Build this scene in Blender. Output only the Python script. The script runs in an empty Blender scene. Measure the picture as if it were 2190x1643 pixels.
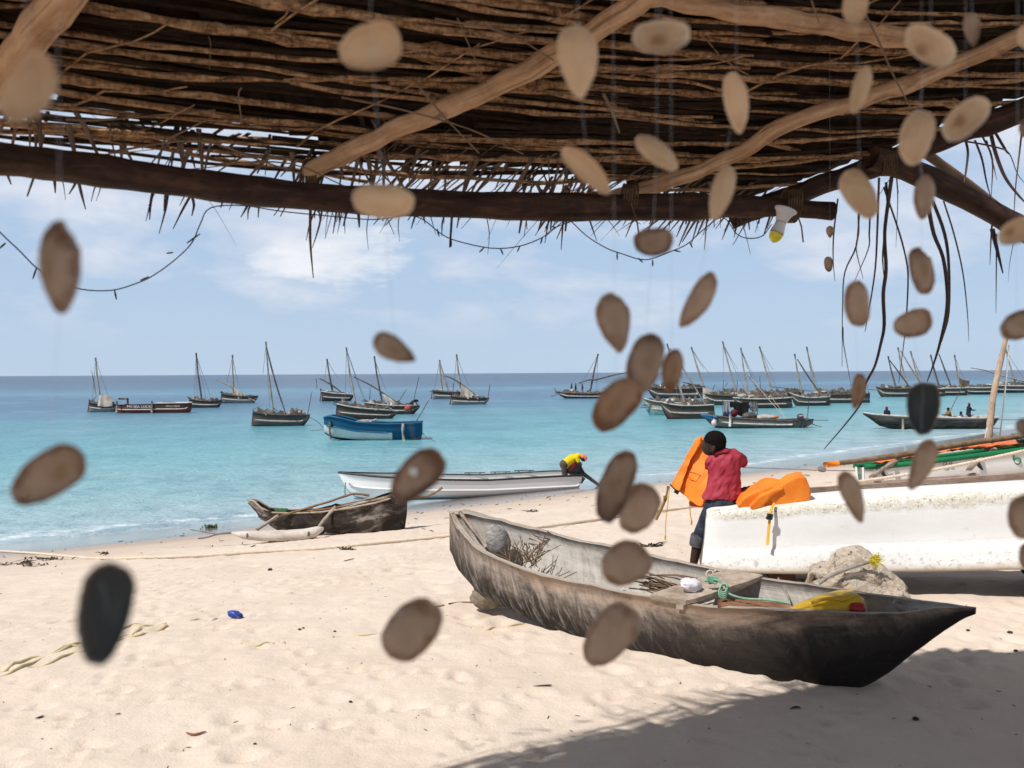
import bpy, math, random
import numpy as np
from mathutils import Vector, Matrix
R = math.radians
scene = bpy.context.scene
col = scene.collection

# ------------------------------------------------------------------ camera
F_PX, CX, CY = 1897.0, 1095.0, 821.5          # the photograph's focal length and centre, in its own pixels
CAM = np.array([0.0, 0.0, 1.6])
pitch, roll = -math.atan(24.0 / F_PX), 13.0 / 2190.0
Fw = np.array([0.0, math.cos(pitch), math.sin(pitch)])
U0 = np.array([0.0, -math.sin(pitch), math.cos(pitch)])
X0 = np.array([1.0, 0.0, 0.0])
Rt = X0 * math.cos(roll) - U0 * math.sin(roll)
Up = U0 * math.cos(roll) + X0 * math.sin(roll)
cd = bpy.data.cameras.new('camera')
cam = bpy.data.objects.new('camera', cd)
col.objects.link(cam)
m3 = Matrix((Rt, Up, -Fw)).transposed()
cam.matrix_world = Matrix.Translation(CAM) @ m3.to_4x4()
cd.sensor_width = 36.0
cd.lens = F_PX / 2190.0 * 36.0
cd.clip_start, cd.clip_end = 0.05, 30000.0
cd.dof.use_dof = True
cd.dof.focus_distance = 7.5
cd.dof.aperture_fstop = 4.6
scene.camera = cam

# ------------------------------------------------------------------ light, sky, exposure
SUN = Vector((-1.30, -0.95, 2.3)).normalized()      # towards the sun
sun_el = math.asin(SUN.z)
sd = bpy.data.lights.new('sun', 'SUN')
sd.energy, sd.angle, sd.color = 4.9, R(0.8), (1.0, 0.965, 0.915)
so = bpy.data.objects.new('sun', sd)
col.objects.link(so)
so.rotation_euler = SUN.to_track_quat('Z', 'Y').to_euler()
so.location = (-10, -10, 25)
scene.view_settings.view_transform = 'Standard'
scene.view_settings.look = 'None'
scene.view_settings.exposure = -0.1
scene.view_settings.gamma = 1.0
scene.cycles.use_denoising = True
scene.cycles.max_bounces = 8
scene.cycles.diffuse_bounces = 5
scene.cycles.transparent_max_bounces = 12
scene.cycles.sample_clamp_indirect = 6.0
w = bpy.data.worlds.new('World')
scene.world = w
w.use_nodes = True
nt = w.node_tree
nt.nodes.clear()
N = nt.nodes.new
L = nt.links.new


def mth(nt, op, a, b=None, c=None, clamp=False):
    n = nt.nodes.new('ShaderNodeMath')
    n.operation = op
    n.use_clamp = clamp
    for i, s in enumerate((a, b, c)):
        if s is None:
            continue
        if isinstance(s, (int, float)):
            n.inputs[i].default_value = s
        else:
            nt.links.new(s, n.inputs[i])
    return n.outputs[0]


def ramp(nt, fac, stops, interp='LINEAR'):
    n = nt.nodes.new('ShaderNodeValToRGB')
    cr = n.color_ramp
    cr.interpolation = interp
    while len(cr.elements) < len(stops):
        cr.elements.new(0.5)
    for e, (p, c) in zip(cr.elements, stops):
        e.position = p
        if isinstance(c, (int, float)):
            c = (c, c, c)
        e.color = (c[0], c[1], c[2], 1)
    if fac is not None:
        nt.links.new(fac, n.inputs[0])
    return n.outputs[0]


def mixc(nt, fac, a, b, mode='MIX'):
    n = nt.nodes.new('ShaderNodeMix')
    n.data_type = 'RGBA'
    n.blend_type = mode
    n.clamp_factor = True
    for i, s in ((0, fac), (6, a), (7, b)):
        if isinstance(s, (int, float)):
            n.inputs[i].default_value = s
        elif isinstance(s, tuple):
            n.inputs[i].default_value = (s[0], s[1], s[2], 1)
        else:
            nt.links.new(s, n.inputs[i])
    return n.outputs[2]


def noise(nt, vec, scale, detail=4, rough=0.55, dist=0.0):
    n = nt.nodes.new('ShaderNodeTexNoise')
    n.inputs['Scale'].default_value = scale
    n.inputs['Detail'].default_value = detail
    n.inputs['Roughness'].default_value = rough
    n.inputs['Distortion'].default_value = dist
    if vec is not None:
        nt.links.new(vec, n.inputs['Vector'])
    return n.outputs[0]


def mapping(nt, vec, scale=(1, 1, 1), loc=(0, 0, 0), rot=(0, 0, 0)):
    n = nt.nodes.new('ShaderNodeMapping')
    n.inputs['Scale'].default_value = scale
    n.inputs['Location'].default_value = loc
    n.inputs['Rotation'].default_value = rot
    nt.links.new(vec, n.inputs['Vector'])
    return n.outputs[0]


sky = N('ShaderNodeTexSky')
sky.sky_type = 'NISHITA'
sky.sun_disc = False
sky.sun_elevation = sun_el
sky.sun_rotation = math.atan2(SUN.x, SUN.y)
sky.air_density = 1.0
sky.dust_density = 0.25
sky.ozone_density = 1.0
tc = N('ShaderNodeTexCoord')
sep = N('ShaderNodeSeparateXYZ')
L(tc.outputs['Generated'], sep.inputs[0])
elev = sep.outputs[2]
# clouds: bands of noise by sky direction, flattened towards the horizon
az = mth(nt, 'ARCTAN2', sep.outputs[0], sep.outputs[1])
cv = N('ShaderNodeCombineXYZ')
L(az, cv.inputs[0])
L(mth(nt, 'MULTIPLY', elev, 2.6), cv.inputs[1])
cn = noise(nt, mapping(nt, cv.outputs[0], (3.0, 3.0, 1.0), (3.1, 0.7, 0)), 2.0, 9, 0.58, 0.15)
# one bank of brighter cumulus stands low in the sky to the left of the view
dx = mth(nt, 'MULTIPLY', mth(nt, 'ADD', az, 0.20), 1 / 0.13)
dz = mth(nt, 'MULTIPLY', mth(nt, 'ADD', elev, -0.128), 1 / 0.043)
g = mth(nt, 'EXPONENT', mth(nt, 'MULTIPLY', mth(nt, 'ADD', mth(nt, 'MULTIPLY', dx, dx), mth(nt, 'MULTIPLY', dz, dz)), -1.0))
low = ramp(nt, elev, [(0.0, 1.0), (0.24, 1.0), (0.50, 0.0)])       # the bright hazy part of the sky stands low
high = mth(nt, 'MULTIPLY', mth(nt, 'MULTIPLY', mth(nt, 'ADD', elev, -0.09, clamp=True), 1.5, clamp=True), low)
keepc = ramp(nt, elev, [(0.02, 0.0), (0.085, 1.0), (0.30, 1.0), (0.55, 0.15)])
cs = mth(nt, 'ADD', mth(nt, 'ADD', cn, mth(nt, 'MULTIPLY', g, 0.10)), high)
cmask = mth(nt, 'MULTIPLY', ramp(nt, cs, [(0.50, 0.0), (0.58, 0.30), (0.68, 0.62), (0.80, 0.92)]), keepc)
cu = noise(nt, mapping(nt, cv.outputs[0], (7.5, 9.0, 1.0), (1.3, 4.1, 0)), 1.0, 9, 0.62, 0.1)
cum = mth(nt, 'MULTIPLY', ramp(nt, mth(nt, 'ADD', mth(nt, 'MULTIPLY', cu, 0.75), mth(nt, 'MULTIPLY', g, 0.36)), [(0.61, 0.0), (0.68, 0.50), (0.78, 0.95)]), 1.0)
hz = mixc(nt, ramp(nt, elev, [(0.0, 0.0), (0.20, 1.0)]), (6.9, 8.95, 11.6), (5.8, 8.05, 11.3))
zenith_fill = mixc(nt, mth(nt, 'MULTIPLY', cn, 1.1), sky.outputs[0], (3.0, 2.85, 2.7))           # unseen grey layer overhead, added to warm and neutralise the shade
skyc = mixc(nt, mth(nt, 'MULTIPLY', low, 0.80), zenith_fill, hz)
cloudc = mixc(nt, cn, (6.9, 7.8, 9.8), (11.4, 11.6, 12.2))
fin = mixc(nt, cmask, skyc, cloudc)
fin = mixc(nt, cum, fin, mixc(nt, cu, (9.6, 10.2, 11.2), (12.2, 12.3, 12.6)))
bg = N('ShaderNodeBackground')
bg.inputs[1].default_value = 0.085
L(fin, bg.inputs[0])
wo = N('ShaderNodeOutputWorld')
L(bg.outputs[0], wo.inputs[0])

# ------------------------------------------------------------------ geometry of the view
def ray(u, v):
    return Fw + Rt * ((u - CX) / F_PX) + Up * ((CY - v) / F_PX)


def P(u, v, D):                       # the point at distance D (along y) seen at that pixel of the photograph
    d = ray(u, v)
    return CAM + d * (D / d[1])


def zat(u, v, D):
    return P(u, v, D)[2]


def upx(x, y, z=0.6):
    d = np.array([x, y, z]) - CAM
    return CX + F_PX * d.dot(Rt) / d.dot(Fw)


SEA = -2.4


def W(u, v):                          # on the water
    d = ray(u, v)
    return CAM + d * ((SEA - CAM[2]) / d[2])


def ysh(x):
    x = np.clip(x, -60, 70)
    return 27.8 + 0.75 * x + 0.0045 * x * x


def pshore(x, y):
    return (ysh(x) - y) * 0.8


def ground0(x, y):
    p = pshore(x, y)
    p0 = 16.0 + 0.35 * np.clip(x - 4.0, 0, 40)
    q = np.clip((p0 - p) / 1.2, -40, 40)
    h = -2.4 * (1.2 * np.log1p(np.exp(q))) / (p0 + 1.3)
    return np.maximum(h, -4.5)


rng = np.random.default_rng(7)
_tab = rng.random((256, 256))


def vn(x, y, seed=0):
    x = np.asarray(x, float) + seed * 17.31
    y = np.asarray(y, float) + seed * 9.77
    xi, yi = np.floor(x).astype(int), np.floor(y).astype(int)
    fx, fy = x - xi, y - yi
    fx, fy = fx * fx * (3 - 2 * fx), fy * fy * (3 - 2 * fy)
    a, b = _tab[xi & 255, yi & 255], _tab[(xi + 1) & 255, yi & 255]
    c, d = _tab[xi & 255, (yi + 1) & 255], _tab[(xi + 1) & 255, (yi + 1) & 255]
    return (a + (b - a) * fx) * (1 - fy) + (c + (d - c) * fx) * fy - 0.5


_pits = None


def ground(x, y):
    x = np.asarray(x, float)
    y = np.asarray(y, float)
    h = ground0(x, y)
    p = pshore(x, y)
    dry = np.clip((p - 2.5) / 5.0, 0.08, 1)
    b = 0.022 * vn(x * 0.9, y * 0.9, 1) + 0.012 * vn(x * 2.6, y * 2.6, 2) + 0.017 * vn(x * 5.5, y * 5.5, 3) + 0.011 * vn(x * 11, y * 11, 4) + 0.006 * vn(x * 24, y * 24, 5)
    return h + b * dry


def G(u, v):                          # on the sand
    d = ray(u, v)
    t = 2.0
    lo = None
    for _ in range(4000):
        q = CAM + d * t
        if q[2] <= ground0(q[0], q[1]):
            break
        lo = t
        t *= 1.006
    a, b = (lo or t * 0.99), t
    for _ in range(30):
        m = (a + b) / 2
        q = CAM + d * m
        if q[2] <= ground0(q[0], q[1]):
            b = m
        else:
            a = m
    q = CAM + d * b
    q[2] = float(ground(q[0], q[1]))
    return q


# ------------------------------------------------------------------ mesh helpers
class MB:
    def __init__(s):
        s.v, s.f, s.a, s.sm = [], [], {}, []

    def add(s, v, f, smooth=True, **attrs):
        o = len(s.v)
        s.v.extend([tuple(map(float, p)) for p in v])
        for q in f:
            s.f.append(tuple(i + o for i in q))
            s.sm.append(smooth)
        for k, arr in attrs.items():
            l = s.a.setdefault(k, [])
            l.extend([0.0] * (o - len(l)))
            l.extend([float(z) for z in arr])

    def grid(s, rows, closed=False, flip=False, smooth=True, cap=False, **attrs):
        n, m = len(rows), len(rows[0])
        v = [p for r in rows for p in r]
        f = []
        for i in range(n - 1):
            for j in range(m if closed else m - 1):
                a, b = i * m + j, i * m + (j + 1) % m
                q = (a, b, b + m, a + m)
                f.append(q[::-1] if flip else q)
        if cap:
            f.append(tuple(range(m))[::-1])
            f.append(tuple(range((n - 1) * m, n * m)))
        s.add(v, f, smooth, **attrs)

    def tube(s, pts, r, n=8, flat=1.0, cap=True, twist=0.0, smooth=True, jit=0.0, rnd=None, wood=False):
        pts = [np.asarray(p, float) for p in pts]
        k = len(pts)
        rr = r if isinstance(r, (list, tuple, np.ndarray)) else [r] * k
        rows = []
        up = None
        wa, wx, wy, la = [], [], [], 0.0
        for i, p in enumerate(pts):
            la += np.linalg.norm(p - pts[i - 1]) if i else 0.0
            t = pts[min(i + 1, k - 1)] - pts[max(i - 1, 0)]
            t = t / (np.linalg.norm(t) + 1e-12)
            if up is None:
                up = np.array([0, 0, 1.0]) if abs(t[2]) < 0.9 else np.array([0, 1.0, 0])
            up = up - t * up.dot(t)
            up /= np.linalg.norm(up) + 1e-12
            sd = np.cross(t, up)
            ring = []
            for j in range(n):
                a = 2 * math.pi * j / n + twist * i
                q = rr[i] * (1 + (jit * (rnd.random() - 0.5) if rnd else 0))
                ring.append(p + sd * math.cos(a) * q + up * math.sin(a) * q * flat)
                if wood:
                    wa.append(la)
                    wx.append(math.cos(a) * rr[i])
                    wy.append(math.sin(a) * rr[i])
            rows.append(ring)
        if wood:
            s.grid(rows, closed=True, cap=cap, smooth=smooth, flip=True, wa=wa, wx=wx, wy=wy)
        else:
            s.grid(rows, closed=True, cap=cap, smooth=smooth, flip=True)

    def box(s, c, size, rot=None, bev=0.0):
        c = np.asarray(c, float)
        h = np.asarray(size, float) / 2
        v = [np.array([x, y, z]) * h for x in (-1, 1) for y in (-1, 1) for z in (-1, 1)]
        if rot is not None:
            rm = np.array(rot)
            v = [rm @ p for p in v]
        s.add([c + p for p in v], [(0, 1, 3, 2), (4, 6, 7, 5), (0, 4, 5, 1), (2, 3, 7, 6), (0, 2, 6, 4), (1, 5, 7, 3)], False)

    def ell(s, c, r, rot=None, nu=10, nv=14, amp=0.0, freq=3.0, seed=0, power=1.0):
        c = np.asarray(c, float)
        rows = []
        for i in range(nu + 1):
            th = math.pi * i / nu
            ring = []
            for j in range(nv):
                ph = 2 * math.pi * j / nv
                d = np.array([math.sin(th) * math.cos(ph), math.sin(th) * math.sin(ph), math.cos(th)])
                if power != 1.0:
                    d = np.sign(d) * np.abs(d) ** power
                k = 1.0
                if amp:
                    k += amp * 2 * float(vn(d[0] * freq + 5 + d[2] * 1.7, d[1] * freq + 3 - d[2] * 2.1, seed)) + amp * float(vn(d[0] * freq * 2.7 + d[2] * 4, d[1] * freq * 2.7 + d[2] * 3, seed + 3))
                p = d * np.asarray(r) * k
                if rot is not None:
                    p = np.array(rot) @ p
                ring.append(c + p)
            rows.append(ring)
        s.grid(rows, closed=True, flip=True)

    def build(s, name, mat, parent=None, local=False):
        me = bpy.data.meshes.new(name)
        v = np.array(s.v, float).reshape(-1, 3)
        if parent is not None and not local:
            v = v - np.array(parent.location)
        me.from_pydata([tuple(p) for p in v], [], s.f)
        me.polygons.foreach_set('use_smooth', s.sm)
        for k, l in s.a.items():
            l = l + [0.0] * (len(s.v) - len(l))
            at = me.attributes.new(k, 'FLOAT', 'POINT')
            at.data.foreach_set('value', l)
        me.update()
        ob = bpy.data.objects.new(name, me)
        if mat is not None:
            me.materials.append(mat)
        col.objects.link(ob)
        if parent is not None:
            ob.parent = parent
        return ob


def tag(o, label=None, cat=None, group=None, kind=None):
    if label:
        o['label'] = label
    if cat:
        o['category'] = cat
    if group:
        o['group'] = group
    if kind:
        o['kind'] = kind
    return o


def thing(name, loc, label, cat, group=None):
    o = bpy.data.objects.new(name, None)
    o.location = tuple(map(float, loc))
    o.empty_display_size = 0.1
    col.objects.link(o)
    return tag(o, label, cat, group)


def solo(name, mb, mat, label, cat, group=None, origin=None):
    """a thing that is one mesh, with its origin at its base"""
    v = np.array(s_v(mb))
    if origin is None:
        origin = np.array([(v[:, 0].min() + v[:, 0].max()) / 2, (v[:, 1].min() + v[:, 1].max()) / 2, v[:, 2].min()])
    mb.v = [tuple(p) for p in (v - origin)]
    o = mb.build(name, mat)
    o.location = tuple(map(float, origin))
    return tag(o, label, cat, group)


def s_v(mb):
    return np.array(mb.v, float).reshape(-1, 3)


def capsule(mb, p0, p1, r0, r1, n=12):
    p0, p1 = np.asarray(p0, float), np.asarray(p1, float)
    d = p1 - p0
    ln = np.linalg.norm(d) + 1e-9
    d = d / ln
    pts, rr = [], []
    for a in (-85, -60, -30, 0):
        pts.append(p0 + d * r0 * math.sin(R(a)))
        rr.append(r0 * math.cos(R(a)))
    for a in (0, 30, 60, 85):
        pts.append(p1 + d * r1 * math.sin(R(a)))
        rr.append(r1 * math.cos(R(a)))
    mb.tube(pts, rr, n)


def remeshed(mb, name, mat, parent, voxel, smooth=4, fold=0.0, ffreq=20.0, seed=0):
    """one continuous skin grown over the shapes of a buffer"""
    v = s_v(mb) - (np.array(parent.location) if parent is not None else 0)
    me = bpy.data.meshes.new('tmp')
    me.from_pydata([tuple(p) for p in v], [], mb.f)
    ob = bpy.data.objects.new('tmp', me)
    col.objects.link(ob)
    md = ob.modifiers.new('r', 'REMESH')
    md.mode = 'VOXEL'
    md.voxel_size = voxel
    md.use_smooth_shade = True
    if smooth:
        ms = ob.modifiers.new('s', 'SMOOTH')
        ms.iterations = smooth
        ms.factor = 0.5
    bpy.context.view_layer.update()
    dg = bpy.context.evaluated_depsgraph_get()
    out = bpy.data.meshes.new_from_object(ob.evaluated_get(dg))
    bpy.data.objects.remove(ob)
    bpy.data.meshes.remove(me)
    out.name = name
    if fold:
        n = len(out.vertices)
        co = np.empty(n * 3)
        nn = np.empty(n * 3)
        out.vertices.foreach_get('co', co)
        out.vertices.foreach_get('normal', nn)
        co, nn = co.reshape(-1, 3), nn.reshape(-1, 3)
        k = vn(co[:, 0] * ffreq + co[:, 1] * 7, co[:, 2] * ffreq * 0.45 + co[:, 0] * 4, seed) + 0.5 * vn(co[:, 0] * ffreq * 2.3 - co[:, 2] * ffreq, co[:, 2] * ffreq * 1.2 + co[:, 1] * 9, seed + 2)
        co = co + nn * (k * fold * 2)[:, None]
        out.vertices.foreach_set('co', co.ravel())
    for pl in out.polygons:
        pl.use_smooth = True
    out.materials.clear()
    out.materials.append(mat)
    o = bpy.data.objects.new(name, out)
    col.objects.link(o)
    if parent is not None:
        o.parent = parent
    return o


def interp(x, pts):
    xs = [p[0] for p in pts]
    ys = [p[1] for p in pts]
    if x <= xs[0]:
        return ys[0] + (x - xs[0]) * ((ys[1] - ys[0]) / (xs[1] - xs[0]) if len(xs) > 1 else 0)
    if x >= xs[-1]:
        return ys[-1] + (x - xs[-1]) * ((ys[-1] - ys[-2]) / (xs[-1] - xs[-2]) if len(xs) > 1 else 0)
    return float(np.interp(x, xs, ys))


def spline(pts, n):
    """Catmull-Rom through the points, n samples per span"""
    p = [np.asarray(q, float) for q in pts]
    p = [2 * p[0] - p[1]] + p + [2 * p[-1] - p[-2]]
    out = []
    for i in range(1, len(p) - 2):
        for k in range(n):
            t = k / n
            a, b, c, d = p[i - 1], p[i], p[i + 1], p[i + 2]
            out.append(0.5 * ((2 * b) + (c - a) * t + (2 * a - 5 * b + 4 * c - d) * t * t + (3 * b - a - 3 * c + d) * t ** 3))
    out.append(p[-2])
    return out


# ------------------------------------------------------------------ materials
def base(name, rough=0.8, spec=0.3):
    m = bpy.data.materials.new(name)
    m.use_nodes = True
    t = m.node_tree
    b = t.nodes['Principled BSDF']
    b.inputs['Roughness'].default_value = rough
    b.inputs['Specular IOR Level'].default_value = spec
    return m, t, b


def bump(t, b, h, strength=0.4, dist=0.01):
    n = t.nodes.new('ShaderNodeBump')
    n.inputs['Strength'].default_value = strength
    n.inputs['Distance'].default_value = dist
    t.links.new(h, n.inputs['Height'])
    t.links.new(n.outputs[0], b.inputs['Normal'])


def plain(name, cols, scale=(4, 4, 4), rough=0.8, spec=0.25, bmp=0.3, bd=0.01, ns=1.0, detail=6, fine=None, lo=0.3, hi=0.7):
    """colours spread by noise over the object's own coordinates"""
    m, t, b = base(name, rough, spec)
    tc = t.nodes.new('ShaderNodeTexCoord')
    mp = mapping(t, tc.outputs['Object'], scale)
    nz = noise(t, mp, ns, detail, 0.62, 0.2)
    k = len(cols)
    c = ramp(t, nz, [(lo + (hi - lo) * i / max(1, k - 1), q) for i, q in enumerate(cols)])
    if fine:
        n2 = noise(t, mp, ns * 7.0, 3, 0.6)
        c = mixc(t, mth(t, 'MULTIPLY', ramp(t, n2, [(0.42, 0.0), (0.68, 1.0)]), fine[0]), c, fine[1])
    t.links.new(c, b.inputs['Base Color'])
    if bmp:
        n3 = noise(t, mp, ns * 2.5, 6, 0.65)
        bump(t, b, n3, bmp, bd)
    return m


def attr(t, name):
    n = t.nodes.new('ShaderNodeAttribute')
    n.attribute_name = name
    return n.outputs['Fac']


def polewood(name, cols, crack, rough=0.75, grain=1.0, bmp=0.5, along=1.0):
    """grain, cracks and knots that run along a pole"""
    m, t, b = base(name, rough, 0.22)
    cv = t.nodes.new('ShaderNodeCombineXYZ')
    for i, k in enumerate(('wa', 'wx', 'wy')):
        t.links.new(attr(t, k), cv.inputs[i])
    oi = t.nodes.new('ShaderNodeObjectInfo')
    va = t.nodes.new('ShaderNodeVectorMath')
    va.operation = 'ADD'
    t.links.new(cv.outputs[0], va.inputs[0])
    t.links.new(mth(t, 'MULTIPLY', oi.outputs['Random'], 23.0), va.inputs[1])
    v = va.outputs[0]
    g1 = noise(t, mapping(t, v, (2.5 * along, 45 * grain, 45 * grain)), 1.0, 6, 0.66, 0.5)
    g2 = noise(t, mapping(t, v, (9 * along, 22 * grain, 22 * grain)), 1.0, 5, 0.6, 0.8)
    g3 = noise(t, mapping(t, v, (1.2 * along, 120 * grain, 120 * grain)), 1.0, 4, 0.6, 0.2)
    c = ramp(t, mth(t, 'ADD', mth(t, 'MULTIPLY', g1, 0.6), mth(t, 'MULTIPLY', g2, 0.4)), [(0.34 + 0.32 * i / (len(cols) - 1), q) for i, q in enumerate(cols)])
    ck = ramp(t, g3, [(0.60, 0.0), (0.70, 1.0)])
    c = mixc(t, mth(t, 'MULTIPLY', ck, 0.65), c, crack)
    kn = noise(t, mapping(t, v, (7 * along ** 0.5, 14, 14)), 1.0, 2, 0.5)
    c = mixc(t, mth(t, 'MULTIPLY', ramp(t, kn, [(0.68, 0.0), (0.76, 1.0)]), 0.7), c, crack)
    t.links.new(c, b.inputs['Base Color'])
    bump(t, b, mth(t, 'SUBTRACT', mth(t, 'ADD', g1, mth(t, 'MULTIPLY', g2, 0.8)), mth(t, 'MULTIPLY', ck, 0.5)), bmp, 0.008)
    return m
# ------------------------------------------------------------------ ground: one sheet of sand running under the sea
def steps(a, b, d0, d1):
    out, x = [], a
    while x < b:
        out.append(x)
        x += d0 + (d1 - d0) * ((x - a) / (b - a)) ** 1.2
    return out + [b]


ys = list(-np.array(steps(-2.6, 14, 0.3, 1.6))[1:][::-1]) + steps(2.6, 9.0, 0.024, 0.04) + steps(9.0, 40, 0.05, 0.5)[1:] + steps(40, 160, 0.8, 6)[1:]
xs = steps(-4.0, 5.2, 0.026, 0.026)
xs = list(-np.array(steps(4.03, 140, 0.05, 6))[::-1]) + xs + steps(5.24, 150, 0.05, 5)
X, Y = np.meshgrid(np.array(xs), np.array(ys))
Z = ground(X, Y)
# footprints and scuffs: soft hollows with a raised lip
rp = np.random.default_rng(3)
npit = 900
px_ = rp.uniform(-4.5, 6.0, npit)
py_ = 2.4 + rp.uniform(0, 1, npit) ** 1.3 * 11
pr_ = rp.uniform(0.03, 0.085, npit)
pe_ = rp.uniform(0.5, 1.0, npit)
pa_ = rp.uniform(0, math.pi, npit)
xa, ya = np.array(xs), np.array(ys)
for i in range(npit):
    r3 = pr_[i] * 3.2
    i0, i1 = np.searchsorted(xa, px_[i] - r3), np.searchsorted(xa, px_[i] + r3)
    j0, j1 = np.searchsorted(ya, py_[i] - r3), np.searchsorted(ya, py_[i] + r3)
    if i1 <= i0 or j1 <= j0:
        continue
    dxx, dyy = X[j0:j1, i0:i1] - px_[i], Y[j0:j1, i0:i1] - py_[i]
    ca, sa = math.cos(pa_[i]), math.sin(pa_[i])
    q2 = ((dxx * ca + dyy * sa) / pr_[i]) ** 2 + ((-dxx * sa + dyy * ca) / (pr_[i] * pe_[i])) ** 2
    Z[j0:j1, i0:i1] += pr_[i] * 0.24 * (-np.exp(-q2 * 1.2) + 0.42 * np.exp(-(np.sqrt(q2) - 1.45) ** 2 * 3.5))
trails = [((-3.5, 3.4), (3.2, 5.2)), ((-2.4, 6.5), (0.6, 3.0)), ((-4.0, 5.2), (-0.8, 9.5)), ((0.9, 3.1), (5.5, 4.6)), ((-1.8, 3.2), (-3.2, 9.0)), ((2.2, 3.2), (4.6, 6.0)), ((-0.5, 7.8), (-4.2, 7.2)), ((-3.8, 4.2), (0.2, 5.0))]
for (a0, b0) in trails:
    a0, b0 = np.array(a0), np.array(b0)
    ln_ = np.linalg.norm(b0 - a0)
    dd_ = (b0 - a0) / ln_
    pn_ = np.array([-dd_[1], dd_[0]])
    for k in range(int(ln_ / 0.34)):
        c_ = a0 + dd_ * k * 0.34 + pn_ * (0.07 if k % 2 else -0.07) + rp.normal(0, 0.03, 2)
        for (of, ra, rb, dp) in ((0.055, 0.062, 0.042, 1.0), (-0.07, 0.042, 0.032, 0.9)):
            q0 = c_ + dd_ * of
            i0, i1 = np.searchsorted(xa, q0[0] - 0.25), np.searchsorted(xa, q0[0] + 0.25)
            j0, j1 = np.searchsorted(ya, q0[1] - 0.25), np.searchsorted(ya, q0[1] + 0.25)
            if i1 <= i0 or j1 <= j0:
                continue
            ex, ey = X[j0:j1, i0:i1] - q0[0], Y[j0:j1, i0:i1] - q0[1]
            al, ac = ex * dd_[0] + ey * dd_[1], ex * pn_[0] + ey * pn_[1]
            rr2 = np.sqrt((al / ra) ** 2 + (ac / rb) ** 2)
            Z[j0:j1, i0:i1] += -0.016 * dp / (1 + np.exp((rr2 - 1.0) * 7)) + 0.007 * np.exp(-((rr2 - 1.45) / 0.32) ** 2)
n, m = Y.shape
verts = np.stack([X.ravel(), Y.ravel(), Z.ravel()], 1)
idx = np.arange(n * m).reshape(n, m)
faces = np.stack([idx[:-1, :-1].ravel(), idx[:-1, 1:].ravel(), idx[1:, 1:].ravel(), idx[1:, :-1].ravel()], 1)


def npmesh(name, verts, faces, mat, **attrs):
    me = bpy.data.meshes.new(name)
    me.vertices.add(len(verts))
    me.vertices.foreach_set('co', verts.ravel())
    me.loops.add(faces.size)
    me.loops.foreach_set('vertex_index', faces.ravel().astype(np.int32))
    me.polygons.add(len(faces))
    me.polygons.foreach_set('loop_start', np.arange(0, faces.size, 4, dtype=np.int32))
    me.polygons.foreach_set('use_smooth', np.ones(len(faces), bool))
    me.update(calc_edges=True)
    me.validate()
    for k, l in attrs.items():
        at = me.attributes.new(k, 'FLOAT', 'POINT')
        at.data.foreach_set('value', np.asarray(l, np.float32).ravel())
    me.materials.append(mat)
    o = bpy.data.objects.new(name, me)
    col.objects.link(o)
    return o


def terrain_z(x, y):
    """height of the finished sheet"""
    i = int(np.clip(np.searchsorted(xa, x) - 1, 0, len(xa) - 2))
    j = int(np.clip(np.searchsorted(ya, y) - 1, 0, len(ya) - 2))
    fx, fy = (x - xa[i]) / (xa[i + 1] - xa[i]), (y - ya[j]) / (ya[j + 1] - ya[j])
    return float((Z[j, i] * (1 - fx) + Z[j, i + 1] * fx) * (1 - fy) + (Z[j + 1, i] * (1 - fx) + Z[j + 1, i + 1] * fx) * fy)


def GZ(u, v, dz=0.0):
    q = G(u, v)
    q[2] = terrain_z(q[0], q[1]) + dz
    return q


sand, t, b = base('sand', 0.9, 0.15)
tc = t.nodes.new('ShaderNodeTexCoord')
ob = tc.outputs['Object']
big = noise(t, ob, 0.9, 5, 0.6)
med = noise(t, ob, 9.0, 5, 0.7)
c = ramp(t, big, [(0.35, (0.665, 0.547, 0.447)), (0.65, (0.725, 0.612, 0.512))])
c = mixc(t, mth(t, 'MULTIPLY', ramp(t, med, [(0.5, 0.0), (0.75, 1.0)]), 0.25), c, (0.60, 0.48, 0.385))
gr = noise(t, ob, 260.0, 2, 0.7)
c = mixc(t, mth(t, 'MULTIPLY', ramp(t, gr, [(0.35, 1.0), (0.5, 0.0)]), 0.22), c, (0.42, 0.34, 0.27))
sp = noise(t, ob, 42.0, 3, 0.7)
c = mixc(t, mth(t, 'MULTIPLY', ramp(t, sp, [(0.70, 0.0), (0.76, 1.0)]), 0.7), c, (0.20, 0.14, 0.10))
pa = attr(t, 'shore')
pj = mth(t, 'ADD', pa, mth(t, 'MULTIPLY', mth(t, 'ADD', noise(t, ob, 0.35, 4, 0.6), -0.5), 3.0))
# the tide line's band of shell grit and weed crumbs, then damp and wet sand
band = ramp(t, mth(t, 'DIVIDE', pj, 16.0), [(0.28, 0.0), (0.42, 1.0), (0.62, 1.0), (0.80, 0.0)])
deb = ramp(t, noise(t, mapping(t, ob, (1.0, 2.2, 1.0)), 5.0, 6, 0.75), [(0.58, 0.0), (0.70, 1.0)])
c = mixc(t, mth(t, 'MULTIPLY', mth(t, 'MULTIPLY', band, deb), 0.55), c, (0.36, 0.235, 0.15))
damp = ramp(t, mth(t, 'DIVIDE', pj, 16.0), [(0.0, 1.0), (0.36, 1.0), (0.62, 0.0)])
c = mixc(t, mth(t, 'MULTIPLY', damp, 0.70), c, (0.46, 0.365, 0.295))
wet = ramp(t, mth(t, 'DIVIDE', mth(t, 'ADD', pj, 1.0), 10.0), [(0.42, 1.0), (0.72, 0.0)])
c = mixc(t, mth(t, 'MULTIPLY', wet, 0.85), c, (0.24, 0.205, 0.19))
L2 = t.links.new
L2(c, b.inputs['Base Color'])
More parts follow.
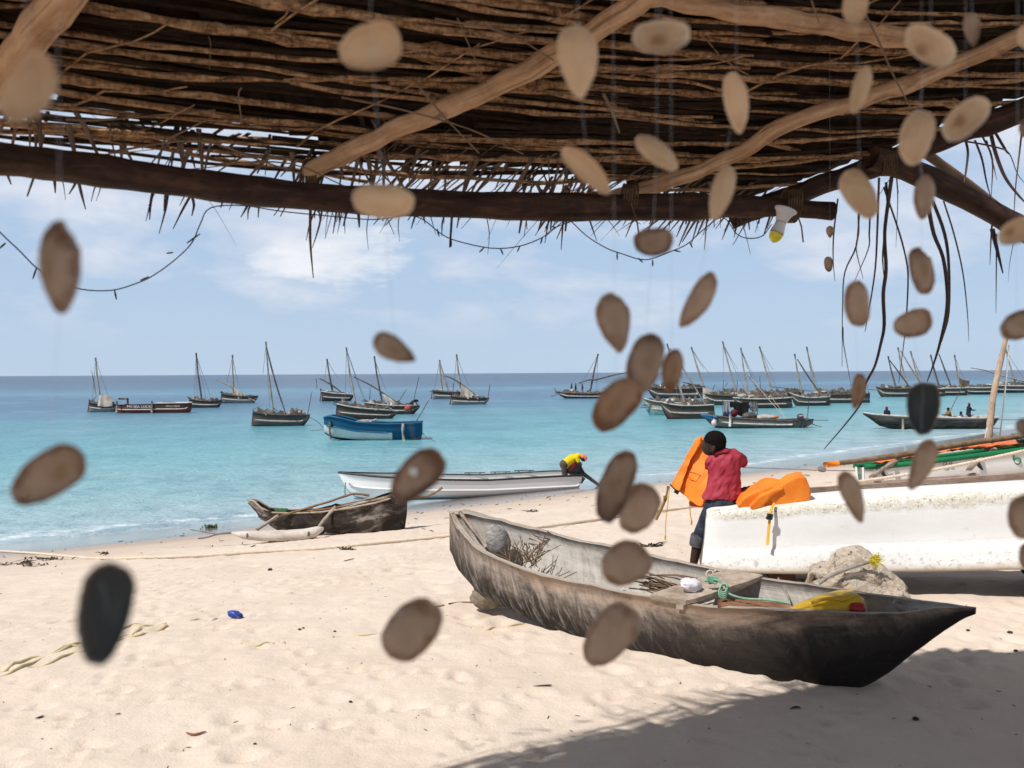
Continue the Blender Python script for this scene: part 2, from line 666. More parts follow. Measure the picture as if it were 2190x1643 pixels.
L2(ramp(t, wet, [(0.0, 0.9), (0.6, 0.30), (1.0, 0.10)]), b.inputs['Roughness'])
L2(ramp(t, wet, [(0.0, 0.12), (1.0, 0.5)]), b.inputs['Specular IOR Level'])
bh = mth(t, 'ADD', mth(t, 'MULTIPLY', noise(t, ob, 14.0, 3, 0.5), 0.5), mth(t, 'ADD', mth(t, 'MULTIPLY', noise(t, ob, 55.0, 4, 0.7), 0.30), mth(t, 'MULTIPLY', noise(t, ob, 190.0, 2, 0.6), 0.12)))
bh = mth(t, 'MULTIPLY', bh, mth(t, 'SUBTRACT', 1.0, mth(t, 'MULTIPLY', wet, 0.95)))
bump(t, b, bh, 0.6, 0.03)
o = npmesh('beach', verts, faces, sand, shore=pshore(X, Y))
tag(o, kind='structure')

# ------------------------------------------------------------------ sea
yy = [3.0]
while yy[-1] < 9000:
    yy.append(yy[-1] + max(0.35, yy[-1] * 0.012))
sx = np.linspace(-1, 1, 260)
Yw, Sx = np.meshgrid(np.array(yy), sx, indexing='ij')
Xw = Sx * (Yw * 0.85 + 30)
vw = np.stack([Xw.ravel(), Yw.ravel(), np.full(Xw.size, SEA)], 1)
n, m = Yw.shape
idx = np.arange(n * m).reshape(n, m)
fw_ = np.stack([idx[:-1, :-1].ravel(), idx[:-1, 1:].ravel(), idx[1:, 1:].ravel(), idx[1:, :-1].ravel()], 1)
qw = np.maximum(0, -pshore(Xw, Yw))
keep = (pshore(vw[fw_[:, 0], 0], vw[fw_[:, 0], 1]) < 3.0)
fw_ = fw_[keep]
sea, t, b = base('sea', 0.12, 0.5)
tc = t.nodes.new('ShaderNodeTexCoord')
ob = tc.outputs['Object']
q = attr(t, 'offshore')
lq = mth(t, 'DIVIDE', mth(t, 'LOGARITHM', mth(t, 'ADD', q, 1.0), 10.0), 4.0)
patch = noise(t, mapping(t, ob, (0.012, 0.03, 1)), 1.0, 5, 0.6)
patch2 = noise(t, mapping(t, ob, (0.05, 0.16, 1)), 1.0, 4, 0.6)
lq2 = mth(t, 'ADD', lq, mth(t, 'ADD', mth(t, 'MULTIPLY', mth(t, 'ADD', patch, -0.5), 0.05), mth(t, 'MULTIPLY', mth(t, 'ADD', patch2, -0.5), 0.05)))
c = ramp(t, lq2, [
    (0.00, (0.42, 0.465, 0.48)), (0.12, (0.36, 0.47, 0.525)), (0.20, (0.30, 0.465, 0.515)), (0.28, (0.21, 0.42, 0.47)),
    (0.36, (0.12, 0.36, 0.425)), (0.43, (0.085, 0.265, 0.36)), (0.475, (0.060, 0.17, 0.295)), (0.52, (0.055, 0.145, 0.27)), (0.55, (0.085, 0.24, 0.36)),
    (0.585, (0.048, 0.125, 0.24)), (0.66, (0.034, 0.090, 0.180)), (1.0, (0.028, 0.076, 0.160))])
r1 = noise(t, mapping(t, ob, (0.75, 0.85, 1.0)), 1.0, 4, 0.65, 0.3)
r2 = noise(t, mapping(t, ob, (0.22, 0.16, 1.0)), 1.0, 5, 0.65, 0.3)
r3 = noise(t, mapping(t, ob, (0.05, 0.018, 1.0)), 1.0, 5, 0.65, 0.2)
far = ramp(t, lq, [(0.25, 0.0), (0.48, 1.0)])
rr_ = mth(t, 'ADD', mth(t, 'MULTIPLY', mixc(t, far, r1, r2), 0.62), mth(t, 'MULTIPLY', mixc(t, far, r2, r3), 0.38))
c = mixc(t, mth(t, 'MULTIPLY', ramp(t, rr_, [(0.49, 0.0), (0.60, 1.0)]), 0.36), c, (0.030, 0.15, 0.22))
c = mixc(t, mth(t, 'MULTIPLY', ramp(t, rr_, [(0.36, 1.0), (0.47, 0.0)]), 0.16), c, (0.50, 0.62, 0.68))
c = mixc(t, 0.10, c, (0.30, 0.37, 0.39))
# the last thin wave on the beach breaks white along its edge
fj = mth(t, 'ADD', mth(t, 'ADD', q, -1.75), mth(t, 'MULTIPLY', mth(t, 'ADD', noise(t, mapping(t, ob, (0.25, 0.25, 1)), 1.0, 4, 0.6), -0.5), 3.2))
ln1 = ramp(t, fj, [(0.20, 0.0), (0.40, 1.0), (0.55, 1.0), (0.90, 0.0)])
fo = mth(t, 'MULTIPLY', ln1, ramp(t, noise(t, mapping(t, ob, (0.9, 0.9, 1)), 2.0, 5, 0.7), [(0.42, 0.0), (0.60, 0.8)]))
c = mixc(t, fo, c, (0.80, 0.83, 0.85))
t.links.new(c, b.inputs['Base Color'])
t.links.new(ramp(t, fo, [(0.0, 0.30), (1.0, 0.8)]), b.inputs['Roughness'])
b.inputs['Specular IOR Level'].default_value = 0.13
wv = mth(t, 'ADD', mth(t, 'MULTIPLY', r1, 1.6),
         mth(t, 'MULTIPLY', noise(t, mapping(t, ob, (0.16, 0.55, 1)), 1.0, 3, 0.5), 2.2))
wv = mth(t, 'ADD', wv, mth(t, 'MULTIPLY', noise(t, mapping(t, ob, (3.2, 7.0, 1)), 1.0, 3, 0.6), 0.35))
bump(t, b, wv, 0.75, 0.30)
o = npmesh('sea', vw, fw_, sea, offshore=qw)
tag(o, kind='structure')

# ------------------------------------------------------------------ wood and leaf materials
m_batten = polewood('stick_bark', [(0.045, 0.021, 0.010), (0.22, 0.112, 0.052), (0.50, 0.285, 0.145), (0.72, 0.46, 0.26)], (0.035, 0.017, 0.009), 0.85, 1.6, 1.0, 7.0)
m_under = polewood('shade_tinted_sticks', [(0.012, 0.007, 0.004), (0.034, 0.018, 0.010), (0.070, 0.040, 0.022)], (0.012, 0.007, 0.004), 0.9, 1.6, 0.9, 6.0)  # darker bark colour stands in for the shade between the stick layers
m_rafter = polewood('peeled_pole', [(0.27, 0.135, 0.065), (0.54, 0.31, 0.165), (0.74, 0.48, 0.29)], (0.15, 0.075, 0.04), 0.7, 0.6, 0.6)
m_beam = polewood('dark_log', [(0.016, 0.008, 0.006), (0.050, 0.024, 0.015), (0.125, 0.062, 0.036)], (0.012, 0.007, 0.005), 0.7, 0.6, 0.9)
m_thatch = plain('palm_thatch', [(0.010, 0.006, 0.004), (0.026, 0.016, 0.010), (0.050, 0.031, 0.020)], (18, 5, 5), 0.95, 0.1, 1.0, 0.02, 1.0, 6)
m_leaf = plain('dry_palm_leaf', [(0.04, 0.025, 0.018), (0.095, 0.06, 0.042), (0.19, 0.13, 0.085)], (6, 6, 6), 0.7, 0.25, 0.4, 0.004, 1.0, 4)
m_strip = plain('dark_palm_strip', [(0.022, 0.012, 0.011), (0.055, 0.029, 0.024), (0.10, 0.055, 0.043)], (8, 8, 3), 0.55, 0.35, 0.4, 0.003, 1.0, 4)
m_twig = plain('brown_twig', [(0.13, 0.08, 0.05), (0.30, 0.20, 0.125)], (9, 9, 9), 0.8, 0.2, 0.5, 0.003)
m_cable = plain('dark_cable', [(0.02, 0.02, 0.022), (0.05, 0.045, 0.045)], (9, 9, 9), 0.5, 0.4, 0.2, 0.002)

# ------------------------------------------------------------------ the thatched shelter overhead
def roof(x, y):
    return 1.6 + 1.87 - 0.33 * y + 0.20 * x


def RP(u, v, off=0.0):                # on the roof's underside
    d = ray(u, v)
    k = (1.87 + off - 0.0) / (d[2] + 0.33 * d[1] - 0.20 * d[0])
    return CAM + d * k


rs = random.Random(11)
sh = thing('thatched_shelter', (-0.6, 0.6, 0.0), 'open beach shelter with palm thatch on rows of brown sticks and pale pole rafters', 'shelter')
H0, H1 = RP(1655, 425), RP(2190, 228)


def inside_hip(x, y):                 # left of the hip line
    return (H1[0] - H0[0]) * (y - H0[1]) - (H1[1] - H0[1]) * (x - H0[0]) > 0 if False else ((x - H0[0]) * (H1[1] - H0[1]) - (y - H0[1]) * (H1[0] - H0[0])) < 0


def eave_y(x):
    return 3.47 + 0.63 * x


inh = lambda x, y: ((x - H0[0]) * (H1[1] - H0[1]) - (y - H0[1]) * (H1[0] - H0[0])) > 0
SGN = inh(0.0, 1.0)
gx = np.arange(-4.2, 4.6, 0.045)
gy = np.arange(-3.0, 4.6, 0.045)
GX, GY = np.meshgrid(gx, gy, indexing='ij')
rag = 0.08 * vn(GX * 5, GY * 5, 21) + 0.05 * vn(GX * 14, GY * 14, 22)
hipd = ((GX - H0[0]) * (H1[1] - H0[1]) - (GY - H0[1]) * (H1[0] - H0[0])) / np.hypot(H1[0] - H0[0], H1[1] - H0[1])
if not SGN:
    hipd = -hipd
mask = (GY < eave_y(GX) - 0.06 + rag) & (hipd > 0.0 + rag * 0.4)
zlow = roof(GX, GY) + 0.055 + 0.03 * vn(GX * 9, GY * 4, 33) + 0.02 * vn(GX * 25, GY * 10, 34)
ztop = zlow + 0.09 + 0.05 * vn(GX * 4, GY * 4, 35)
th = MB()
id0 = {}
cellm = mask[:-1, :-1]
vs, fs = [], []


def vid(i, j, top):
    k = (i, j, top)
    if k not in id0:
        id0[k] = len(vs)
        jx = 0.02 * (rs.random() - 0.5)
        vs.append((GX[i, j] + jx, GY[i, j] + 0.02 * (rs.random() - 0.5), (ztop if top else zlow)[i, j]))
    return id0[k]


ni, nj = cellm.shape
for i in range(ni):
    for j in range(nj):
        if not cellm[i, j]:
            continue
        fs.append((vid(i, j, 0), vid(i, j + 1, 0), vid(i + 1, j + 1, 0), vid(i + 1, j, 0)))
        fs.append((vid(i, j, 1), vid(i + 1, j, 1), vid(i + 1, j + 1, 1), vid(i, j + 1, 1)))
        for di, dj, e in ((-1, 0, ((i, j), (i, j + 1))), (1, 0, ((i + 1, j + 1), (i + 1, j))), (0, -1, ((i + 1, j), (i, j))), (0, 1, ((i, j + 1), (i + 1, j + 1)))):
            a, b_ = i + di, j + dj
            if not (0 <= a < ni and 0 <= b_ < nj) or not cellm[a, b_]:
                (p, q_) = e
                fs.append((vid(*p, 0), vid(*p, 1), vid(*q_, 1), vid(*q_, 0)))
th.add(vs, fs, True)
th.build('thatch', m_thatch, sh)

# rows of sticks that carry the leaves
nrow = 47
made = 0
for r_ in range(nrow):
    y0 = 0.95 + (3.46 - 0.95) * r_ / (nrow - 1) + rs.uniform(-0.012, 0.012)
    for seg in range(2):
        if seg == 0:
            xa0, xb0 = -2.3 + rs.uniform(-0.3, 0.3), rs.uniform(-0.3, 0.9)
        else:
            xa0, xb0 = rs.uniform(-0.9, 0.1), 2.5 + rs.uniform(-0.3, 0.3)
        tilt = rs.gauss(0, 0.035 if rs.random() < 0.6 else 0.13)
        dy = rs.uniform(-0.02, 0.02)
        r0 = rs.choice([0.0048, 0.0058, 0.007, 0.0078, 0.0088, 0.0100, 0.0125])
        ph, fr, am = rs.uniform(0, 6), rs.uniform(1.6, 4.5), rs.uniform(0.005, 0.022)
        lay = rs.choice([0.0, 0.012, 0.026])
        kn = [(rs.uniform(0, 1), rs.uniform(0.2, 0.6)) for _ in range(11)]
        pts, rr = [], []
        k = 64
        for i in range(k):
            s_ = i / (k - 1)
            x = xa0 + (xb0 - xa0) * s_
            y = y0 + dy + (0.50 - 0.07 * r_ / nrow) * x - (0.085 - 0.05 * r_ / nrow) * x * x + tilt * (x - (xa0 + xb0) / 2) + am * math.sin(x * fr + ph) + am * 0.5 * math.sin(x * fr * 2.7 + ph * 2) + 0.0026 * math.sin(x * 17 + ph * 3) + 0.0016 * math.sin(x * 31 + ph * 5)
            hd = ((x - H0[0]) * (H1[1] - H0[1]) - (y - H0[1]) * (H1[0] - H0[0])) * (1 if SGN else -1)
            if hd < -0.05 or y > eave_y(x) + (0.05 if x > -0.5 else 0.20):
                continue
            z = roof(x, y) + 0.008 + lay + 0.012 * math.sin(x * 2.1 + ph * 1.3)
            pts.append((x, y, z))
            rr.append(r0 * (1.1 - 0.4 * s_) * (1 + 0.24 * (rs.random() - 0.5) + sum(q1 * math.exp(-((s_ - q0) / 0.012) ** 2) for q0, q1 in kn)))
        if len(pts) < 5:
            continue
        mb = MB()
        mb.tube(pts, rr, 7, jit=0.2, rnd=rs, wood=True)
        mb.build('batten', m_batten, sh)
        made += 1

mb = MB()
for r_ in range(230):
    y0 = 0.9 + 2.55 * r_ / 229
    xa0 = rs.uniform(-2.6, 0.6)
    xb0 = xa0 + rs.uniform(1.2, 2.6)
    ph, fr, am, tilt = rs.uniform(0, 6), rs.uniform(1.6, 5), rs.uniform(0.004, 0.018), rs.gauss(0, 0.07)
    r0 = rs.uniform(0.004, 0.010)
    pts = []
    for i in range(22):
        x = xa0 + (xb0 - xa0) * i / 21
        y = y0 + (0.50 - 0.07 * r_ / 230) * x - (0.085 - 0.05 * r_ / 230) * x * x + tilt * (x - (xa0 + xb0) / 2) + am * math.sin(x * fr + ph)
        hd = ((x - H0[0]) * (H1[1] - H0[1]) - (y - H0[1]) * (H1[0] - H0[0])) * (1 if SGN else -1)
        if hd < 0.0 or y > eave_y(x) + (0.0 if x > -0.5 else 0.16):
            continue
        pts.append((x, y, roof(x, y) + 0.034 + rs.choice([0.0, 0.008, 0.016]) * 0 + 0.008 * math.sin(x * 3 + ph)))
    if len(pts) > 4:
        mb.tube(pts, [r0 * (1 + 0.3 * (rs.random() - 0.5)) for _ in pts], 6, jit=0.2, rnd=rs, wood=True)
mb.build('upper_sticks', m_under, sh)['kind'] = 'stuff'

# rafters: peeled poles slung under the sticks
def pole(parent, name, uvs, offs, rad, mat, n=14, wob=0.01, per=6):
    pts = spline([RP(u, v, o) for (u, v), o in zip(uvs, offs)], per)
    pts = [p + np.array([0.004 * math.sin(i * 0.9 + len(uvs)), 0.004 * math.sin(i * 1.7), 0.003 * math.sin(i * 1.3)]) for i, p in enumerate(pts)]
    k = len(pts)
    ph = rs.uniform(0, 6)
    rr = [rad[0] + (rad[1] - rad[0]) * i / (k - 1) for i in range(k)]
    rr = [q * (1 + 0.035 * math.sin(i * 0.6 + ph) + 0.03 * math.sin(i * 1.9) + (0.10 if i % 11 == 5 else 0.0)) for i, q in enumerate(rr)]
    mb = MB()
    mb.tube(pts, rr, n, jit=0.025, rnd=rs, wood=True)
    return mb.build(name, mat, parent)


pole(sh, 'rafter', [(652, 372), (760, 318), (880, 262), (1010, 208), (1160, 134), (1290, 55), (1400, -22), (1560, -130)], [-0.045] * 8, (0.030, 0.036), m_rafter)
pole(sh, 'rafter', [(1300, 425), (1440, 385), (1570, 332), (1690, 262), (1850, 212), (2010, 152), (2200, 70), (2420, -20)], [-0.045] * 8, (0.029, 0.030), m_rafter)
pole(sh, 'rafter', [(-90, 270), (-20, 190), (60, 90), (140, -10), (230, -110)], [-0.05] * 5, (0.042, 0.044), m_rafter)
pole(sh, 'rafter', [(1290, -22), (1420, -4), (1560, 24), (1700, 44), (1830, 66), (1960, 84)], [-0.02] * 6, (0.026, 0.034), m_rafter)

# eave beam: a dark crooked log
bp = [(-260, 318, 2.0), (0, 340, 2.2), (180, 361, 2.42), (360, 386, 2.62), (520, 406, 2.82), (700, 424, 3.0), (880, 433, 3.14), (1080, 441, 3.26), (1280, 444, 3.36), (1480, 442, 3.46), (1640, 443, 3.54), (1780, 452, 3.60)]
pts = spline([P(*q) for q in bp], 4)
k = len(pts)
rr = [(0.041 + 0.016 * i / k) * (1 + 0.05 * math.sin(i * 0.9) + 0.03 * math.sin(i * 2.3)) for i in range(k)]
rr = [q * (0.62 if i > k - 5 else 0.8 if i > k - 9 else 1) for i, q in enumerate(rr)]
mb = MB()
mb.tube(pts, rr, 16, jit=0.05, rnd=rs, wood=True)
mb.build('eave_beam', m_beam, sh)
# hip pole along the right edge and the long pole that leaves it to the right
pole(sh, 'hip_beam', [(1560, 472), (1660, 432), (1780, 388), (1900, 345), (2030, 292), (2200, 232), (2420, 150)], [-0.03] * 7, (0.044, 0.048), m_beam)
mb = MB()
pts = spline([P(1862, 336, 3.80), P(1910, 352, 3.84), P(1990, 384, 3.9), P(2090, 436, 4.0), P(2200, 497, 4.15), P(2400, 600, 4.4), P(2700, 700, 4.9)], 5)
mb.tube(pts, [0.052 + 0.003 * math.sin(i * 0.7) for i in range(len(pts))], 16, jit=0.05, rnd=rs, wood=True)
mb.build('corner_pole', m_beam, sh)
mb = MB()
pts = spline([P(1965, 318, 3.9), P(2040, 372, 4.0), P(2110, 425, 4.1), P(2200, 500, 4.25)], 5)
mb.tube(pts, 0.022, 10, jit=0.12, rnd=rs)
mb.build('corner_pole', m_twig, sh)
m_lash = plain('coir_lashing', [(0.06, 0.035, 0.02), (0.17, 0.105, 0.06)], (40, 40, 40), 0.9, 0.1, 0.6, 0.003)
for (u, v, D, r_, tilt) in ((668, 372, 3.06, 0.052, 1.0), (1345, 428, 3.40, 0.060, 0.5), (1690, 440, 3.55, 0.066, 0.6), (1893, 346, 3.82, 0.058, -0.6)):
    mb = MB()
    c = P(u, v, D)
    for i in range(6):
        d1 = np.array([0.25 * math.sin(i * 1.3) * 0.5, 0.3, 0.95])
        a_ = [c + np.array([0.010 * (i - 2.5) + 0.012 * tilt * math.sin(q), math.cos(q) * r_, math.sin(q) * r_]) for q in np.linspace(0, 2 * math.pi, 15)]
        mb.tube(a_, 0.0045, 5)
    mb.tube([c + np.array([0, -r_, -r_ * 0.4]), c + np.array([0.02, -r_ - 0.01, -r_ - 0.03]), c + np.array([0.03, -r_, -r_ - 0.09])], 0.003, 5)
    mb.build('lashing', m_lash, sh)
# posts stand outside the picture
for (x, y) in ((-2.95, 2.0), (3.3, 1.9), (-3.1, -2.2), (3.0, -2.3)):
    mb = MB()
    zt = roof(x, y) + 0.05
    mb.tube([(x + 0.02 * math.sin(q * 2.0), y, -0.25 + (zt + 0.25) * q / 8) for q in range(9)], [0.075 - 0.002 * q for q in range(9)], 12, jit=0.06, rnd=rs, wood=True)
    mb.build('post', m_rafter, sh)

q_ = P(2690, 698, 4.88)
mb = MB()
mb.tube([(q_[0] + 0.015 * math.sin(k * 1.7), q_[1], -0.3 + (q_[2] + 0.35) * k / 7) for k in range(8)], [0.06 - 0.001 * k for k in range(8)], 12, jit=0.06, rnd=rs, wood=True)
mb.build('post', m_rafter, sh)

# ragged leaf ends along the low edge
def leaf(mb, p0, d, ln, wd, droop, nseg=5, tw=0.0):
    d = np.asarray(d, float)
    d /= np.linalg.norm(d)
    pts = []
    for i in range(nseg + 1):
        s_ = i / nseg
        pts.append(np.asarray(p0) + d * ln * s_ + np.array([0, 0, -droop * s_ * s_]))
    mb.tube(pts, [wd * (1 - 0.75 * (i / nseg) ** 1.6) for i in range(nseg + 1)], 5, flat=0.16, twist=tw)


mb = MB()
ds = np.array([-0.53, 0.848, -0.386])           # down the slope
for i in range(400):
    x = rs.uniform(-2.2, 1.35)
    y = eave_y(x) + rs.uniform(-0.30 if x > -0.5 else -0.05, 0.03)
    hd = ((x - H0[0]) * (H1[1] - H0[1]) - (y - H0[1]) * (H1[0] - H0[0])) * (1 if SGN else -1)
    if hd < 0.0 or (x < -0.55 and rs.random() < 0.55):
        continue
    # the fringe slants to the left as it falls, in clumps
    cl = math.sin(x * 9.0) * 0.35 + math.sin(x * 23.0) * 0.2
    d = np.array([rs.gauss(-0.55 + cl * 0.9, 0.30), 0.8, -0.30 - rs.uniform(0, 0.12)])
    ln = rs.uniform(0.12, 0.40) * (0.62 if x < -0.7 else 1.0)
    leaf(mb, (x, y, roof(x, y) + rs.uniform(-0.005, 0.06)), d, ln, rs.uniform(0.004, 0.011), rs.uniform(0.0, 0.05), 4, rs.uniform(-0.1, 0.1))
o = mb.build('leaf_fringe', m_leaf, sh)
o['kind'] = 'stuff'
# leaf ends hanging off the beam's lower side
fr_px = [(20, 380, 24, 395), (112, 385, 118, 413), (127, 385, 140, 428), (165, 392, 148, 415), (165, 392, 183, 448), (212, 400, 195, 432), (212, 402, 205, 430), (330, 415, 320, 470), (360, 425, 340, 500), (410, 430, 370, 490), (408, 430, 410, 462),
         (408, 395, 505, 525), (495, 435, 490, 450), (535, 445, 515, 465), (545, 445, 530, 470), (550, 445, 552, 466), (664, 455, 670, 595), (680, 455, 655, 515), (690, 455, 668, 530), (720, 460, 712, 500), (742, 462, 738, 500), (790, 468, 788, 535),
         (855, 468, 855, 518), (830, 470, 812, 498), (950, 478, 945, 505), (920, 476, 932, 502), (1040, 478, 1043, 545), (1082, 450, 1042, 515), (1175, 478, 1165, 520), (1205, 476, 1200, 535), (1155, 482, 1062, 575), (1180, 440, 1188, 476), (1258, 478, 1276, 515), (1290, 476, 1325, 505), (1350, 474, 1285, 515),
         (1340, 476, 1370, 480), (1490, 462, 1450, 490), (1510, 462, 1462, 505), (1530, 462, 1478, 520), (1545, 462, 1495, 515), (1560, 460, 1530, 490), (1580, 460, 1548, 495), (1600, 458, 1570, 498), (1620, 458, 1590, 492), (1640, 458, 1615, 498), (1660, 458, 1640, 490), (1700, 462, 1690, 478), (1578, 470, 1605, 545)]
mb = MB()
for (u0, v0, u1, v1) in fr_px:
    D = 2.75 + 1.15 * min(1, u0 / 1500)
    p0, p1 = P(u0, v0 - 16, D), P(u1, v1, D + 0.05)
    mid = (p0 + p1) / 2 + np.array([rs.uniform(-0.01, 0.01), 0, rs.uniform(0, 0.012)])
    wd = rs.choice([0.0022, 0.003, 0.0045, 0.006])
    mb.tube(spline([p0, mid, p1], 3), [wd, wd, wd * 0.95, wd * 0.9, wd * 0.7, wd * 0.5, wd * 0.35], 5, flat=0.3)
for i in range(34):
    u = rs.choice([rs.uniform(660, 760), rs.uniform(700, 1250), rs.uniform(1430, 1680), rs.uniform(60, 560)])
    D = 2.35 + 1.2 * min(1, u / 1500)
    v = interp(u, [(0, 378), (360, 426), (700, 460), (1100, 476), (1400, 474), (1700, 462)])
    ln = abs(rs.gauss(0, 24)) + 4
    p0, p1 = P(u, v - 14, D), P(u + rs.gauss(-0.3 * ln, 8), v + ln, D)
    wd = rs.uniform(0.0012, 0.0055)
    mb.tube([p0, (p0 + p1) / 2, p1], [wd, wd * 0.9, wd * rs.uniform(0.2, 0.8)], 4, flat=0.3)
mb.build('hanging_leaf_tips', m_strip, sh)['kind'] = 'stuff'

# long dark strips of palm that dangle at the right corner
strips = [
    ([(1792, 425), (1783, 500), (1782, 560), (1786, 603)], 2.2), ([(1838, 455), (1831, 527), (1807, 582), (1802, 652), (1801, 784)], 2.4), ([(1803, 700), (1804, 734), (1812, 780), (1820, 825)], 1.3),
    ([(1836, 455), (1836, 500), (1831, 533), (1846, 596)], 2.6), ([(1861, 455), (1859, 500), (1857, 533), (1827, 603)], 2.4), ([(1880, 380), (1876, 500), (1872, 573), (1862, 643), (1850, 710)], 3.0),
    ([(1908, 372), (1900, 430), (1892, 500), (1895, 576), (1889, 628), (1891, 695), (1884, 734), (1871, 783), (1851, 822), (1843, 860), (1810, 905), (1763, 960)], 5.2), ([(1895, 390), (1898, 450), (1888, 540), (1890, 590)], 3.6),
    ([(1890, 400), (1924, 500), (1939, 561), (1942, 600), (1939, 670), (1934, 725), (1922, 820)], 2.6), ([(1985, 440), (1997, 500), (2017, 552), (2026, 622), (2024, 670), (2011, 731), (1998, 775), (1983, 816)], 5.6),
    ([(1995, 430), (2020, 500), (2029, 567), (2029, 670), (2014, 731)], 5.2), ([(2018, 430), (2040, 500), (2059, 582), (2069, 670), (2072, 731)], 2.4), ([(2122, 480), (2120, 500), (2117, 567)], 2.4), ([(2122, 490), (2129, 520), (2145, 585)], 6.0),
    ([(2131, 500), (2131, 546), (2130, 670)], 2.0), ([(2168, 517), (2160, 560), (2156, 604)], 1.0), ([(2185, 285), (2180, 330), (2172, 400), (2168, 470)], 2.6), ([(2118, 282), (2130, 330), (2150, 380), (2180, 420), (2200, 440)], 5.0),
    ([(2085, 300), (2100, 340), (2110, 390), (2120, 425)], 3.0), ([(2100, 290), (2122, 340), (2120, 420)], 3.0), ([(2065, 300), (2070, 330), (2062, 390), (2058, 390)], 3.2), ([(2110, 300), (2125, 355), (2132, 386)], 1.8), ([(2120, 310), (2140, 350), (2148, 372)], 1.8),
    ([(1918, 385), (1920, 430), (1916, 530)], 1.4), ([(1905, 380), (1885, 410), (1880, 418)], 1.8), ([(2040, 300), (2080, 305), (2130, 315), (2158, 328), (2176, 372), (2200, 402)], 5.5), ([(2125, 278), (2150, 320), (2158, 330)], 4.4)]
for pts_, wpx in strips:
    D = 3.80 + rs.uniform(-0.1, 0.2)
    pts = spline([P(u, v, D + 0.03 * math.sin(i * 1.3)) for i, (u, v) in enumerate(pts_)], 4)
    k = len(pts)
    r0 = wpx * D / F_PX * 0.86
    mb = MB()
    mb.tube(pts, [r0 * (1 - 0.75 * (i / (k - 1)) ** 2.2) for i in range(k)], 6, flat=0.35, twist=0.05)
    mb.build('palm_strip', m_strip, sh)
# loose stems and broken sticks caught in the ceiling
tw = [([(890, 178), (950, 250), (1025, 328)], 2.65, 4.5), ([(515, 110), (510, 180), (518, 268)], 2.62, 4.0), ([(730, 170), (860, 235), (1000, 275), (1120, 330)], 2.75, 4.5), ([(140, 195), (210, 150), (330, 130), (460, 150)], 2.6, 5.0),
      ([(470, 275), (620, 350), (740, 400)], 2.95, 4.0), ([(330, 370), (450, 405), (560, 425), (640, 428)], 2.95, 3.2), ([(230, 200), (420, 290), (560, 345), (640, 372)], 2.78, 5.0), ([(450, 180), (400, 225), (350, 255)], 2.72, 4.0), ([(1845, 20), (1880, 90), (1910, 160), (1950, 235)], 2.45, 5.0),
      ([(1735, 0), (1752, 50)], 2.3, 4.0), ([(978, 20), (1000, 90), (1040, 180)], 2.52, 3.4), ([(445, 0), (450, 60), (448, 150)], 2.4, 2.0), ([(1290, 200), (1310, 240), (1325, 285)], 2.62, 7.0), ([(930, 40), (1080, 70), (1185, 130)], 2.5, 4.5), ([(35, 330), (180, 333), (330, 320)], 2.62, 3.0), ([(270, 342), (360, 335), (460, 310), (640, 300)], 2.9, 3.0)]
for pts_, D, wpx in tw:
    a = [P(u, v, D + 0.03 * i) for i, (u, v) in enumerate(pts_)]
    a = [np.array([q[0], q[1], min(q[2], roof(q[0], q[1]) - 0.005)]) for q in a]
    pts = spline(a, 4)
    r0 = wpx * D / F_PX * 0.5
    mb = MB()
    mb.tube(pts, [r0 * (1.1 - 0.5 * i / len(pts)) for i in range(len(pts))], 6, jit=0.15, rnd=rs)
    mb.build('loose_stem', m_twig, sh)

for i in range(22):
    x, y = rs.uniform(-1.3, 1.5), rs.uniform(1.9, 3.2)
    a_ = rs.gauss(-0.1, 0.55)
    ln = rs.uniform(0.25, 0.8)
    pts = []
    for k in range(9):
        q_ = (k / 8 - 0.5) * ln
        xx, yy_ = x + q_ * math.cos(a_), y + 0.45 * x * 0 + q_ * math.sin(a_) + 0.015 * math.sin(k * 1.1 + i)
        hd = ((xx - H0[0]) * (H1[1] - H0[1]) - (yy_ - H0[1]) * (H1[0] - H0[0])) * (1 if SGN else -1)
        if yy_ < eave_y(xx) and hd > 0:
            pts.append((xx, yy_, roof(xx, yy_) - 0.012 - 0.012 * abs(math.sin(k * 0.8 + i))))
    if len(pts) > 3:
        mb = MB()
        r0 = rs.uniform(0.0022, 0.005)
        mb.tube(pts, [r0 * (1.1 - 0.6 * k / len(pts)) for k in range(len(pts))], 6, jit=0.2, rnd=rs, wood=True)
        mb.build('loose_stem', m_batten, sh)

# string of little lights hung below the beam
sl = thing('string_lights', P(905, 470, 3.2), 'dark cord of small unlit bulbs looping below the eave beam', 'string lights')
loops = [[(-60, 430), (0, 497), (40, 535), (78, 573), (120, 600), (175, 619), (240, 621), (295, 605), (330, 588), (375, 555), (410, 520), (428, 480), (450, 445), (520, 440), (600, 452), (700, 462), (800, 470), (870, 462), (905, 470), (940, 498), (975, 515), (1050, 531), (1110, 527), (1160, 508), (1185, 488), (1222, 474)],
         [(1222, 474), (1255, 505), (1295, 530), (1330, 543), (1380, 556), (1430, 540), (1470, 522), (1500, 495), (1545, 465), (1575, 500), (1600, 510), (1630, 505), (1650, 480)]]
mb = MB()
for lp in loops:
    pts = spline([P(u, v, interp(u, [(0, 2.72), (700, 3.2), (1700, 3.6)])) for u, v in lp], 4)
    mb.tube(pts, 0.0022, 5)
mb.build('cord', m_cable, sl)
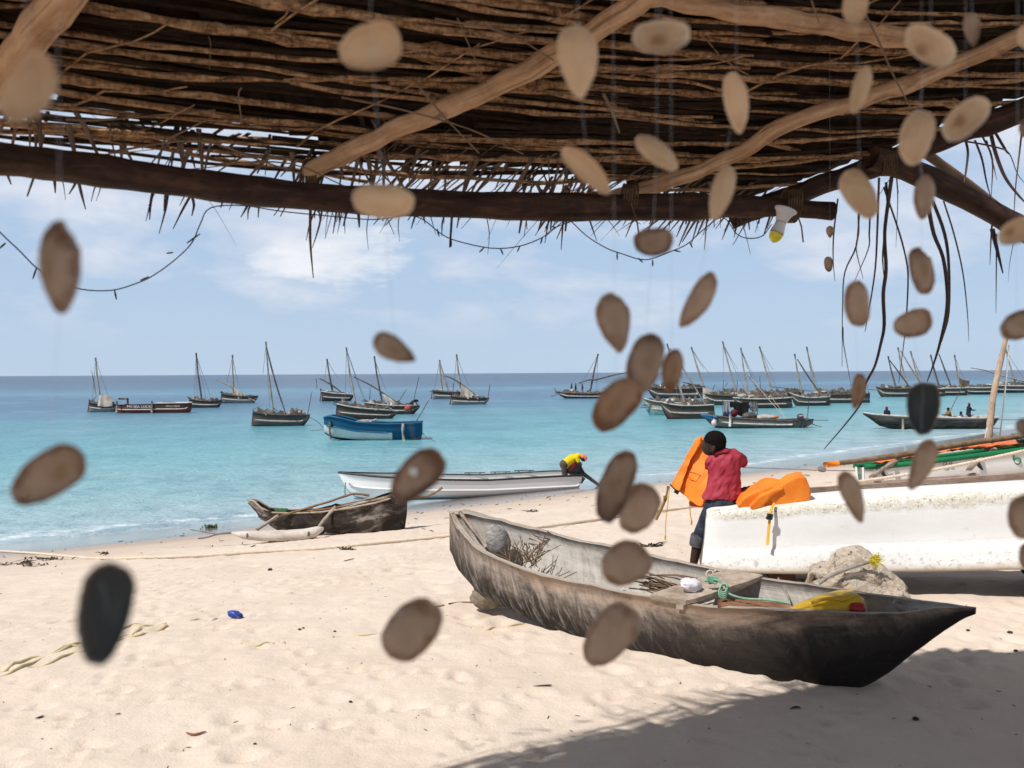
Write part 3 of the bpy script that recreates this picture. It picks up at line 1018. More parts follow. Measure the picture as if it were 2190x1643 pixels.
for (u, v, a, b_) in ((78, 573, -8, 24), (12, 520, -14, 12), (245, 621, 4, 20), (318, 592, -18, 8), (370, 540, -14, 2), (400, 520, 28, -20), (965, 512, 0, 16), (1035, 530, -10, 10), (1070, 531, 6, 14), (1112, 527, -6, 12), (1160, 508, -4, 14), (1190, 488, -10, -4), (1320, 540, 0, 16), (1365, 552, 10, 10), (1396, 556, 0, 14), (1440, 535, 16, 4), (1475, 518, 6, 12), (935, 490, 4, 16)):
    D = interp(u, [(0, 2.72), (700, 3.2), (1700, 3.6)])
    mb = MB()
    p0, p1 = P(u, v, D), P(u + a, v + b_, D)
    mb.tube([p0, (p0 + p1) / 2, p1], [0.0022, 0.0034, 0.0018], 6)
    mb.build('bulb', m_cable, sl)

# lamp holder with its bulb
m_white = plain('white_plastic', [(0.62, 0.60, 0.57), (0.74, 0.72, 0.68)], (9, 9, 9), 0.45, 0.4, 0.1, 0.002)
m_yel = plain('yellow_glass', [(0.80, 0.62, 0.02), (0.85, 0.70, 0.05)], (9, 9, 9), 0.25, 0.5, 0.0)
lb = thing('light_bulb', P(1668, 470, 3.45), 'white lamp holder with yellow tipped bulb hanging from the end of the beam', 'lamp')
a = P(1681, 448, 3.45)
dd = P(1656, 512, 3.45) - a


def lathe(mb, a, d, prof, n=16):
    mb.tube([a + d * t for t, r in prof], [r for t, r in prof], n)


mb = MB()
lathe(mb, a, dd, [(-0.02, 0.036), (0.0, 0.044), (0.04, 0.044), (0.10, 0.036), (0.22, 0.028), (0.40, 0.023), (0.42, 0.02)])
mb.build('lamp_holder', m_white, lb)
mb = MB()
lathe(mb, a, dd, [(0.43, 0.018), (0.46, 0.021), (0.52, 0.0215), (0.7, 0.026), (0.80, 0.0275)])
mb.build('bulb_base', m_white, lb)
mb = MB()
lathe(mb, a, dd, [(0.81, 0.0265), (0.88, 0.026), (0.98, 0.022), (1.06, 0.014), (1.1, 0.004)])
mb.build('bulb_glass', m_yel, lb)
# ------------------------------------------------------------------ hulls
def prof(t, pl, pr):
    (fl, wl), (fr, wr) = pl, pr
    a = 1 - (1 - min(1, t / fl)) ** 2.2
    b = 1 - (1 - min(1, (1 - t) / fr)) ** 2.2
    return (wl + (1 - wl) * a) * (wr + (1 - wr) * b)


class Hull:
    """a boat laid along the plan line A0-A1; its rim and keel follow the heights seen from the beach"""
    def __init__(s, A0, A1, rim, keel, bmax, pl, pr, far=None, n=30, m=9, power=2.4, th=0.035, deep=0.8, kshift=0.2):
        A0, A1 = np.array(A0[:2], float), np.array(A1[:2], float)
        dv = A1 - A0
        s.len = np.linalg.norm(dv)
        dv = dv / s.len
        nn = np.array([dv[1], -dv[0]])
        if nn[1] > 0:
            nn = -nn
        s.nn, s.dv = nn, dv
        s.N, s.F, s.K, s.ts, s.b = [], [], [], [], []
        for i in range(n + 1):
            t = i / n
            t = 0.5 - 0.5 * math.cos(math.pi * t) if True else t
            ax = A0 + dv * s.len * t
            b = bmax * prof(t, pl, pr)
            Np, Fp, Kp = ax + nn * b, ax - nn * b, ax + nn * b * kshift
            uN, uF, uK = upx(*Np), upx(*Fp), upx(*Kp)
            zn = zat(uN, interp(uN, rim), Np[1])
            zf = zat(uF, interp(uF, far), Fp[1]) if far else zn
            zk = zat(uK, interp(uK, keel), Kp[1])
            s.N.append(np.array([*Np, zn]))
            s.F.append(np.array([*Fp, zf]))
            s.K.append(np.array([*Kp, min(zk, min(zn, zf) - 0.01)]))
            s.ts.append(t)
            s.b.append(b)
        s.n, s.m, s.power, s.th, s.deep = n, m, power, th, deep

    def pt(s, i, ang, inner=False, off=0.0):
        """ang 0 = near rim, pi/2 = keel, pi = far rim"""
        M_ = (s.N[i] + s.F[i]) / 2
        c, d = math.cos(ang), math.sin(ang)
        lat = math.copysign(abs(c) ** (2 / s.power), c)
        dep = abs(d) ** (2 / s.power)
        hb = s.N[i] - M_
        if inner:
            lat *= max(0.0, 1 - s.th / max(s.b[i], 1e-6))
            dep *= s.deep
        elif off:
            lat *= 1 + off / max(s.b[i], 0.02)
        return M_ + hb * lat + (s.K[i] - M_) * dep, 1 - abs(d) ** (2 / s.power)

    def at(s, t, ang, inner=False, off=0.0):
        i = min(range(s.n + 1), key=lambda k: abs(s.ts[k] - t))
        j = min(s.n, i + 1) if s.ts[i] < t else max(0, i - 1)
        a, b = s.pt(i, ang, inner, off)[0], s.pt(j, ang, inner, off)[0]
        k = 0 if s.ts[i] == s.ts[j] else (t - s.ts[i]) / (s.ts[j] - s.ts[i])
        return a + (b - a) * k

    def mesh(s):
        mb = MB()
        m = s.m
        out, inn, gt, lt, hl, hg, gi = [], [], [], [], [], [], []
        for i in range(s.n + 1):
            ro, ri = [], []
            for j in range(m * 2 + 1):
                a = math.pi * j / (2 * m)
                p, g_ = s.pt(i, a)
                ro.append(p)
                gt.append(g_)
                lt.append(s.ts[i])
                hl.append(s.ts[i] * s.len)
                hg.append((1 - g_) * (s.N[i][2] - s.K[i][2]))
                ri.append(s.pt(i, a, True)[0])
            out.append(ro)
            inn.append(ri)
        z = [0.0] * len(gt)
        one = [1.0] * len(gt)
        mb.grid(out, flip=True, gt=gt, lt=lt, hl=hl, hg=hg, inn=z)
        mb.grid(inn, flip=False, gt=gt, lt=lt, hl=hl, hg=hg, inn=one)
        w_ = 2 * m + 1
        no = (s.n + 1) * w_
        f = []
        for i in range(s.n):
            a, b = i * w_, (i + 1) * w_
            f.append((a, b, b + no, a + no))
            a, b = a + 2 * m, b + 2 * m
            f.append((a, a + no, b + no, b))
        if s.b[0] > 0.02:
            f.append(tuple(range(0, w_))[::-1])
            f.append(tuple(range(no, no + w_)))
        if s.b[-1] > 0.02:
            f.append(tuple(range(s.n * w_, s.n * w_ + w_)))
            f.append(tuple(range(no + s.n * w_, no + s.n * w_ + w_))[::-1])
        for q in f:
            mb.f.append(q)
            mb.sm.append(False)
        return mb

    def rail(s, ang, r, flat=1.0, t0=0.0, t1=1.0, off=0.0, lift=0.0, n=6, step=1):
        pts = []
        for i in range(0, s.n + 1, step):
            if t0 <= s.ts[i] <= t1:
                p = s.pt(i, ang, False, off)[0].copy()
                p[2] += lift
                pts.append(p)
        mb = MB()
        if len(pts) > 1:
            mb.tube(pts, r, n, flat=flat)
        return mb


def hullmat(name, bands, inner, grain=(3.0, 26.0), dirt=0.35, dark=(0.05, 0.035, 0.025), rough=0.8, lbands=None, spots=0.0, bmp=0.5, spec=0.25, dl=(0.46, 0.71)):
    """paint in bands by height on the planking; wear by noise along the planks"""
    m, t, b = base(name, rough, spec)
    cv = t.nodes.new('ShaderNodeCombineXYZ')
    t.links.new(attr(t, 'hl'), cv.inputs[0])
    t.links.new(attr(t, 'hg'), cv.inputs[1])
    t.links.new(mth(t, 'MULTIPLY', attr(t, 'inn'), 3.3), cv.inputs[2])
    v = cv.outputs[0]
    g1 = noise(t, mapping(t, v, (grain[0], grain[1], 1)), 1.0, 7, 0.7, 0.4)
    g2 = noise(t, mapping(t, v, (1.3, 3.0, 1), (5, 2, 0)), 1.0, 6, 0.65, 0.6)
    g3 = noise(t, mapping(t, v, (grain[0] * 5, grain[1] * 3, 1)), 1.0, 3, 0.7)
    gj = mth(t, 'ADD', attr(t, 'gt'), mth(t, 'MULTIPLY', mth(t, 'ADD', g1, -0.5), 0.03))
    c = ramp(t, gj, bands, 'CONSTANT' if lbands is None else 'CONSTANT')
    if lbands:
        c2 = ramp(t, gj, lbands[1], 'CONSTANT')
        c = mixc(t, ramp(t, attr(t, 'lt'), [(lbands[0] - 0.004, 0.0), (lbands[0] + 0.004, 1.0)]), c, c2)
    c = mixc(t, attr(t, 'inn'), c, inner)
    c = mixc(t, mth(t, 'MULTIPLY', ramp(t, g1, [(dl[0], 0.0), (dl[1], 1.0)]), dirt), c, dark)
    c = mixc(t, mth(t, 'MULTIPLY', ramp(t, g2, [(dl[0], 0.0), (dl[1], 1.0)]), dirt), c, dark)
    if spots:
        c = mixc(t, mth(t, 'MULTIPLY', ramp(t, g3, [(0.62, 0.0), (0.70, 1.0)]), spots), c, dark)
    t.links.new(c, b.inputs['Base Color'])
    bump(t, b, mth(t, 'ADD', g1, mth(t, 'MULTIPLY', g3, 0.4)), bmp, 0.012)
    return m


# ------------------------------------------------------------------ the dark dugout canoe in the foreground
def canoe_mat():
    m, t, b = base('weathered_dugout', 0.72, 0.25)
    cv = t.nodes.new('ShaderNodeCombineXYZ')
    t.links.new(attr(t, 'hl'), cv.inputs[0])
    t.links.new(attr(t, 'hg'), cv.inputs[1])
    t.links.new(mth(t, 'MULTIPLY', attr(t, 'inn'), 7.7), cv.inputs[2])
    v = cv.outputs[0]
    gt, lt, inn = attr(t, 'gt'), attr(t, 'lt'), attr(t, 'inn')
    big = noise(t, mapping(t, v, (1.5, 5.0, 1)), 1.0, 8, 0.66, 0.5)
    grain = noise(t, mapping(t, v, (5.0, 60.0, 1)), 1.0, 6, 0.7, 0.3)
    scr = noise(t, mapping(t, mapping(t, v, rot=(0, 0, 0.5)), (26.0, 6.0, 1)), 1.0, 6, 0.72, 0.8)
    scr2 = noise(t, mapping(t, mapping(t, v, rot=(0, 0, -0.6)), (60.0, 5.0, 1)), 1.0, 5, 0.75, 0.8)
    # pale weathered rim, tarred lower body
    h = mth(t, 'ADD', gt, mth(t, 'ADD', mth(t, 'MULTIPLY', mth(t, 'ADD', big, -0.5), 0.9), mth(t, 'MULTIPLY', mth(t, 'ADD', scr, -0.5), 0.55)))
    h = mth(t, 'SUBTRACT', h, mth(t, 'MULTIPLY', ramp(t, lt, [(0.50, 0.0), (0.74, 1.0)]), 0.30))  # right end darker: dark wood and the shelter's shade put into the colour
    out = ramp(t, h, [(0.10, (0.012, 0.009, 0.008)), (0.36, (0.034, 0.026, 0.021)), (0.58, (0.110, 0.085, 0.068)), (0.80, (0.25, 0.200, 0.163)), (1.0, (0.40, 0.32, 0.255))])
    out = mixc(t, mth(t, 'MULTIPLY', ramp(t, scr2, [(0.60, 0.0), (0.72, 1.0)]), 0.20), out, (0.30, 0.255, 0.22))
    out = mixc(t, mth(t, 'MULTIPLY', ramp(t, grain, [(0.52, 0.0), (0.75, 1.0)]), 0.5), out, (0.03, 0.022, 0.018))
    blot = noise(t, mapping(t, v, (2.6, 4.5, 1), (3, 1, 0)), 1.0, 7, 0.7, 0.9)
    out = mixc(t, mth(t, 'MULTIPLY', ramp(t, blot, [(0.50, 0.0), (0.62, 1.0)]), 0.8), out, (0.022, 0.017, 0.014))
    left = ramp(t, lt, [(0.35, 1.0), (0.62, 0.0)])
    out = mixc(t, mth(t, 'MULTIPLY', mth(t, 'MULTIPLY', left, ramp(t, scr, [(0.50, 0.0), (0.66, 1.0)])), 0.45), out, (0.42, 0.38, 0.345))
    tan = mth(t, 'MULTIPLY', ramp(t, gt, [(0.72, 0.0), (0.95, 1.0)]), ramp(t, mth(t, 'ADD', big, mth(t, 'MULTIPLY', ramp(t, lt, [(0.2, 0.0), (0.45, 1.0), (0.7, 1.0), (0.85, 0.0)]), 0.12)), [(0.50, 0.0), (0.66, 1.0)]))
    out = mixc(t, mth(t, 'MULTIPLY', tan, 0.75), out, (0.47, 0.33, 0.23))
    inb = ramp(t, mth(t, 'ADD', mth(t, 'MULTIPLY', big, 0.6), mth(t, 'MULTIPLY', scr, 0.4)), [(0.34, (0.22, 0.19, 0.165)), (0.5, (0.45, 0.41, 0.365)), (0.68, (0.62, 0.58, 0.535))])
    inb = mixc(t, mth(t, 'MULTIPLY', ramp(t, grain, [(0.55, 0.0), (0.75, 1.0)]), 0.35), inb, (0.15, 0.12, 0.10))
    c = mixc(t, inn, out, inb)
    t.links.new(c, b.inputs['Base Color'])
    bump(t, b, mth(t, 'ADD', mth(t, 'MULTIPLY', grain, 0.7), mth(t, 'ADD', scr, mth(t, 'MULTIPLY', scr2, 0.3))), 0.6, 0.010)
    return m


m_canoe = canoe_mat()
rim_n = [(962, 1096), (975, 1130), (1010, 1168), (1060, 1196), (1130, 1224), (1220, 1248), (1300, 1261), (1390, 1279), (1440, 1290), (1560, 1300), (1690, 1308), (1850, 1312), (1950, 1309), (2040, 1301), (2085, 1298)]
rim_f = [(962, 1093), (1000, 1091), (1060, 1107), (1150, 1130), (1250, 1155), (1340, 1173), (1480, 1204), (1560, 1222), (1640, 1236), (1720, 1246), (1850, 1266), (1980, 1286), (2085, 1297)]
keel = [(962, 1180), (975, 1204), (1000, 1230), (1040, 1262), (1100, 1293), (1200, 1335), (1350, 1383), (1450, 1406), (1560, 1431), (1640, 1447), (1720, 1465), (1790, 1475), (1850, 1470), (1890, 1446), (1960, 1392), (2020, 1348), (2060, 1322), (2085, 1312)]
A0, A1 = P(961, 1095, 6.45), P(2086, 1298, 4.22)
ch = Hull(A0, A1, rim_n, keel, 0.27, (0.30, 0.0), (0.42, 0.045), far=rim_f, n=56, m=12, power=2.3, th=0.032, deep=0.86, kshift=0.30)
cn_ = thing('dugout_canoe', (ch.K[40][0], ch.K[40][1], 0.0), 'dark weathered dugout canoe propped on the sand in the foreground', 'canoe')
mb = ch.mesh()
v = s_v(mb)                                       # hand-hewn unevenness
dn = 0.007 * vn(v[:, 0] * 7, v[:, 2] * 9 + v[:, 1] * 5, 41) * 2 + 0.004 * vn(v[:, 0] * 23, v[:, 1] * 21, 42) * 2
v[:, 2] += dn * 0.9
v[:, 1] += dn * 0.8
mb.v = [tuple(q) for q in v]
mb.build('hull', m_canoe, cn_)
m_plank = plain('grey_plank', [(0.25, 0.19, 0.145), (0.42, 0.335, 0.265), (0.52, 0.435, 0.36)], (2.5, 2.5, 9), 0.8, 0.2, 0.5, 0.006, 1.5, 6, fine=(0.5, (0.15, 0.11, 0.085)))


def plank(mb, a, b, wv, th, nseg=10, rnd=random.Random(4), sag=0.0):
    """a worn board from a to b, wv = its width as a vector"""
    a, b, wv = np.asarray(a, float), np.asarray(b, float), np.asarray(wv, float)
    d = b - a
    up = np.cross(d, wv)
    up /= np.linalg.norm(up)
    if up[2] < 0:
        up = -up
    rows = []
    for i in range(nseg + 1):
        s_ = i / nseg
        c = a + d * s_ + np.array([0, 0, -sag * 4 * s_ * (1 - s_)])
        e = 0.88 if i in (0, nseg) else 1
        k1, k2 = [1 + 0.06 * (rnd.random() - 0.5) for _ in range(2)]
        hw, ht = wv / 2 * e, up * th / 2 * e
        rows.append([c - hw * k1 - ht * 0.7, c - hw * k1 * 0.9 - ht, c + hw * k2 * 0.9 - ht, c + hw * k2 - ht * 0.7, c + hw * k2 + ht * 0.7, c + hw * k2 * 0.9 + ht, c - hw * k1 * 0.9 + ht, c - hw * k1 + ht * 0.7])
    mb.grid(rows, closed=True, cap=True, flip=False, smooth=False)


tn, tf = ch.at(0.47, 0.0) + np.array([0, 0, 0.012]), ch.at(0.615, math.pi) + np.array([0, 0, -0.02])
mb = MB()


def rim_depth(u, pts):
    return float(np.interp(u, [upx(q[0], q[1], q[2]) for q in pts], [q[1] for q in pts]))


a = P(1428, 1283, rim_depth(1428, ch.N) - 0.03)
b_ = P(1592, 1229, rim_depth(1592, ch.F) - 0.02)
dvec = np.array([ch.dv[0], ch.dv[1], 0.02])
plank(mb, a, b_, dvec * 0.26, 0.035, 10)
plank(mb, a + dvec * 0.075 + np.array([0, 0, -0.03]), b_ + dvec * 0.06 + np.array([0, 0, -0.03]), dvec * 0.05, 0.03, 8)
mb.build('thwart', m_plank, cn_)
# little iron rings and pegs along the rim
m_iron = plain('rusty_iron', [(0.05, 0.035, 0.03), (0.12, 0.07, 0.05)], (20, 20, 20), 0.7, 0.4, 0.3, 0.002)


def ring(mb, c, r, tr, ax1, ax2, n=14, a0=0, a1=360):
    pts = [np.asarray(c) + np.asarray(ax1) * r * math.cos(R(a0 + (a1 - a0) * i / n)) + np.asarray(ax2) * r * math.sin(R(a0 + (a1 - a0) * i / n)) for i in range(n + 1)]
    mb.tube(pts, tr, 6)


for (u, v_, D, r_) in ((1101, 1208, 5.93, 0.016), (1335, 1270, 5.25, 0.018), (1940, 1320, 4.33, 0.013)):
    mb = MB()
    ring(mb, P(u, v_, D), r_, 0.004, (1, 0, 0), (0, 0.2, 1))
    mb.build('iron_ring', m_iron, cn_)

# what lies in the canoe
m_fib = plain('grey_fibre', [(0.13, 0.12, 0.12), (0.30, 0.28, 0.27), (0.44, 0.41, 0.39)], (16, 16, 40), 0.95, 0.1, 1.0, 0.01, 1.0, 6)
mb = MB()
c = P(1066, 1158, 6.12)
mb.ell(c, (0.085, 0.075, 0.125), Matrix.Rotation(R(-16), 3, 'Y'), 14, 20, 0.10, 4.0, 5)
solo('coconut_stump', mb, m_fib, 'grey fibrous stump wedged in the left end of the dugout canoe', 'stump')
for lab, pts_ in (('bleached stick lying along the inside of the dugout, against its left tip', [(968, 1098), (990, 1130), (1020, 1168)]), ('dark notched stick beside the grey stump inside the dugout canoe', [(983, 1095), (1008, 1128), (1040, 1170)])):
    mb = MB()
    pts = spline([P(u, v_, 6.38 - 0.06 * i) + np.array([0, 0, 0]) for i, (u, v_) in enumerate(pts_)], 5)
    mb.tube(pts, [0.012 + 0.003 * math.sin(i * 1.4) for i in range(len(pts))], 8, jit=0.2, rnd=rs)
    solo('stick', mb, m_plank, lab, 'stick')
mb = MB()
rt = random.Random(8)
for i in range(46):
    u0, v0 = rt.uniform(1085, 1150), rt.uniform(1195, 1215)
    p0 = P(u0, v0, 5.95 + rt.uniform(-0.06, 0.06))
    d = np.array([rt.gauss(0.0, 0.10), rt.gauss(0.0, 0.05), rt.uniform(0.05, 0.16)])
    mb.tube(spline([p0, p0 + d * 0.5 + np.array([rt.gauss(0, 0.01), 0, 0]), p0 + d], 2), 0.0028, 5)
for i in range(14):
    p0 = P(rt.uniform(1110, 1170), rt.uniform(1135, 1180), 6.13)
    d = np.array([rt.uniform(0.03, 0.08), 0.01, -rt.uniform(0.01, 0.05)])
    mb.tube([p0, p0 + d * 0.5, p0 + d], [0.004, 0.003, 0.001], 5)
solo('twig_bundle', mb, m_twig, 'bundle of thin brown twigs standing in the left part of the dugout', 'twigs')
mb = MB()
for i in range(34):
    u0, v0 = rt.uniform(1345, 1400), rt.uniform(1225, 1262)
    p0 = P(u0, v0, 5.35 + rt.uniform(-0.1, 0.1))
    p1 = p0 + np.array([rt.uniform(0.15, 0.34), rt.uniform(-0.12, 0.06), rt.uniform(-0.12, -0.02)])
    mb.tube(spline([p0, (p0 + p1) / 2 + np.array([0, 0, rt.uniform(0, 0.03)]), p1], 2), 0.0042, 5)
solo('palm_ribs', mb, m_twig, 'sheaf of brown palm ribs lying in the dugout left of its thwart', 'palm ribs')
m_red = plain('reddish_cane', [(0.16, 0.075, 0.04), (0.34, 0.17, 0.095)], (5, 5, 20), 0.6, 0.3, 0.4, 0.003)
mb = MB()
for i in range(9):
    pts = [P(u, v_ + i * 1.8, 4.95 - 0.02 * i) for u, v_ in ((1535, 1283), (1580, 1284), (1630, 1288), (1690, 1294))]
    mb.tube(spline(pts, 4), 0.006, 6)
solo('cane_bundle', mb, m_red, 'reddish brown canes lying on the floor of the dugout right of its thwart', 'canes')


def crumple(c, r, seed, amp=0.22, freq=2.6, nu=18, nv=26, rot=None):
    mb = MB()
    mb.ell(c, r, rot, nu, nv, amp, freq, seed)
    v = s_v(mb)
    k = 0.12 * np.array(r).max() * 2 * np.abs(vn(v[:, 0] * 60, v[:, 2] * 60 + v[:, 1] * 43, seed + 5))
    v[:, 2] += k
    v[:, 0] += 0.7 * k * np.sign(vn(v[:, 0] * 31, v[:, 2] * 27, seed + 8))
    mb.v = [tuple(q) for q in v]
    return mb


m_bag = plain('thin_plastic', [(0.62, 0.52, 0.58), (0.78, 0.74, 0.80), (0.80, 0.72, 0.78)], (30, 30, 30), 0.25, 0.5, 0.5, 0.004)
solo('plastic_bag', crumple(P(1477, 1252, 5.0), (0.062, 0.045, 0.036), 12), m_bag, 'crumpled pinkish white plastic bag resting on the thwart of the dugout', 'plastic bag')
m_green = plain('green_rope', [(0.10, 0.30, 0.18), (0.22, 0.42, 0.30), (0.35, 0.42, 0.34)], (30, 30, 30), 0.8, 0.2, 0.5, 0.003)


def rope(mb, pts, r, lay=0.045, strands=3, n=5):
    """a laid rope: strands wound round the path"""
    p = np.array(pts)
    d = np.r_[0, np.cumsum(np.linalg.norm(np.diff(p, axis=0), axis=1))]
    k = max(8, int(d[-1] / (lay / 5)))
    k = min(k, 1600)
    q = np.stack([np.interp(np.linspace(0, d[-1], k), d, p[:, a]) for a in range(3)], 1)
    t = np.gradient(q, axis=0)
    t /= np.linalg.norm(t, axis=1)[:, None] + 1e-9
    ref = np.array([0.1, 0.2, 1.0])
    s1 = np.cross(t, ref)
    s1 /= np.linalg.norm(s1, axis=1)[:, None] + 1e-9
    s2 = np.cross(t, s1)
    for s_ in range(strands):
        a = 2 * math.pi * (np.linspace(0, d[-1], k) / lay + s_ / strands)
        mb.tube(q + (s1 * np.cos(a)[:, None] + s2 * np.sin(a)[:, None]) * r * 0.55, r * 0.56, n)


mb = MB()
rope(mb, spline([P(1508, 1243, 5.0), P(1530, 1240, 4.97), P(1552, 1252, 4.93), P(1556, 1268, 4.9), P(1590, 1280, 4.86), P(1640, 1283, 4.8), P(1690, 1291, 4.75)], 6), 0.0065, 0.03)
for i in range(4):
    ring(mb, P(1548, 1258, 4.9) + np.array([0, 0.0, -0.006 * i]), 0.020 + 0.004 * i, 0.005, (1, 0.2 * i, 0.3), (0, 0.6, 1))
for i in range(6):
    ring(mb, P(1516 + i * 3, 1241, 4.98), 0.016, 0.004, (0.7, 0.4, 0.3 * i - 0.8), (0, 0.5, 1))
solo('green_rope', mb, m_green, 'knotted green rope trailing from the thwart into the dugout', 'rope')
m_hemp = plain('grey_rope', [(0.20, 0.18, 0.165), (0.36, 0.33, 0.30)], (30, 30, 30), 0.85, 0.2, 0.5, 0.003)
mb = MB()
rope(mb, spline([P(1664, 1236, 5.13), P(1672, 1250, 5.08), P(1684, 1272, 5.0), P(1690, 1292, 4.95)], 6), 0.006, 0.03)
solo('grey_rope', mb, m_hemp, 'thin grey rope hung over the far rim of the dugout canoe', 'rope')
mb = MB()
ring(mb, P(1925, 1297, 4.52), 0.036, 0.008, (1, 0.2, -0.55), (0.2, 0.5, 0.45), 18)
rope(mb, spline([P(1945, 1303, 4.5), P(1970, 1301, 4.45), P(2002, 1292, 4.42)], 6), 0.009, 0.035)
solo('rope_loop', mb, m_hemp, 'dark rope with a loop lying inside the right tip of the dugout', 'rope')
mb = MB()
ring(mb, P(1518, 1228, 5.32), 0.022, 0.0055, (1, 0, 0.1), (0.1, 0.4, 0.9), 12)
ring(mb, P(1530, 1226, 5.32), 0.018, 0.005, (0.9, 0.3, 0.2), (0.1, 0.4, -0.9), 12, 0, 280)
m_cord = plain('pale_cord', [(0.50, 0.44, 0.36), (0.64, 0.58, 0.49)], (30, 30, 30), 0.85, 0.2, 0.4, 0.003)
solo('cord', mb, m_cord, 'small pale loop of cord on the far rim of the dugout beside its thwart', 'cord')

# the cut yellow container used as a bailer
m_bail = plain('yellow_plastic', [(0.62, 0.36, 0.004), (0.74, 0.45, 0.008)], (9, 9, 9), 0.42, 0.45, 0.15, 0.003, fine=(0.25, (0.35, 0.22, 0.03)))
bl = thing('bailer', P(1770, 1318, 4.62), 'yellow plastic container cut into a bailer, lying in the right half of the dugout', 'bailer')
mb = MB()
rows = []
for (u, vt, vb, hw) in ((1684, 1306, 1312, 0.03), (1720, 1292, 1320, 0.07), (1760, 1278, 1326, 0.085), (1800, 1268, 1330, 0.09), (1828, 1265, 1330, 0.085), (1838, 1274, 1328, 0.075)):
    a, b_ = P(u, vt, 4.62), P(u, vb + 6, 4.62)
    ring_ = []
    for j in range(12):
        an = 2 * math.pi * j / 12
        ca, sa = math.cos(an), math.sin(an)
        ca, sa = math.copysign(abs(ca) ** 0.38, ca), math.copysign(abs(sa) ** 0.38, sa)
        ring_.append((a + b_) / 2 + np.array([0, 1, 0.0]) * hw * ca + (a - b_) / 2 * sa)
    rows.append(ring_)
mb.grid(rows, closed=True, cap=True, flip=False)
mb.build('body', m_bail, bl)
mb = MB()
mb.tube(spline([P(1735, 1289, 4.55), P(1775, 1280, 4.53), P(1800, 1284, 4.53), P(1825, 1276, 4.53)], 4), 0.008, 8)
mb.build('handle', m_bail, bl)
m_redp = plain('red_plastic', [(0.30, 0.012, 0.015), (0.42, 0.02, 0.02)], (9, 9, 9), 0.4, 0.4, 0.1, 0.002)
mb = MB()
lathe(mb, P(1836, 1302, 4.52), np.array([0.03, -0.02, 0.0]), [(-1, 0.026), (0, 0.032), (0.6, 0.032), (0.8, 0.028), (0.9, 0.01)])
mb.build('cap', m_redp, bl)

# stone that props up the left end
m_stone = plain('brown_stone', [(0.14, 0.115, 0.085), (0.28, 0.235, 0.175), (0.40, 0.345, 0.27)], (14, 14, 14), 0.95, 0.1, 1.0, 0.02, 1.0, 7, fine=(0.5, (0.06, 0.045, 0.03)))
mb = MB()
c = P(1040, 1276, 6.12)
mb.ell((c[0] + 0.02, c[1] + 0.05, 0.045), (0.13, 0.13, 0.085), None, 16, 22, 0.14, 2.4, 9)
solo('stone', mb, m_stone, 'brown pitted stone under the left end of the dugout canoe', 'stone')
for i, (pts_, lab) in enumerate([([(870, 1304), (905, 1303), (950, 1299)], 'dark flat stick lying on sand left of the propping stone'), ([(960, 1297), (990, 1290), (1014, 1291)], 'short dark stick touching the stone under the dugout')]):
    mb = MB()
    mb.tube(spline([GZ(u, v_, 0.004) for u, v_ in pts_], 4), 0.007, 7, jit=0.2, rnd=rs)
    solo('stick', mb, m_twig, lab, 'stick')

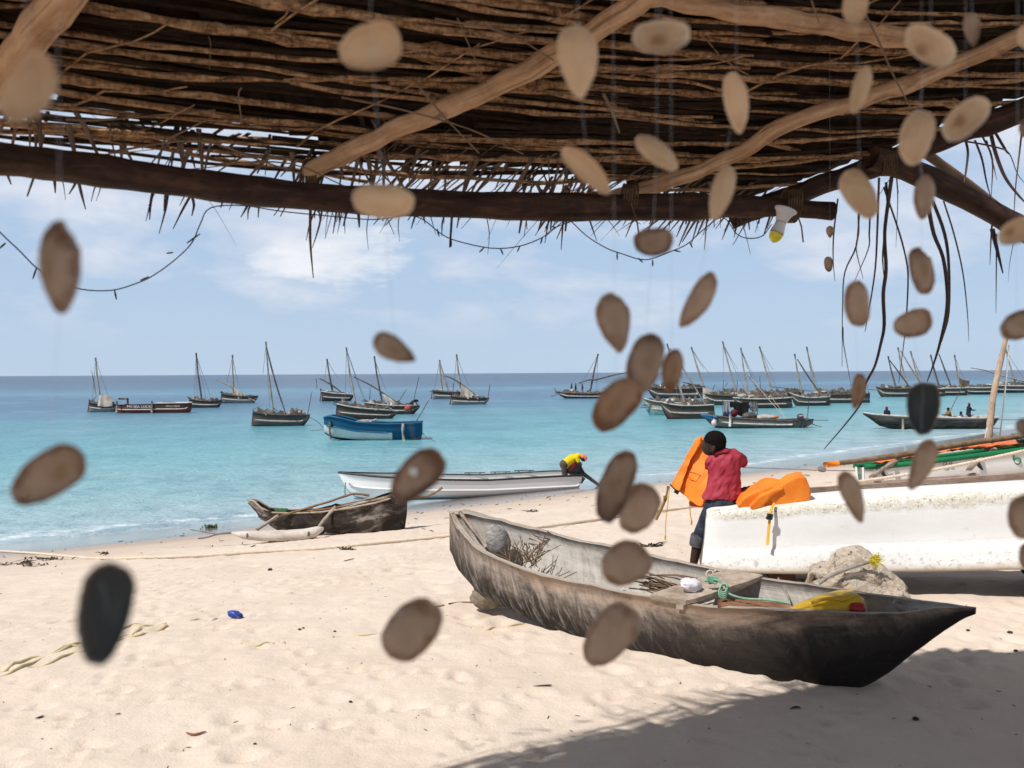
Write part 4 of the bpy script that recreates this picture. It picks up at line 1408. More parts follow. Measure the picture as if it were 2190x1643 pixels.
# ------------------------------------------------------------------ the white fibreglass hull behind it
def white_mat():
    m, t, b = base('old_white_paint', 0.55, 0.35)
    tc = t.nodes.new('ShaderNodeTexCoord')
    ob = tc.outputs['Object']
    pz = attr(t, 'pz')
    n1 = noise(t, mapping(t, ob, (7, 7, 9)), 1.0, 7, 0.72, 0.4)
    n2 = noise(t, mapping(t, ob, (26, 26, 30)), 1.0, 4, 0.72, 0.2)
    n3 = noise(t, mapping(t, ob, (60, 60, 60)), 1.0, 3, 0.7)
    n4 = noise(t, mapping(t, ob, (1.4, 1.4, 3)), 1.0, 5, 0.6)
    c = ramp(t, n4, [(0.3, (0.76, 0.745, 0.72)), (0.7, (0.84, 0.83, 0.81))])
    # ochre growth along the top edge, black specks in it
    e = mth(t, 'ADD', pz, mth(t, 'MULTIPLY', mth(t, 'ADD', n1, -0.5), 0.20))
    edge = ramp(t, e, [(0.80, 0.0), (0.86, 1.0), (0.985, 1.0), (1.03, 0.0)])
    edge = mth(t, 'MULTIPLY', edge, ramp(t, n2, [(0.36, 0.15), (0.56, 1.0)]))
    c = mixc(t, mth(t, 'MULTIPLY', edge, 0.62), c, mixc(t, n2, (0.66, 0.575, 0.42), (0.46, 0.40, 0.21)))
    c = mixc(t, mth(t, 'MULTIPLY', mth(t, 'MULTIPLY', edge, ramp(t, n3, [(0.55, 0.0), (0.66, 1.0)])), 0.85), c, (0.12, 0.105, 0.075))
    # scuffs in the lower strake and a brown lip
    lo = ramp(t, pz, [(0.05, 1.0), (0.38, 0.25), (0.42, 0.0)])
    c = mixc(t, mth(t, 'MULTIPLY', mth(t, 'MULTIPLY', lo, ramp(t, n2, [(0.54, 0.0), (0.64, 1.0)])), 0.75), c, (0.30, 0.29, 0.30))
    c = mixc(t, mth(t, 'MULTIPLY', ramp(t, mth(t, 'ADD', pz, mth(t, 'MULTIPLY', mth(t, 'ADD', n1, -0.5), 0.12)), [(0.03, 1.0), (0.12, 0.0)]), 0.85), c, (0.40, 0.31, 0.21))
    rare = ramp(t, noise(t, mapping(t, ob, (3, 3, 4)), 1.0, 8, 0.78), [(0.60, 0.0), (0.70, 1.0)])
    c = mixc(t, mth(t, 'MULTIPLY', rare, 0.5), c, (0.45, 0.40, 0.33))
    seam = mth(t, 'MULTIPLY', ramp(t, pz, [(0.345, 0.0), (0.36, 1.0), (0.39, 1.0), (0.41, 0.0)]), ramp(t, n1, [(0.40, 0.2), (0.60, 1.0)]))
    c = mixc(t, mth(t, 'MULTIPLY', seam, 0.35), c, (0.42, 0.36, 0.30))
    run = ramp(t, noise(t, mapping(t, ob, (22, 22, 1.6)), 1.0, 4, 0.65), [(0.60, 0.0), (0.74, 1.0)])
    c = mixc(t, mth(t, 'MULTIPLY', run, 0.22), c, (0.50, 0.45, 0.36))
    t.links.new(c, b.inputs['Base Color'])
    bump(t, b, mth(t, 'ADD', mth(t, 'MULTIPLY', n4, 1.5), mth(t, 'ADD', mth(t, 'MULTIPLY', n2, 0.35), mth(t, 'MULTIPLY', edge, 0.8))), 0.30, 0.012)
    return m


m_wh = white_mat()
B0, B1 = P(1514, 1150, 6.6)[:2], P(2190, 1150, 6.22)[:2]
bd = (B1 - B0) / np.linalg.norm(B1 - B0)
bn = np.array([bd[1], -bd[0]])
if bn[1] > 0:
    bn = -bn
top_v = [(1515, 1094), (1700, 1081), (1850, 1068), (2190, 1049)]
bot_v = [(1500, 1214), (1600, 1223), (1720, 1225), (1900, 1221), (2190, 1215)]
profile = [(-0.66, 0.02), (0.03, 0.0), (0.062, 0.005), (0.07, 0.03), (0.062, 0.06), (0.055, 0.10), (0.04, 0.22), (0.022, 0.34), (0.004, 0.375), (0.0, 0.40), (-0.006, 0.55), (-0.014, 0.75), (-0.022, 0.90), (-0.03, 0.955), (-0.05, 0.99), (-0.075, 1.0), (-0.12, 1.004), (-0.30, 1.01), (-0.52, 1.0), (-0.56, 0.96), (-0.58, 0.7), (-0.60, 0.4), (-0.66, 0.30), (-0.70, 0.03)]
rows, pzs = [], []
Lb = 4.3
ss = [0.0, 0.012, 0.03, 0.06, 0.12] + list(np.linspace(0.2, Lb, 60))
for s_ in ss:
    ins = 0.0
    if s_ < 0.12:
        ins = 0.05 * (1 - math.sqrt(max(0, 1 - (1 - s_ / 0.12) ** 2)))
    bow = max(0.0, (s_ - 2.6) / (Lb - 2.6)) ** 2
    c0 = B0 + bd * s_
    uu = upx(*c0)
    zb, zt = zat(uu, interp(min(uu, 2600), bot_v), c0[1]), zat(uu, interp(min(uu, 2600), top_v), c0[1])
    row = []
    for (off, pz) in profile:
        o2 = -0.32 + (off + 0.32) * (1 - bow * 0.96)
        if pz > 0.0:
            o2 = o2 - (ins if off > -0.3 else -ins)
        z = zb + (zt - zb) * pz - (ins * 0.5 if pz > 0.9 else 0)
        sl = (1 - pz) * -0.055 * max(0, 1 - s_ / 0.5)          # the end flares out towards its foot
        q = c0 + bn * o2 + bd * sl
        row.append((q[0] + 0.004 * math.sin(s_ * 7 + pz * 5), q[1], z))
        pzs.append(min(pz, 1.0) if pz <= 1.0 and off > -0.09 else (1.05 if pz > 0.9 else pz))
    rows.append(row)
mb = MB()
mb.grid(rows, closed=True, cap=True, flip=True, pz=pzs)
mw_ = len(profile)
mb.f = [f for k, f in enumerate(mb.f) if not (len(f) == 4 and {f[0] % mw_, f[1] % mw_, f[2] % mw_, f[3] % mw_} == {0, 1})]
mb.sm = mb.sm[:len(mb.f)]
inn_rows = []
for r_ in rows[6:]:
    r_ = [np.array(q) for q in r_]
    zb_, zt_ = r_[1][2], r_[16][2]
    f_, k_ = r_[1], r_[0]
    def mixp(a, z):
        return (*(f_ + (k_ - f_) * a)[:2], zb_ + (zt_ - zb_) * z)
    inn_rows.append([mixp(0.02, 0.012), mixp(0.06, 0.5), mixp(0.12, 0.92), mixp(0.5, 0.95), mixp(0.86, 0.92), mixp(0.93, 0.5), mixp(0.98, 0.012)])
wb = thing('white_hull', (B0[0] + 1.2, B0[1], 0.0), 'large white fibreglass boat hull with mouldering ochre top edge, behind the dugout', 'boat')
mb.build('hull', m_wh, wb)
mb = MB()
mb.grid(inn_rows, flip=False)
mb.build('inside', plain('shade_dark_laminate', [(0.07, 0.055, 0.04), (0.13, 0.10, 0.075)], (3, 3, 3), 0.9, 0.1, 0.3, 0.01), wb)  # fibreglass inside coloured dark to deepen the shade under the hull
mb = MB()
q = P(2166, 1047, 6.5)
mb.box((q[0], q[1], q[2] + 0.004), (0.035, 0.05, 0.012))
m_blue = plain('navy_paint', [(0.012, 0.015, 0.12), (0.02, 0.025, 0.18)], (9, 9, 9), 0.6, 0.3, 0)
mb.build('blue_mark', m_blue, wb)
# driftwood sleepers carry it
for i, s_ in enumerate((0.55, 2.5)):
    c0 = B0 + bd * s_
    z0 = terrain_z(c0[0], c0[1])
    uu = upx(*c0)
    zb = zat(uu, interp(min(uu, 2600), bot_v), c0[1])
    mb = MB()
    rr = max(0.05, (zb - z0) / 2 + 0.02)
    mb.tube([(*(c0 + bn * o_), z0 + rr - 0.02) for o_ in (-0.65, -0.4, -0.15, -0.02)], rr, 12, jit=0.1, rnd=rs)
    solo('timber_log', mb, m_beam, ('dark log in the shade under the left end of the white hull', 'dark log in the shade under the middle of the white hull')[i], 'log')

# long weathered timber and outrigger float beyond it
m_pink = plain('brown_timber', [(0.27, 0.185, 0.14), (0.40, 0.29, 0.225), (0.50, 0.385, 0.31)], (2, 2, 12), 0.8, 0.2, 0.5, 0.006, 1.2, 6, fine=(0.45, (0.10, 0.07, 0.055)))
mb = MB()
pts = [P(1728, 1053, 7.5), P(1900, 1042, 7.6), P(2060, 1030, 7.7), P(2210, 1018, 7.8), P(2400, 1003, 7.9)]
rows = []
for p in spline(pts, 5):
    hw, ht = 0.035, 0.040
    rows.append([p + np.array([0, -hw, -ht]), p + np.array([0, hw, -ht]), p + np.array([0, hw, ht * 0.9]), p + np.array([0, -hw * 0.9, ht])])
mb.grid(rows, closed=True, cap=True, smooth=False)
lo_ = MB()
solo('timber', mb, m_pink, 'long brown weathered timber lying along the far side of the white hull', 'timber')

# the coral rock with its rope
def coral_mat():
    m, t, b = base('coral_rock', 0.95, 0.1)
    tc = t.nodes.new('ShaderNodeTexCoord')
    ob = tc.outputs['Object']
    n1 = noise(t, ob, 6.0, 8, 0.72, 0.3)
    n2 = noise(t, ob, 24.0, 5, 0.75)
    vo = t.nodes.new('ShaderNodeTexVoronoi')
    vo.inputs['Scale'].default_value = 22.0
    t.links.new(mixc(t, 0.12, ob, n2), vo.inputs['Vector'])
    c = ramp(t, n1, [(0.30, (0.56, 0.43, 0.32)), (0.5, (0.76, 0.65, 0.52)), (0.68, (0.82, 0.74, 0.64))])
    c = mixc(t, mth(t, 'MULTIPLY', ramp(t, n2, [(0.56, 0.0), (0.72, 1.0)]), 0.6), c, (0.40, 0.24, 0.14))
    hole = ramp(t, mth(t, 'ADD', vo.outputs['Distance'], mth(t, 'MULTIPLY', n2, 0.25)), [(0.22, 1.0), (0.36, 0.0)])
    c = mixc(t, mth(t, 'MULTIPLY', hole, 0.45), c, (0.25, 0.17, 0.11))
    t.links.new(c, b.inputs['Base Color'])
    bump(t, b, mth(t, 'SUBTRACT', mth(t, 'ADD', n2, n1), mth(t, 'MULTIPLY', hole, 0.9)), 1.0, 0.05)
    return m


m_coral = coral_mat()
cr = P(1838, 1270, 6.0)
mb = MB()
outl = [(1728, 1275), (1727, 1215), (1735, 1198), (1770, 1193), (1790, 1180), (1835, 1173), (1858, 1186), (1872, 1200), (1905, 1212), (1935, 1225), (1950, 1250), (1952, 1276)]


def rock(mb, c, r, seed, amp, nu=46, nv=64, shape=None):
    rows = []
    for i in range(nu + 1):
        thv = math.pi * i / nu
        rg = []
        for j in range(nv):
            ph = 2 * math.pi * j / nv
            d = np.array([math.sin(thv) * math.cos(ph), math.sin(thv) * math.sin(ph), math.cos(thv)])
            s3 = np.sign(d) * np.abs(d) ** 0.72
            k = 1 + amp * (2 * float(vn(d[0] * 2 + 9 + d[1], d[2] * 2 + 7 - d[1], seed)) + 1.0 * float(vn(d[0] * 5 + d[1] * 3, d[2] * 5 + 3, seed + 1)) + 0.55 * float(vn(d[0] * 12 + d[1] * 8, d[2] * 12 + d[1] * 5, seed + 2)) + 0.35 * float(vn(d[0] * 27 + d[1] * 21, d[2] * 27 + d[1] * 13, seed + 4)))
            p = s3 * np.array(r) * k
            rg.append(np.asarray(c) + p)
        rows.append(rg)
    mb.grid(rows, closed=True, flip=True)


rock(mb, (cr[0] + 0.0, cr[1] + 0.12, 0.11), (0.325, 0.21, 0.19), 50, 0.23)
v = s_v(mb)
zm = v[:, 2].max()
for k_ in range(len(v)):                        # lower to the right, as the outline falls
    uu = upx(*v[k_][:2])
    lim = zat(uu, interp(min(1952, max(1728, uu)), outl), 6.12)
    if v[k_][2] > 0.0:
        v[k_][2] = v[k_][2] / zm * max(0.08, lim) * 1.04
mb.v = [tuple(q) for q in v]
solo('coral_rock', mb, m_coral, 'pale pitted coral rock in front of the white hull, a grey rope across it', 'rock')
mb = MB()
mb.tube(spline([P(1752, 1248, 5.94), P(1775, 1232, 5.90), P(1810, 1218, 5.90), P(1845, 1206, 5.92), P(1875, 1199, 5.97)], 5), 0.012, 8, jit=0.08, rnd=rs)
solo('grey_rope', mb, m_hemp, 'thick grey rope lying across the top of the coral rock', 'rope')
m_tuft = plain('yellow_fibre', [(0.62, 0.50, 0.03), (0.78, 0.66, 0.08)], (30, 30, 30), 0.8, 0.2, 0.4, 0.003)
mb = MB()
for i in range(130):
    p0 = P(1868 + rt.uniform(-8, 12), 1196 + rt.uniform(-8, 12), 5.93)
    d = np.array([rt.gauss(0.01, 0.022), rt.gauss(-0.01, 0.018), rt.gauss(0.0, 0.024)])
    mb.tube([p0, p0 + d], [0.0024, 0.0012], 4)
solo('rope_tuft', mb, m_tuft, 'frayed yellow tuft of rope on the coral rock', 'rope end')
# ------------------------------------------------------------------ the boy
m_skin = plain('dark_skin', [(0.030, 0.016, 0.011), (0.042, 0.023, 0.016)], (12, 12, 12), 0.55, 0.22, 0.15, 0.002)
m_hair = plain('black_hair', [(0.006, 0.004, 0.004), (0.013, 0.010, 0.009)], (140, 140, 140), 0.95, 0.06, 1.0, 0.004)
m_shirt = plain('red_cotton', [(0.27, 0.022, 0.040), (0.36, 0.038, 0.060), (0.46, 0.085, 0.11)], (5, 5, 5), 0.9, 0.15, 0.5, 0.004, fine=(0.15, (0.25, 0.03, 0.045)))
m_jean = plain('dark_denim', [(0.016, 0.020, 0.032), (0.034, 0.040, 0.058), (0.07, 0.08, 0.10)], (16, 16, 16), 0.9, 0.15, 0.5, 0.003, lo=0.35, hi=0.75)
m_cuff = plain('denim_cuff', [(0.06, 0.062, 0.072), (0.12, 0.122, 0.135)], (30, 30, 30), 0.95, 0.1, 0.5, 0.003)
m_orange = plain('orange_nylon', [(0.74, 0.16, 0.012), (0.84, 0.22, 0.018), (0.88, 0.28, 0.03)], (6, 6, 6), 0.6, 0.3, 0.3, 0.004)
m_oran2 = plain('orange_lining', [(0.68, 0.085, 0.012), (0.80, 0.14, 0.02)], (6, 6, 6), 0.65, 0.3, 0.3, 0.004)
m_ystrap = plain('yellow_strap', [(0.60, 0.33, 0.02), (0.72, 0.42, 0.03)], (9, 9, 30), 0.7, 0.2, 0.3, 0.002)
m_black = plain('black_plastic', [(0.012, 0.012, 0.014), (0.03, 0.03, 0.034)], (20, 20, 20), 0.3, 0.5, 0.4, 0.003)
DB = 6.86


def B(u, v, dy=0.0):
    return P(u, v, DB + dy)


px = DB / F_PX
boy = thing('person', (B(1545, 1085)[0], DB, 0.0), 'person in red shirt and dark jeans seated on the corner of the white hull', 'person')
mb = MB()
yawh = Matrix.Rotation(R(35), 3, 'Z')
mb.ell(B(1527.5, 946.5, 0.0), (0.079, 0.092, 0.087), yawh, 14, 18)
mb.ell(B(1517.5, 957, 0.035), (0.058, 0.066, 0.066), yawh, 10, 14)
mb.ell(B(1515, 966, 0.045), (0.036, 0.042, 0.028), yawh, 8, 12)       # jaw and chin
mb.ell(B(1504.5, 954, 0.070), (0.010, 0.016, 0.016), yawh, 8, 10)     # nose
mb.ell(B(1507.5, 962, 0.072), (0.014, 0.014, 0.009), yawh, 8, 10)     # lips
mb.ell(B(1508, 943, 0.070), (0.026, 0.020, 0.012), yawh, 8, 10)       # brow
mb.ell(B(1526, 960, -0.070), (0.014, 0.022, 0.031), Matrix.Rotation(R(20), 3, 'Y'), 8, 10)   # ear
capsule(mb, B(1533, 958, 0.0), B(1547, 984, 0.0), 0.048, 0.055)
capsule(mb, B(1549, 990), B(1547, 1055), 0.085, 0.080)
capsule(mb, B(1523, 984), B(1576, 980), 0.034, 0.034)
capsule(mb, B(1577, 981), B(1582, 986, 0.20), 0.030, 0.030)           # right arm, forward
capsule(mb, B(1582, 986, 0.20), B(1552, 984, 0.40), 0.029, 0.021)
capsule(mb, B(1523, 986), B(1519, 1000, 0.20), 0.030, 0.029)          # left arm, forward
capsule(mb, B(1519, 1000, 0.20), B(1509, 982, 0.42), 0.028, 0.021)
for (hu, hv, hd, sx_) in ((1507, 978, 0.43, 1), (1545, 984, 0.42, -1)):
    mb.ell(B(hu, hv, hd), (0.026, 0.020, 0.032), None, 8, 10)
    for f_ in range(4):
        o_ = (f_ - 1.5) * 0.013
        l_ = (0.036, 0.044, 0.042, 0.034)[f_]
        k0 = B(hu, hv, hd) + np.array([o_, 0.012, 0.022])
        k1 = k0 + np.array([0.002 * sx_, 0.012, l_ * 0.55])
        k2 = k1 + np.array([0.0, -0.022, l_ * 0.30])
        capsule(mb, k0, k1, 0.0085, 0.008, 8)
        capsule(mb, k1, k2, 0.008, 0.007, 8)
    k0 = B(hu, hv, hd) + np.array([-0.024 * sx_, -0.002, 0.004])
    capsule(mb, k0, k0 + np.array([-0.012 * sx_, -0.012, 0.026]), 0.010, 0.008, 8)
capsule(mb, B(1547, 1062), B(1548, 1082), 0.090, 0.095)
capsule(mb, B(1535, 1086), B(1511, 1122, -0.03), 0.062, 0.050)
capsule(mb, B(1511, 1122, -0.03), B(1491, 1166, -0.01), 0.048, 0.044)
capsule(mb, B(1491, 1166, -0.01), B(1479.5, 1224, 0.0), 0.042, 0.026)
capsule(mb, B(1479.5, 1228, -0.02), B(1464, 1234, 0.10), 0.026, 0.020)
capsule(mb, B(1562, 1086, 0.03), B(1548, 1100, 0.28), 0.060, 0.050)
capsule(mb, B(1548, 1100, 0.28), B(1534, 1160, 0.33), 0.046, 0.040)
capsule(mb, B(1534, 1160, 0.33), B(1528, 1205, 0.35), 0.038, 0.026)
capsule(mb, B(1528, 1208, 0.34), B(1520, 1212, 0.46), 0.024, 0.018)
remeshed(mb, 'body', m_skin, boy, 0.0075, 3)
mb = MB()
mb.ell(B(1529.5, 942.5, -0.006), (0.082, 0.092, 0.080), yawh, 14, 18)
mb.ell(B(1533, 951, -0.022), (0.070, 0.072, 0.066), yawh, 14, 18)
remeshed(mb, 'hair', m_hair, boy, 0.008, 2, 0.0012, 60)
mb = MB()
rows = []
for (vv, cu, hw, hd) in ((963, 1550, 13, 0.050), (966, 1550, 20, 0.058), (970, 1550, 29, 0.070), (977, 1549.5, 36.5, 0.086), (990, 1549, 35, 0.096), (1003, 1549, 33, 0.100), (1016, 1549.5, 32.5, 0.100), (1030, 1549, 35, 0.104), (1042, 1548, 38, 0.108), (1053, 1546.5, 42.5, 0.114), (1061, 1543, 42, 0.117), (1067, 1540, 37, 0.112)):
    c = B(cu, vv)
    rows.append([c + np.array([math.cos(a) * hw * px, math.sin(a) * hd, 0.008 * math.sin(3 * a + 1) * (vv > 1050) + 0.020 * math.cos(a) * (vv < 1000) * 0.5]) for a in np.linspace(0, 2 * math.pi, 25)[:-1]])
mb.grid(rows, closed=True, cap=True, flip=False)
capsule(mb, B(1574, 980), B(1584, 986, 0.13), 0.052, 0.046)
capsule(mb, B(1524, 985), B(1517, 996, 0.14), 0.050, 0.045)
shirt = remeshed(mb, 'shirt', m_shirt, boy, 0.0055, 2, 0.012, 21, 3)
mb = MB()
pts = [B(1532, 972, 0.05), B(1533, 967, -0.04), B(1546, 963, -0.062), B(1559, 965, -0.04), B(1564, 969, 0.05)]
mb.tube(spline(pts, 5), 0.013, 8, flat=1.8)
mb.build('collar', m_shirt, boy)
mb = MB()
mb.ell(B(1545, 1074), (0.128, 0.112, 0.062), None, 10, 18)
capsule(mb, B(1527, 1082), B(1510, 1118, -0.03), 0.078, 0.062)
capsule(mb, B(1510, 1118, -0.03), B(1493, 1156, -0.01), 0.062, 0.054)
capsule(mb, B(1565, 1086, 0.03), B(1550, 1100, 0.28), 0.070, 0.058)
capsule(mb, B(1550, 1100, 0.28), B(1536, 1158, 0.33), 0.056, 0.052)
remeshed(mb, 'jeans', m_jean, boy, 0.008, 3, 0.0045, 16, 7)
mb = MB()
mb.tube([B(1494.5, 1143, -0.015), B(1493.5, 1147, -0.015), B(1490.5, 1165, -0.01), B(1490, 1169, -0.01)], [0.052, 0.060, 0.060, 0.052], 16)
mb.build('cuff', m_cuff, boy)


def slab(outline, D, thick, name, mat, parent, voxel=0.012, fold=0.004, ff=14, seed=0, dep=None, smooth=3):
    """a quilted pad: an outline given its own depth and thickness"""
    a = [P(u, v, D if dep is None else dep(u, v)) for u, v in outline]
    mb = MB()
    k = len(a)
    t_ = np.array([0.02, thick, 0.0]) if not isinstance(thick, np.ndarray) else thick
    vv = [p for p in a] + [p + t_ for p in a]
    f = [tuple(range(k)), tuple(range(k, 2 * k))[::-1]] + [(i, (i + 1) % k + 0, (i + 1) % k + k, i + k)[::-1] for i in range(k)]
    mb.add(vv, f)
    import bmesh
    me = bpy.data.meshes.new('t')
    me.from_pydata([tuple(p) for p in mb.v], [], mb.f)
    bm = bmesh.new()
    bm.from_mesh(me)
    bmesh.ops.recalc_face_normals(bm, faces=bm.faces)
    bmesh.ops.triangulate(bm, faces=bm.faces)
    m2 = MB()
    m2.add([tuple(q.co) for q in bm.verts], [tuple(q.index for q in f.verts) for f in bm.faces])
    bm.free()
    bpy.data.meshes.remove(me)
    return remeshed(m2, name, mat, parent, voxel, smooth, fold, ff, seed)


jdep = lambda u, v: 7.07 + (1500 - u) * 0.0022 - (v - 1010) * 0.0012
lj = thing('life_jacket', P(1470, 1070, 7.1), 'bright orange life jacket held up in the hands of the person in red', 'life jacket')
slab([(1500, 934), (1512, 945), (1518, 985), (1516, 1030), (1502, 1086), (1490, 1084), (1462, 1063), (1448, 1049), (1455, 1030), (1470, 985), (1486, 955)], 7.06, 0.06, 'front_panel', m_orange, lj, 0.0085, 0.010, 9, 4, dep=jdep)
slab([(1498, 936), (1488, 941), (1468, 972), (1447, 1008), (1432, 1036), (1437, 1046), (1452, 1053), (1462, 1030), (1478, 985), (1498, 948)], 7.00, 0.05, 'side_panel', m_orange, lj, 0.0085, 0.010, 14, 5, dep=lambda u, v: jdep(u, v) - 0.05)
slab([(1512, 1026), (1515, 1080), (1500, 1087), (1474, 1083), (1472, 1074), (1490, 1055)], 7.16, 0.05, 'back_panel', m_oran2, lj, 0.010, 0.005, 12, 6)
mb = MB()
q = [P(u, v, jdep(u, v) - 0.012) for u, v in ((1464, 1005), (1498, 1016), (1490, 1030), (1480, 1027), (1460, 1008))]
for i in range(4):
    mb.tube([q[i], (q[i] + q[i + 1]) / 2, q[i + 1]], 0.0035, 5)
mb.build('pocket_seam', m_oran2, lj)
mb = MB()
mb.tube(spline([P(1433, 1036, 6.99), P(1446, 1050, 6.98), P(1448, 1054, 6.98)], 3), 0.011, 6, flat=0.5)
mb.box(P(1447, 1052, 6.98), (0.035, 0.02, 0.03), Matrix.Rotation(R(30), 3, 'Y'))
mb.build('buckle', m_black, lj)
for pts_, r_ in (([(1432, 1040), (1428, 1080), (1424, 1115), (1423, 1150)], 0.0035), ([(1474, 1075), (1476, 1095), (1479, 1118)], 0.004)):
    mb = MB()
    mb.tube(spline([P(u, v, 7.0) for u, v in pts_], 4), r_, 5)
    mb.box(P(*pts_[-1], 7.0), (0.012, 0.012, 0.035))
    mb.build('cord', m_ystrap, lj)
mb = MB()
mb.tube(spline([P(1429, 1040, 7.02), P(1424, 1064, 7.02), P(1416, 1085, 7.02), P(1403, 1112, 7.02)], 4), [0.008] * 4 + [0.014] * 2 + [0.011] * 7, 6, flat=0.4)
mb.box(P(1423, 1064, 7.01), (0.030, 0.016, 0.026))
mb.build('strap', plain('brown_strap', [(0.22, 0.13, 0.04), (0.35, 0.22, 0.08)], (9, 9, 9), 0.8, 0.2, 0.2, 0.002), lj)

lk = thing('life_jacket', P(1660, 1080, 6.7), 'orange life jacket lying on top of the white hull, its yellow strap hanging down', 'life jacket')
slab([(1576, 1084), (1590, 1066), (1615, 1052), (1652, 1040), (1690, 1037), (1722, 1040), (1733, 1052), (1731, 1072), (1690, 1082), (1655, 1083), (1640, 1092), (1600, 1096)], 6.62, np.array([0.03, 0.26, 0.02]), 'body', m_orange, lk, 0.011, 0.020, 7, 11, smooth=4)
slab([(1655, 1082), (1640, 1062), (1660, 1046), (1690, 1026), (1712, 1018), (1723, 1020), (1733, 1044), (1731, 1068), (1700, 1076)], 6.60, np.array([0.02, 0.16, 0.02]), 'front_panel', m_orange, lk, 0.011, 0.006, 9, 14, smooth=4)
slab([(1600, 1084), (1625, 1060), (1668, 1042), (1678, 1048), (1650, 1066), (1630, 1090), (1610, 1095)], 6.57, np.array([0.02, 0.07, 0.02]), 'side_panel', m_orange, lk, 0.010, 0.006, 12, 15, smooth=4)
mb = MB()
sp_ = spline([P(1656, 1076, 6.545), P(1650, 1088, 6.50), P(1647, 1105, 6.485), P(1644, 1130, 6.48), P(1641, 1166, 6.455)], 5)
mb.tube(sp_, 0.0105, 8, flat=0.25)
mb.build('strap', m_ystrap, lk)
mb = MB()
mb.box(P(1646, 1105, 6.475), (0.040, 0.022, 0.042), Matrix.Rotation(R(8), 3, 'Y'))
mb.box(P(1641, 1108, 6.475), (0.02, 0.016, 0.02), Matrix.Rotation(R(40), 3, 'Y'))
mb.build('buckle', m_black, lk)
solo('bag', crumple(P(1600, 1056, 6.9), (0.062, 0.06, 0.05), 31, 0.2, 2.4, 20, 28), m_black, 'shiny black crumpled bag between the person in red and the lying life jacket', 'bag')

# ------------------------------------------------------------------ shells on threads
def shell_mat(name, body, rimc, inner, trans=0.25, patch=0.3, patchc=(0.30, 0.16, 0.08)):
    m, t, b = base(name, 0.45, 0.35)
    tc = t.nodes.new('ShaderNodeTexCoord')
    oi = t.nodes.new('ShaderNodeObjectInfo')
    va = t.nodes.new('ShaderNodeVectorMath')
    va.operation = 'ADD'
    t.links.new(tc.outputs['Object'], va.inputs[0])
    t.links.new(mth(t, 'MULTIPLY', oi.outputs['Random'], 40.0), va.inputs[1])
    ob = va.outputs[0]
    rad = attr(t, 'rad')
    n1 = noise(t, ob, 60.0, 4, 0.6)
    n2 = noise(t, ob, 220.0, 3, 0.7)
    gr = mth(t, 'ADD', mth(t, 'SINE', mth(t, 'MULTIPLY', mth(t, 'ADD', rad, mth(t, 'MULTIPLY', n1, 0.05)), 62.0)), 1.0)
    rj = mth(t, 'ADD', rad, mth(t, 'MULTIPLY', mth(t, 'ADD', n1, -0.5), 0.9))
    c = ramp(t, rj, [(0.15, inner), (0.42, body), (0.70, body), (0.93, rimc)])
    umb = ramp(t, mth(t, 'ADD', attr(t, 'lz'), mth(t, 'MULTIPLY', mth(t, 'ADD', n1, -0.5), 1.1)), [(0.25, 0.0), (0.85, 1.0)])
    c = mixc(t, mth(t, 'MULTIPLY', umb, patch), c, patchc)
    c = mixc(t, mth(t, 'MULTIPLY', gr, 0.10), c, rimc)
    c = mixc(t, mth(t, 'MULTIPLY', n2, 0.25), c, body)
    c = mixc(t, 1.0, c, ramp(t, oi.outputs['Random'], [(0.0, (0.88, 0.85, 0.83)), (0.5, (1.0, 0.98, 0.95)), (1.0, (1.16, 1.13, 1.08))]), 'MULTIPLY')
    lip = ramp(t, rad, [(0.90, 0.0), (0.97, 1.0)])
    c = mixc(t, mth(t, 'MULTIPLY', mth(t, 'MULTIPLY', lip, n1), 0.5), c, (0.85, 0.74, 0.60))
    t.links.new(c, b.inputs['Base Color'])
    bump(t, b, mth(t, 'ADD', mth(t, 'MULTIPLY', gr, 0.5), mth(t, 'MULTIPLY', attr(t, 'rib'), 1.5)), 0.6, 0.0010)
    tr = t.nodes.new('ShaderNodeBsdfTranslucent')
    t.links.new(mixc(t, 0.60, c, (0.86, 0.70, 0.54)), tr.inputs[0])
    mx = t.nodes.new('ShaderNodeMixShader')
    t.links.new(ramp(t, rad, [(0.30, trans + 0.24), (0.75, trans + 0.12), (0.97, trans * 0.35)]), mx.inputs[0])
    t.links.new(b.outputs[0], mx.inputs[1])
    t.links.new(tr.outputs[0], mx.inputs[2])
    t.links.new(mx.outputs[0], t.nodes['Material Output'].inputs[0])
    return m


MS = {
    'cream': shell_mat('cream_shell', (0.93, 0.71, 0.46), (0.82, 0.54, 0.31), (0.94, 0.77, 0.54), 0.22, 0.25, (0.55, 0.36, 0.22)),
    'tan': shell_mat('tan_shell', (0.70, 0.56, 0.44), (0.38, 0.19, 0.10), (0.64, 0.51, 0.39), 0.30, 0.55, (0.32, 0.17, 0.08)),
    'brown': shell_mat('brown_shell', (0.62, 0.49, 0.385), (0.20, 0.075, 0.035), (0.47, 0.33, 0.22), 0.32, 0.85, (0.17, 0.07, 0.03)),
    'amber': shell_mat('amber_shell', (0.60, 0.44, 0.31), (0.27, 0.09, 0.035), (0.46, 0.28, 0.15), 0.34, 0.95, (0.27, 0.095, 0.03)),
    'dark': shell_mat('dark_mussel', (0.050, 0.076, 0.085), (0.085, 0.070, 0.058), (0.085, 0.115, 0.12), 0.02, 0.3, (0.10, 0.06, 0.04)),
    'stained': shell_mat('stained_shell', (0.74, 0.55, 0.36), (0.88, 0.70, 0.50), (0.36, 0.17, 0.06), 0.22, 0.2, (0.40, 0.22, 0.10)),
}


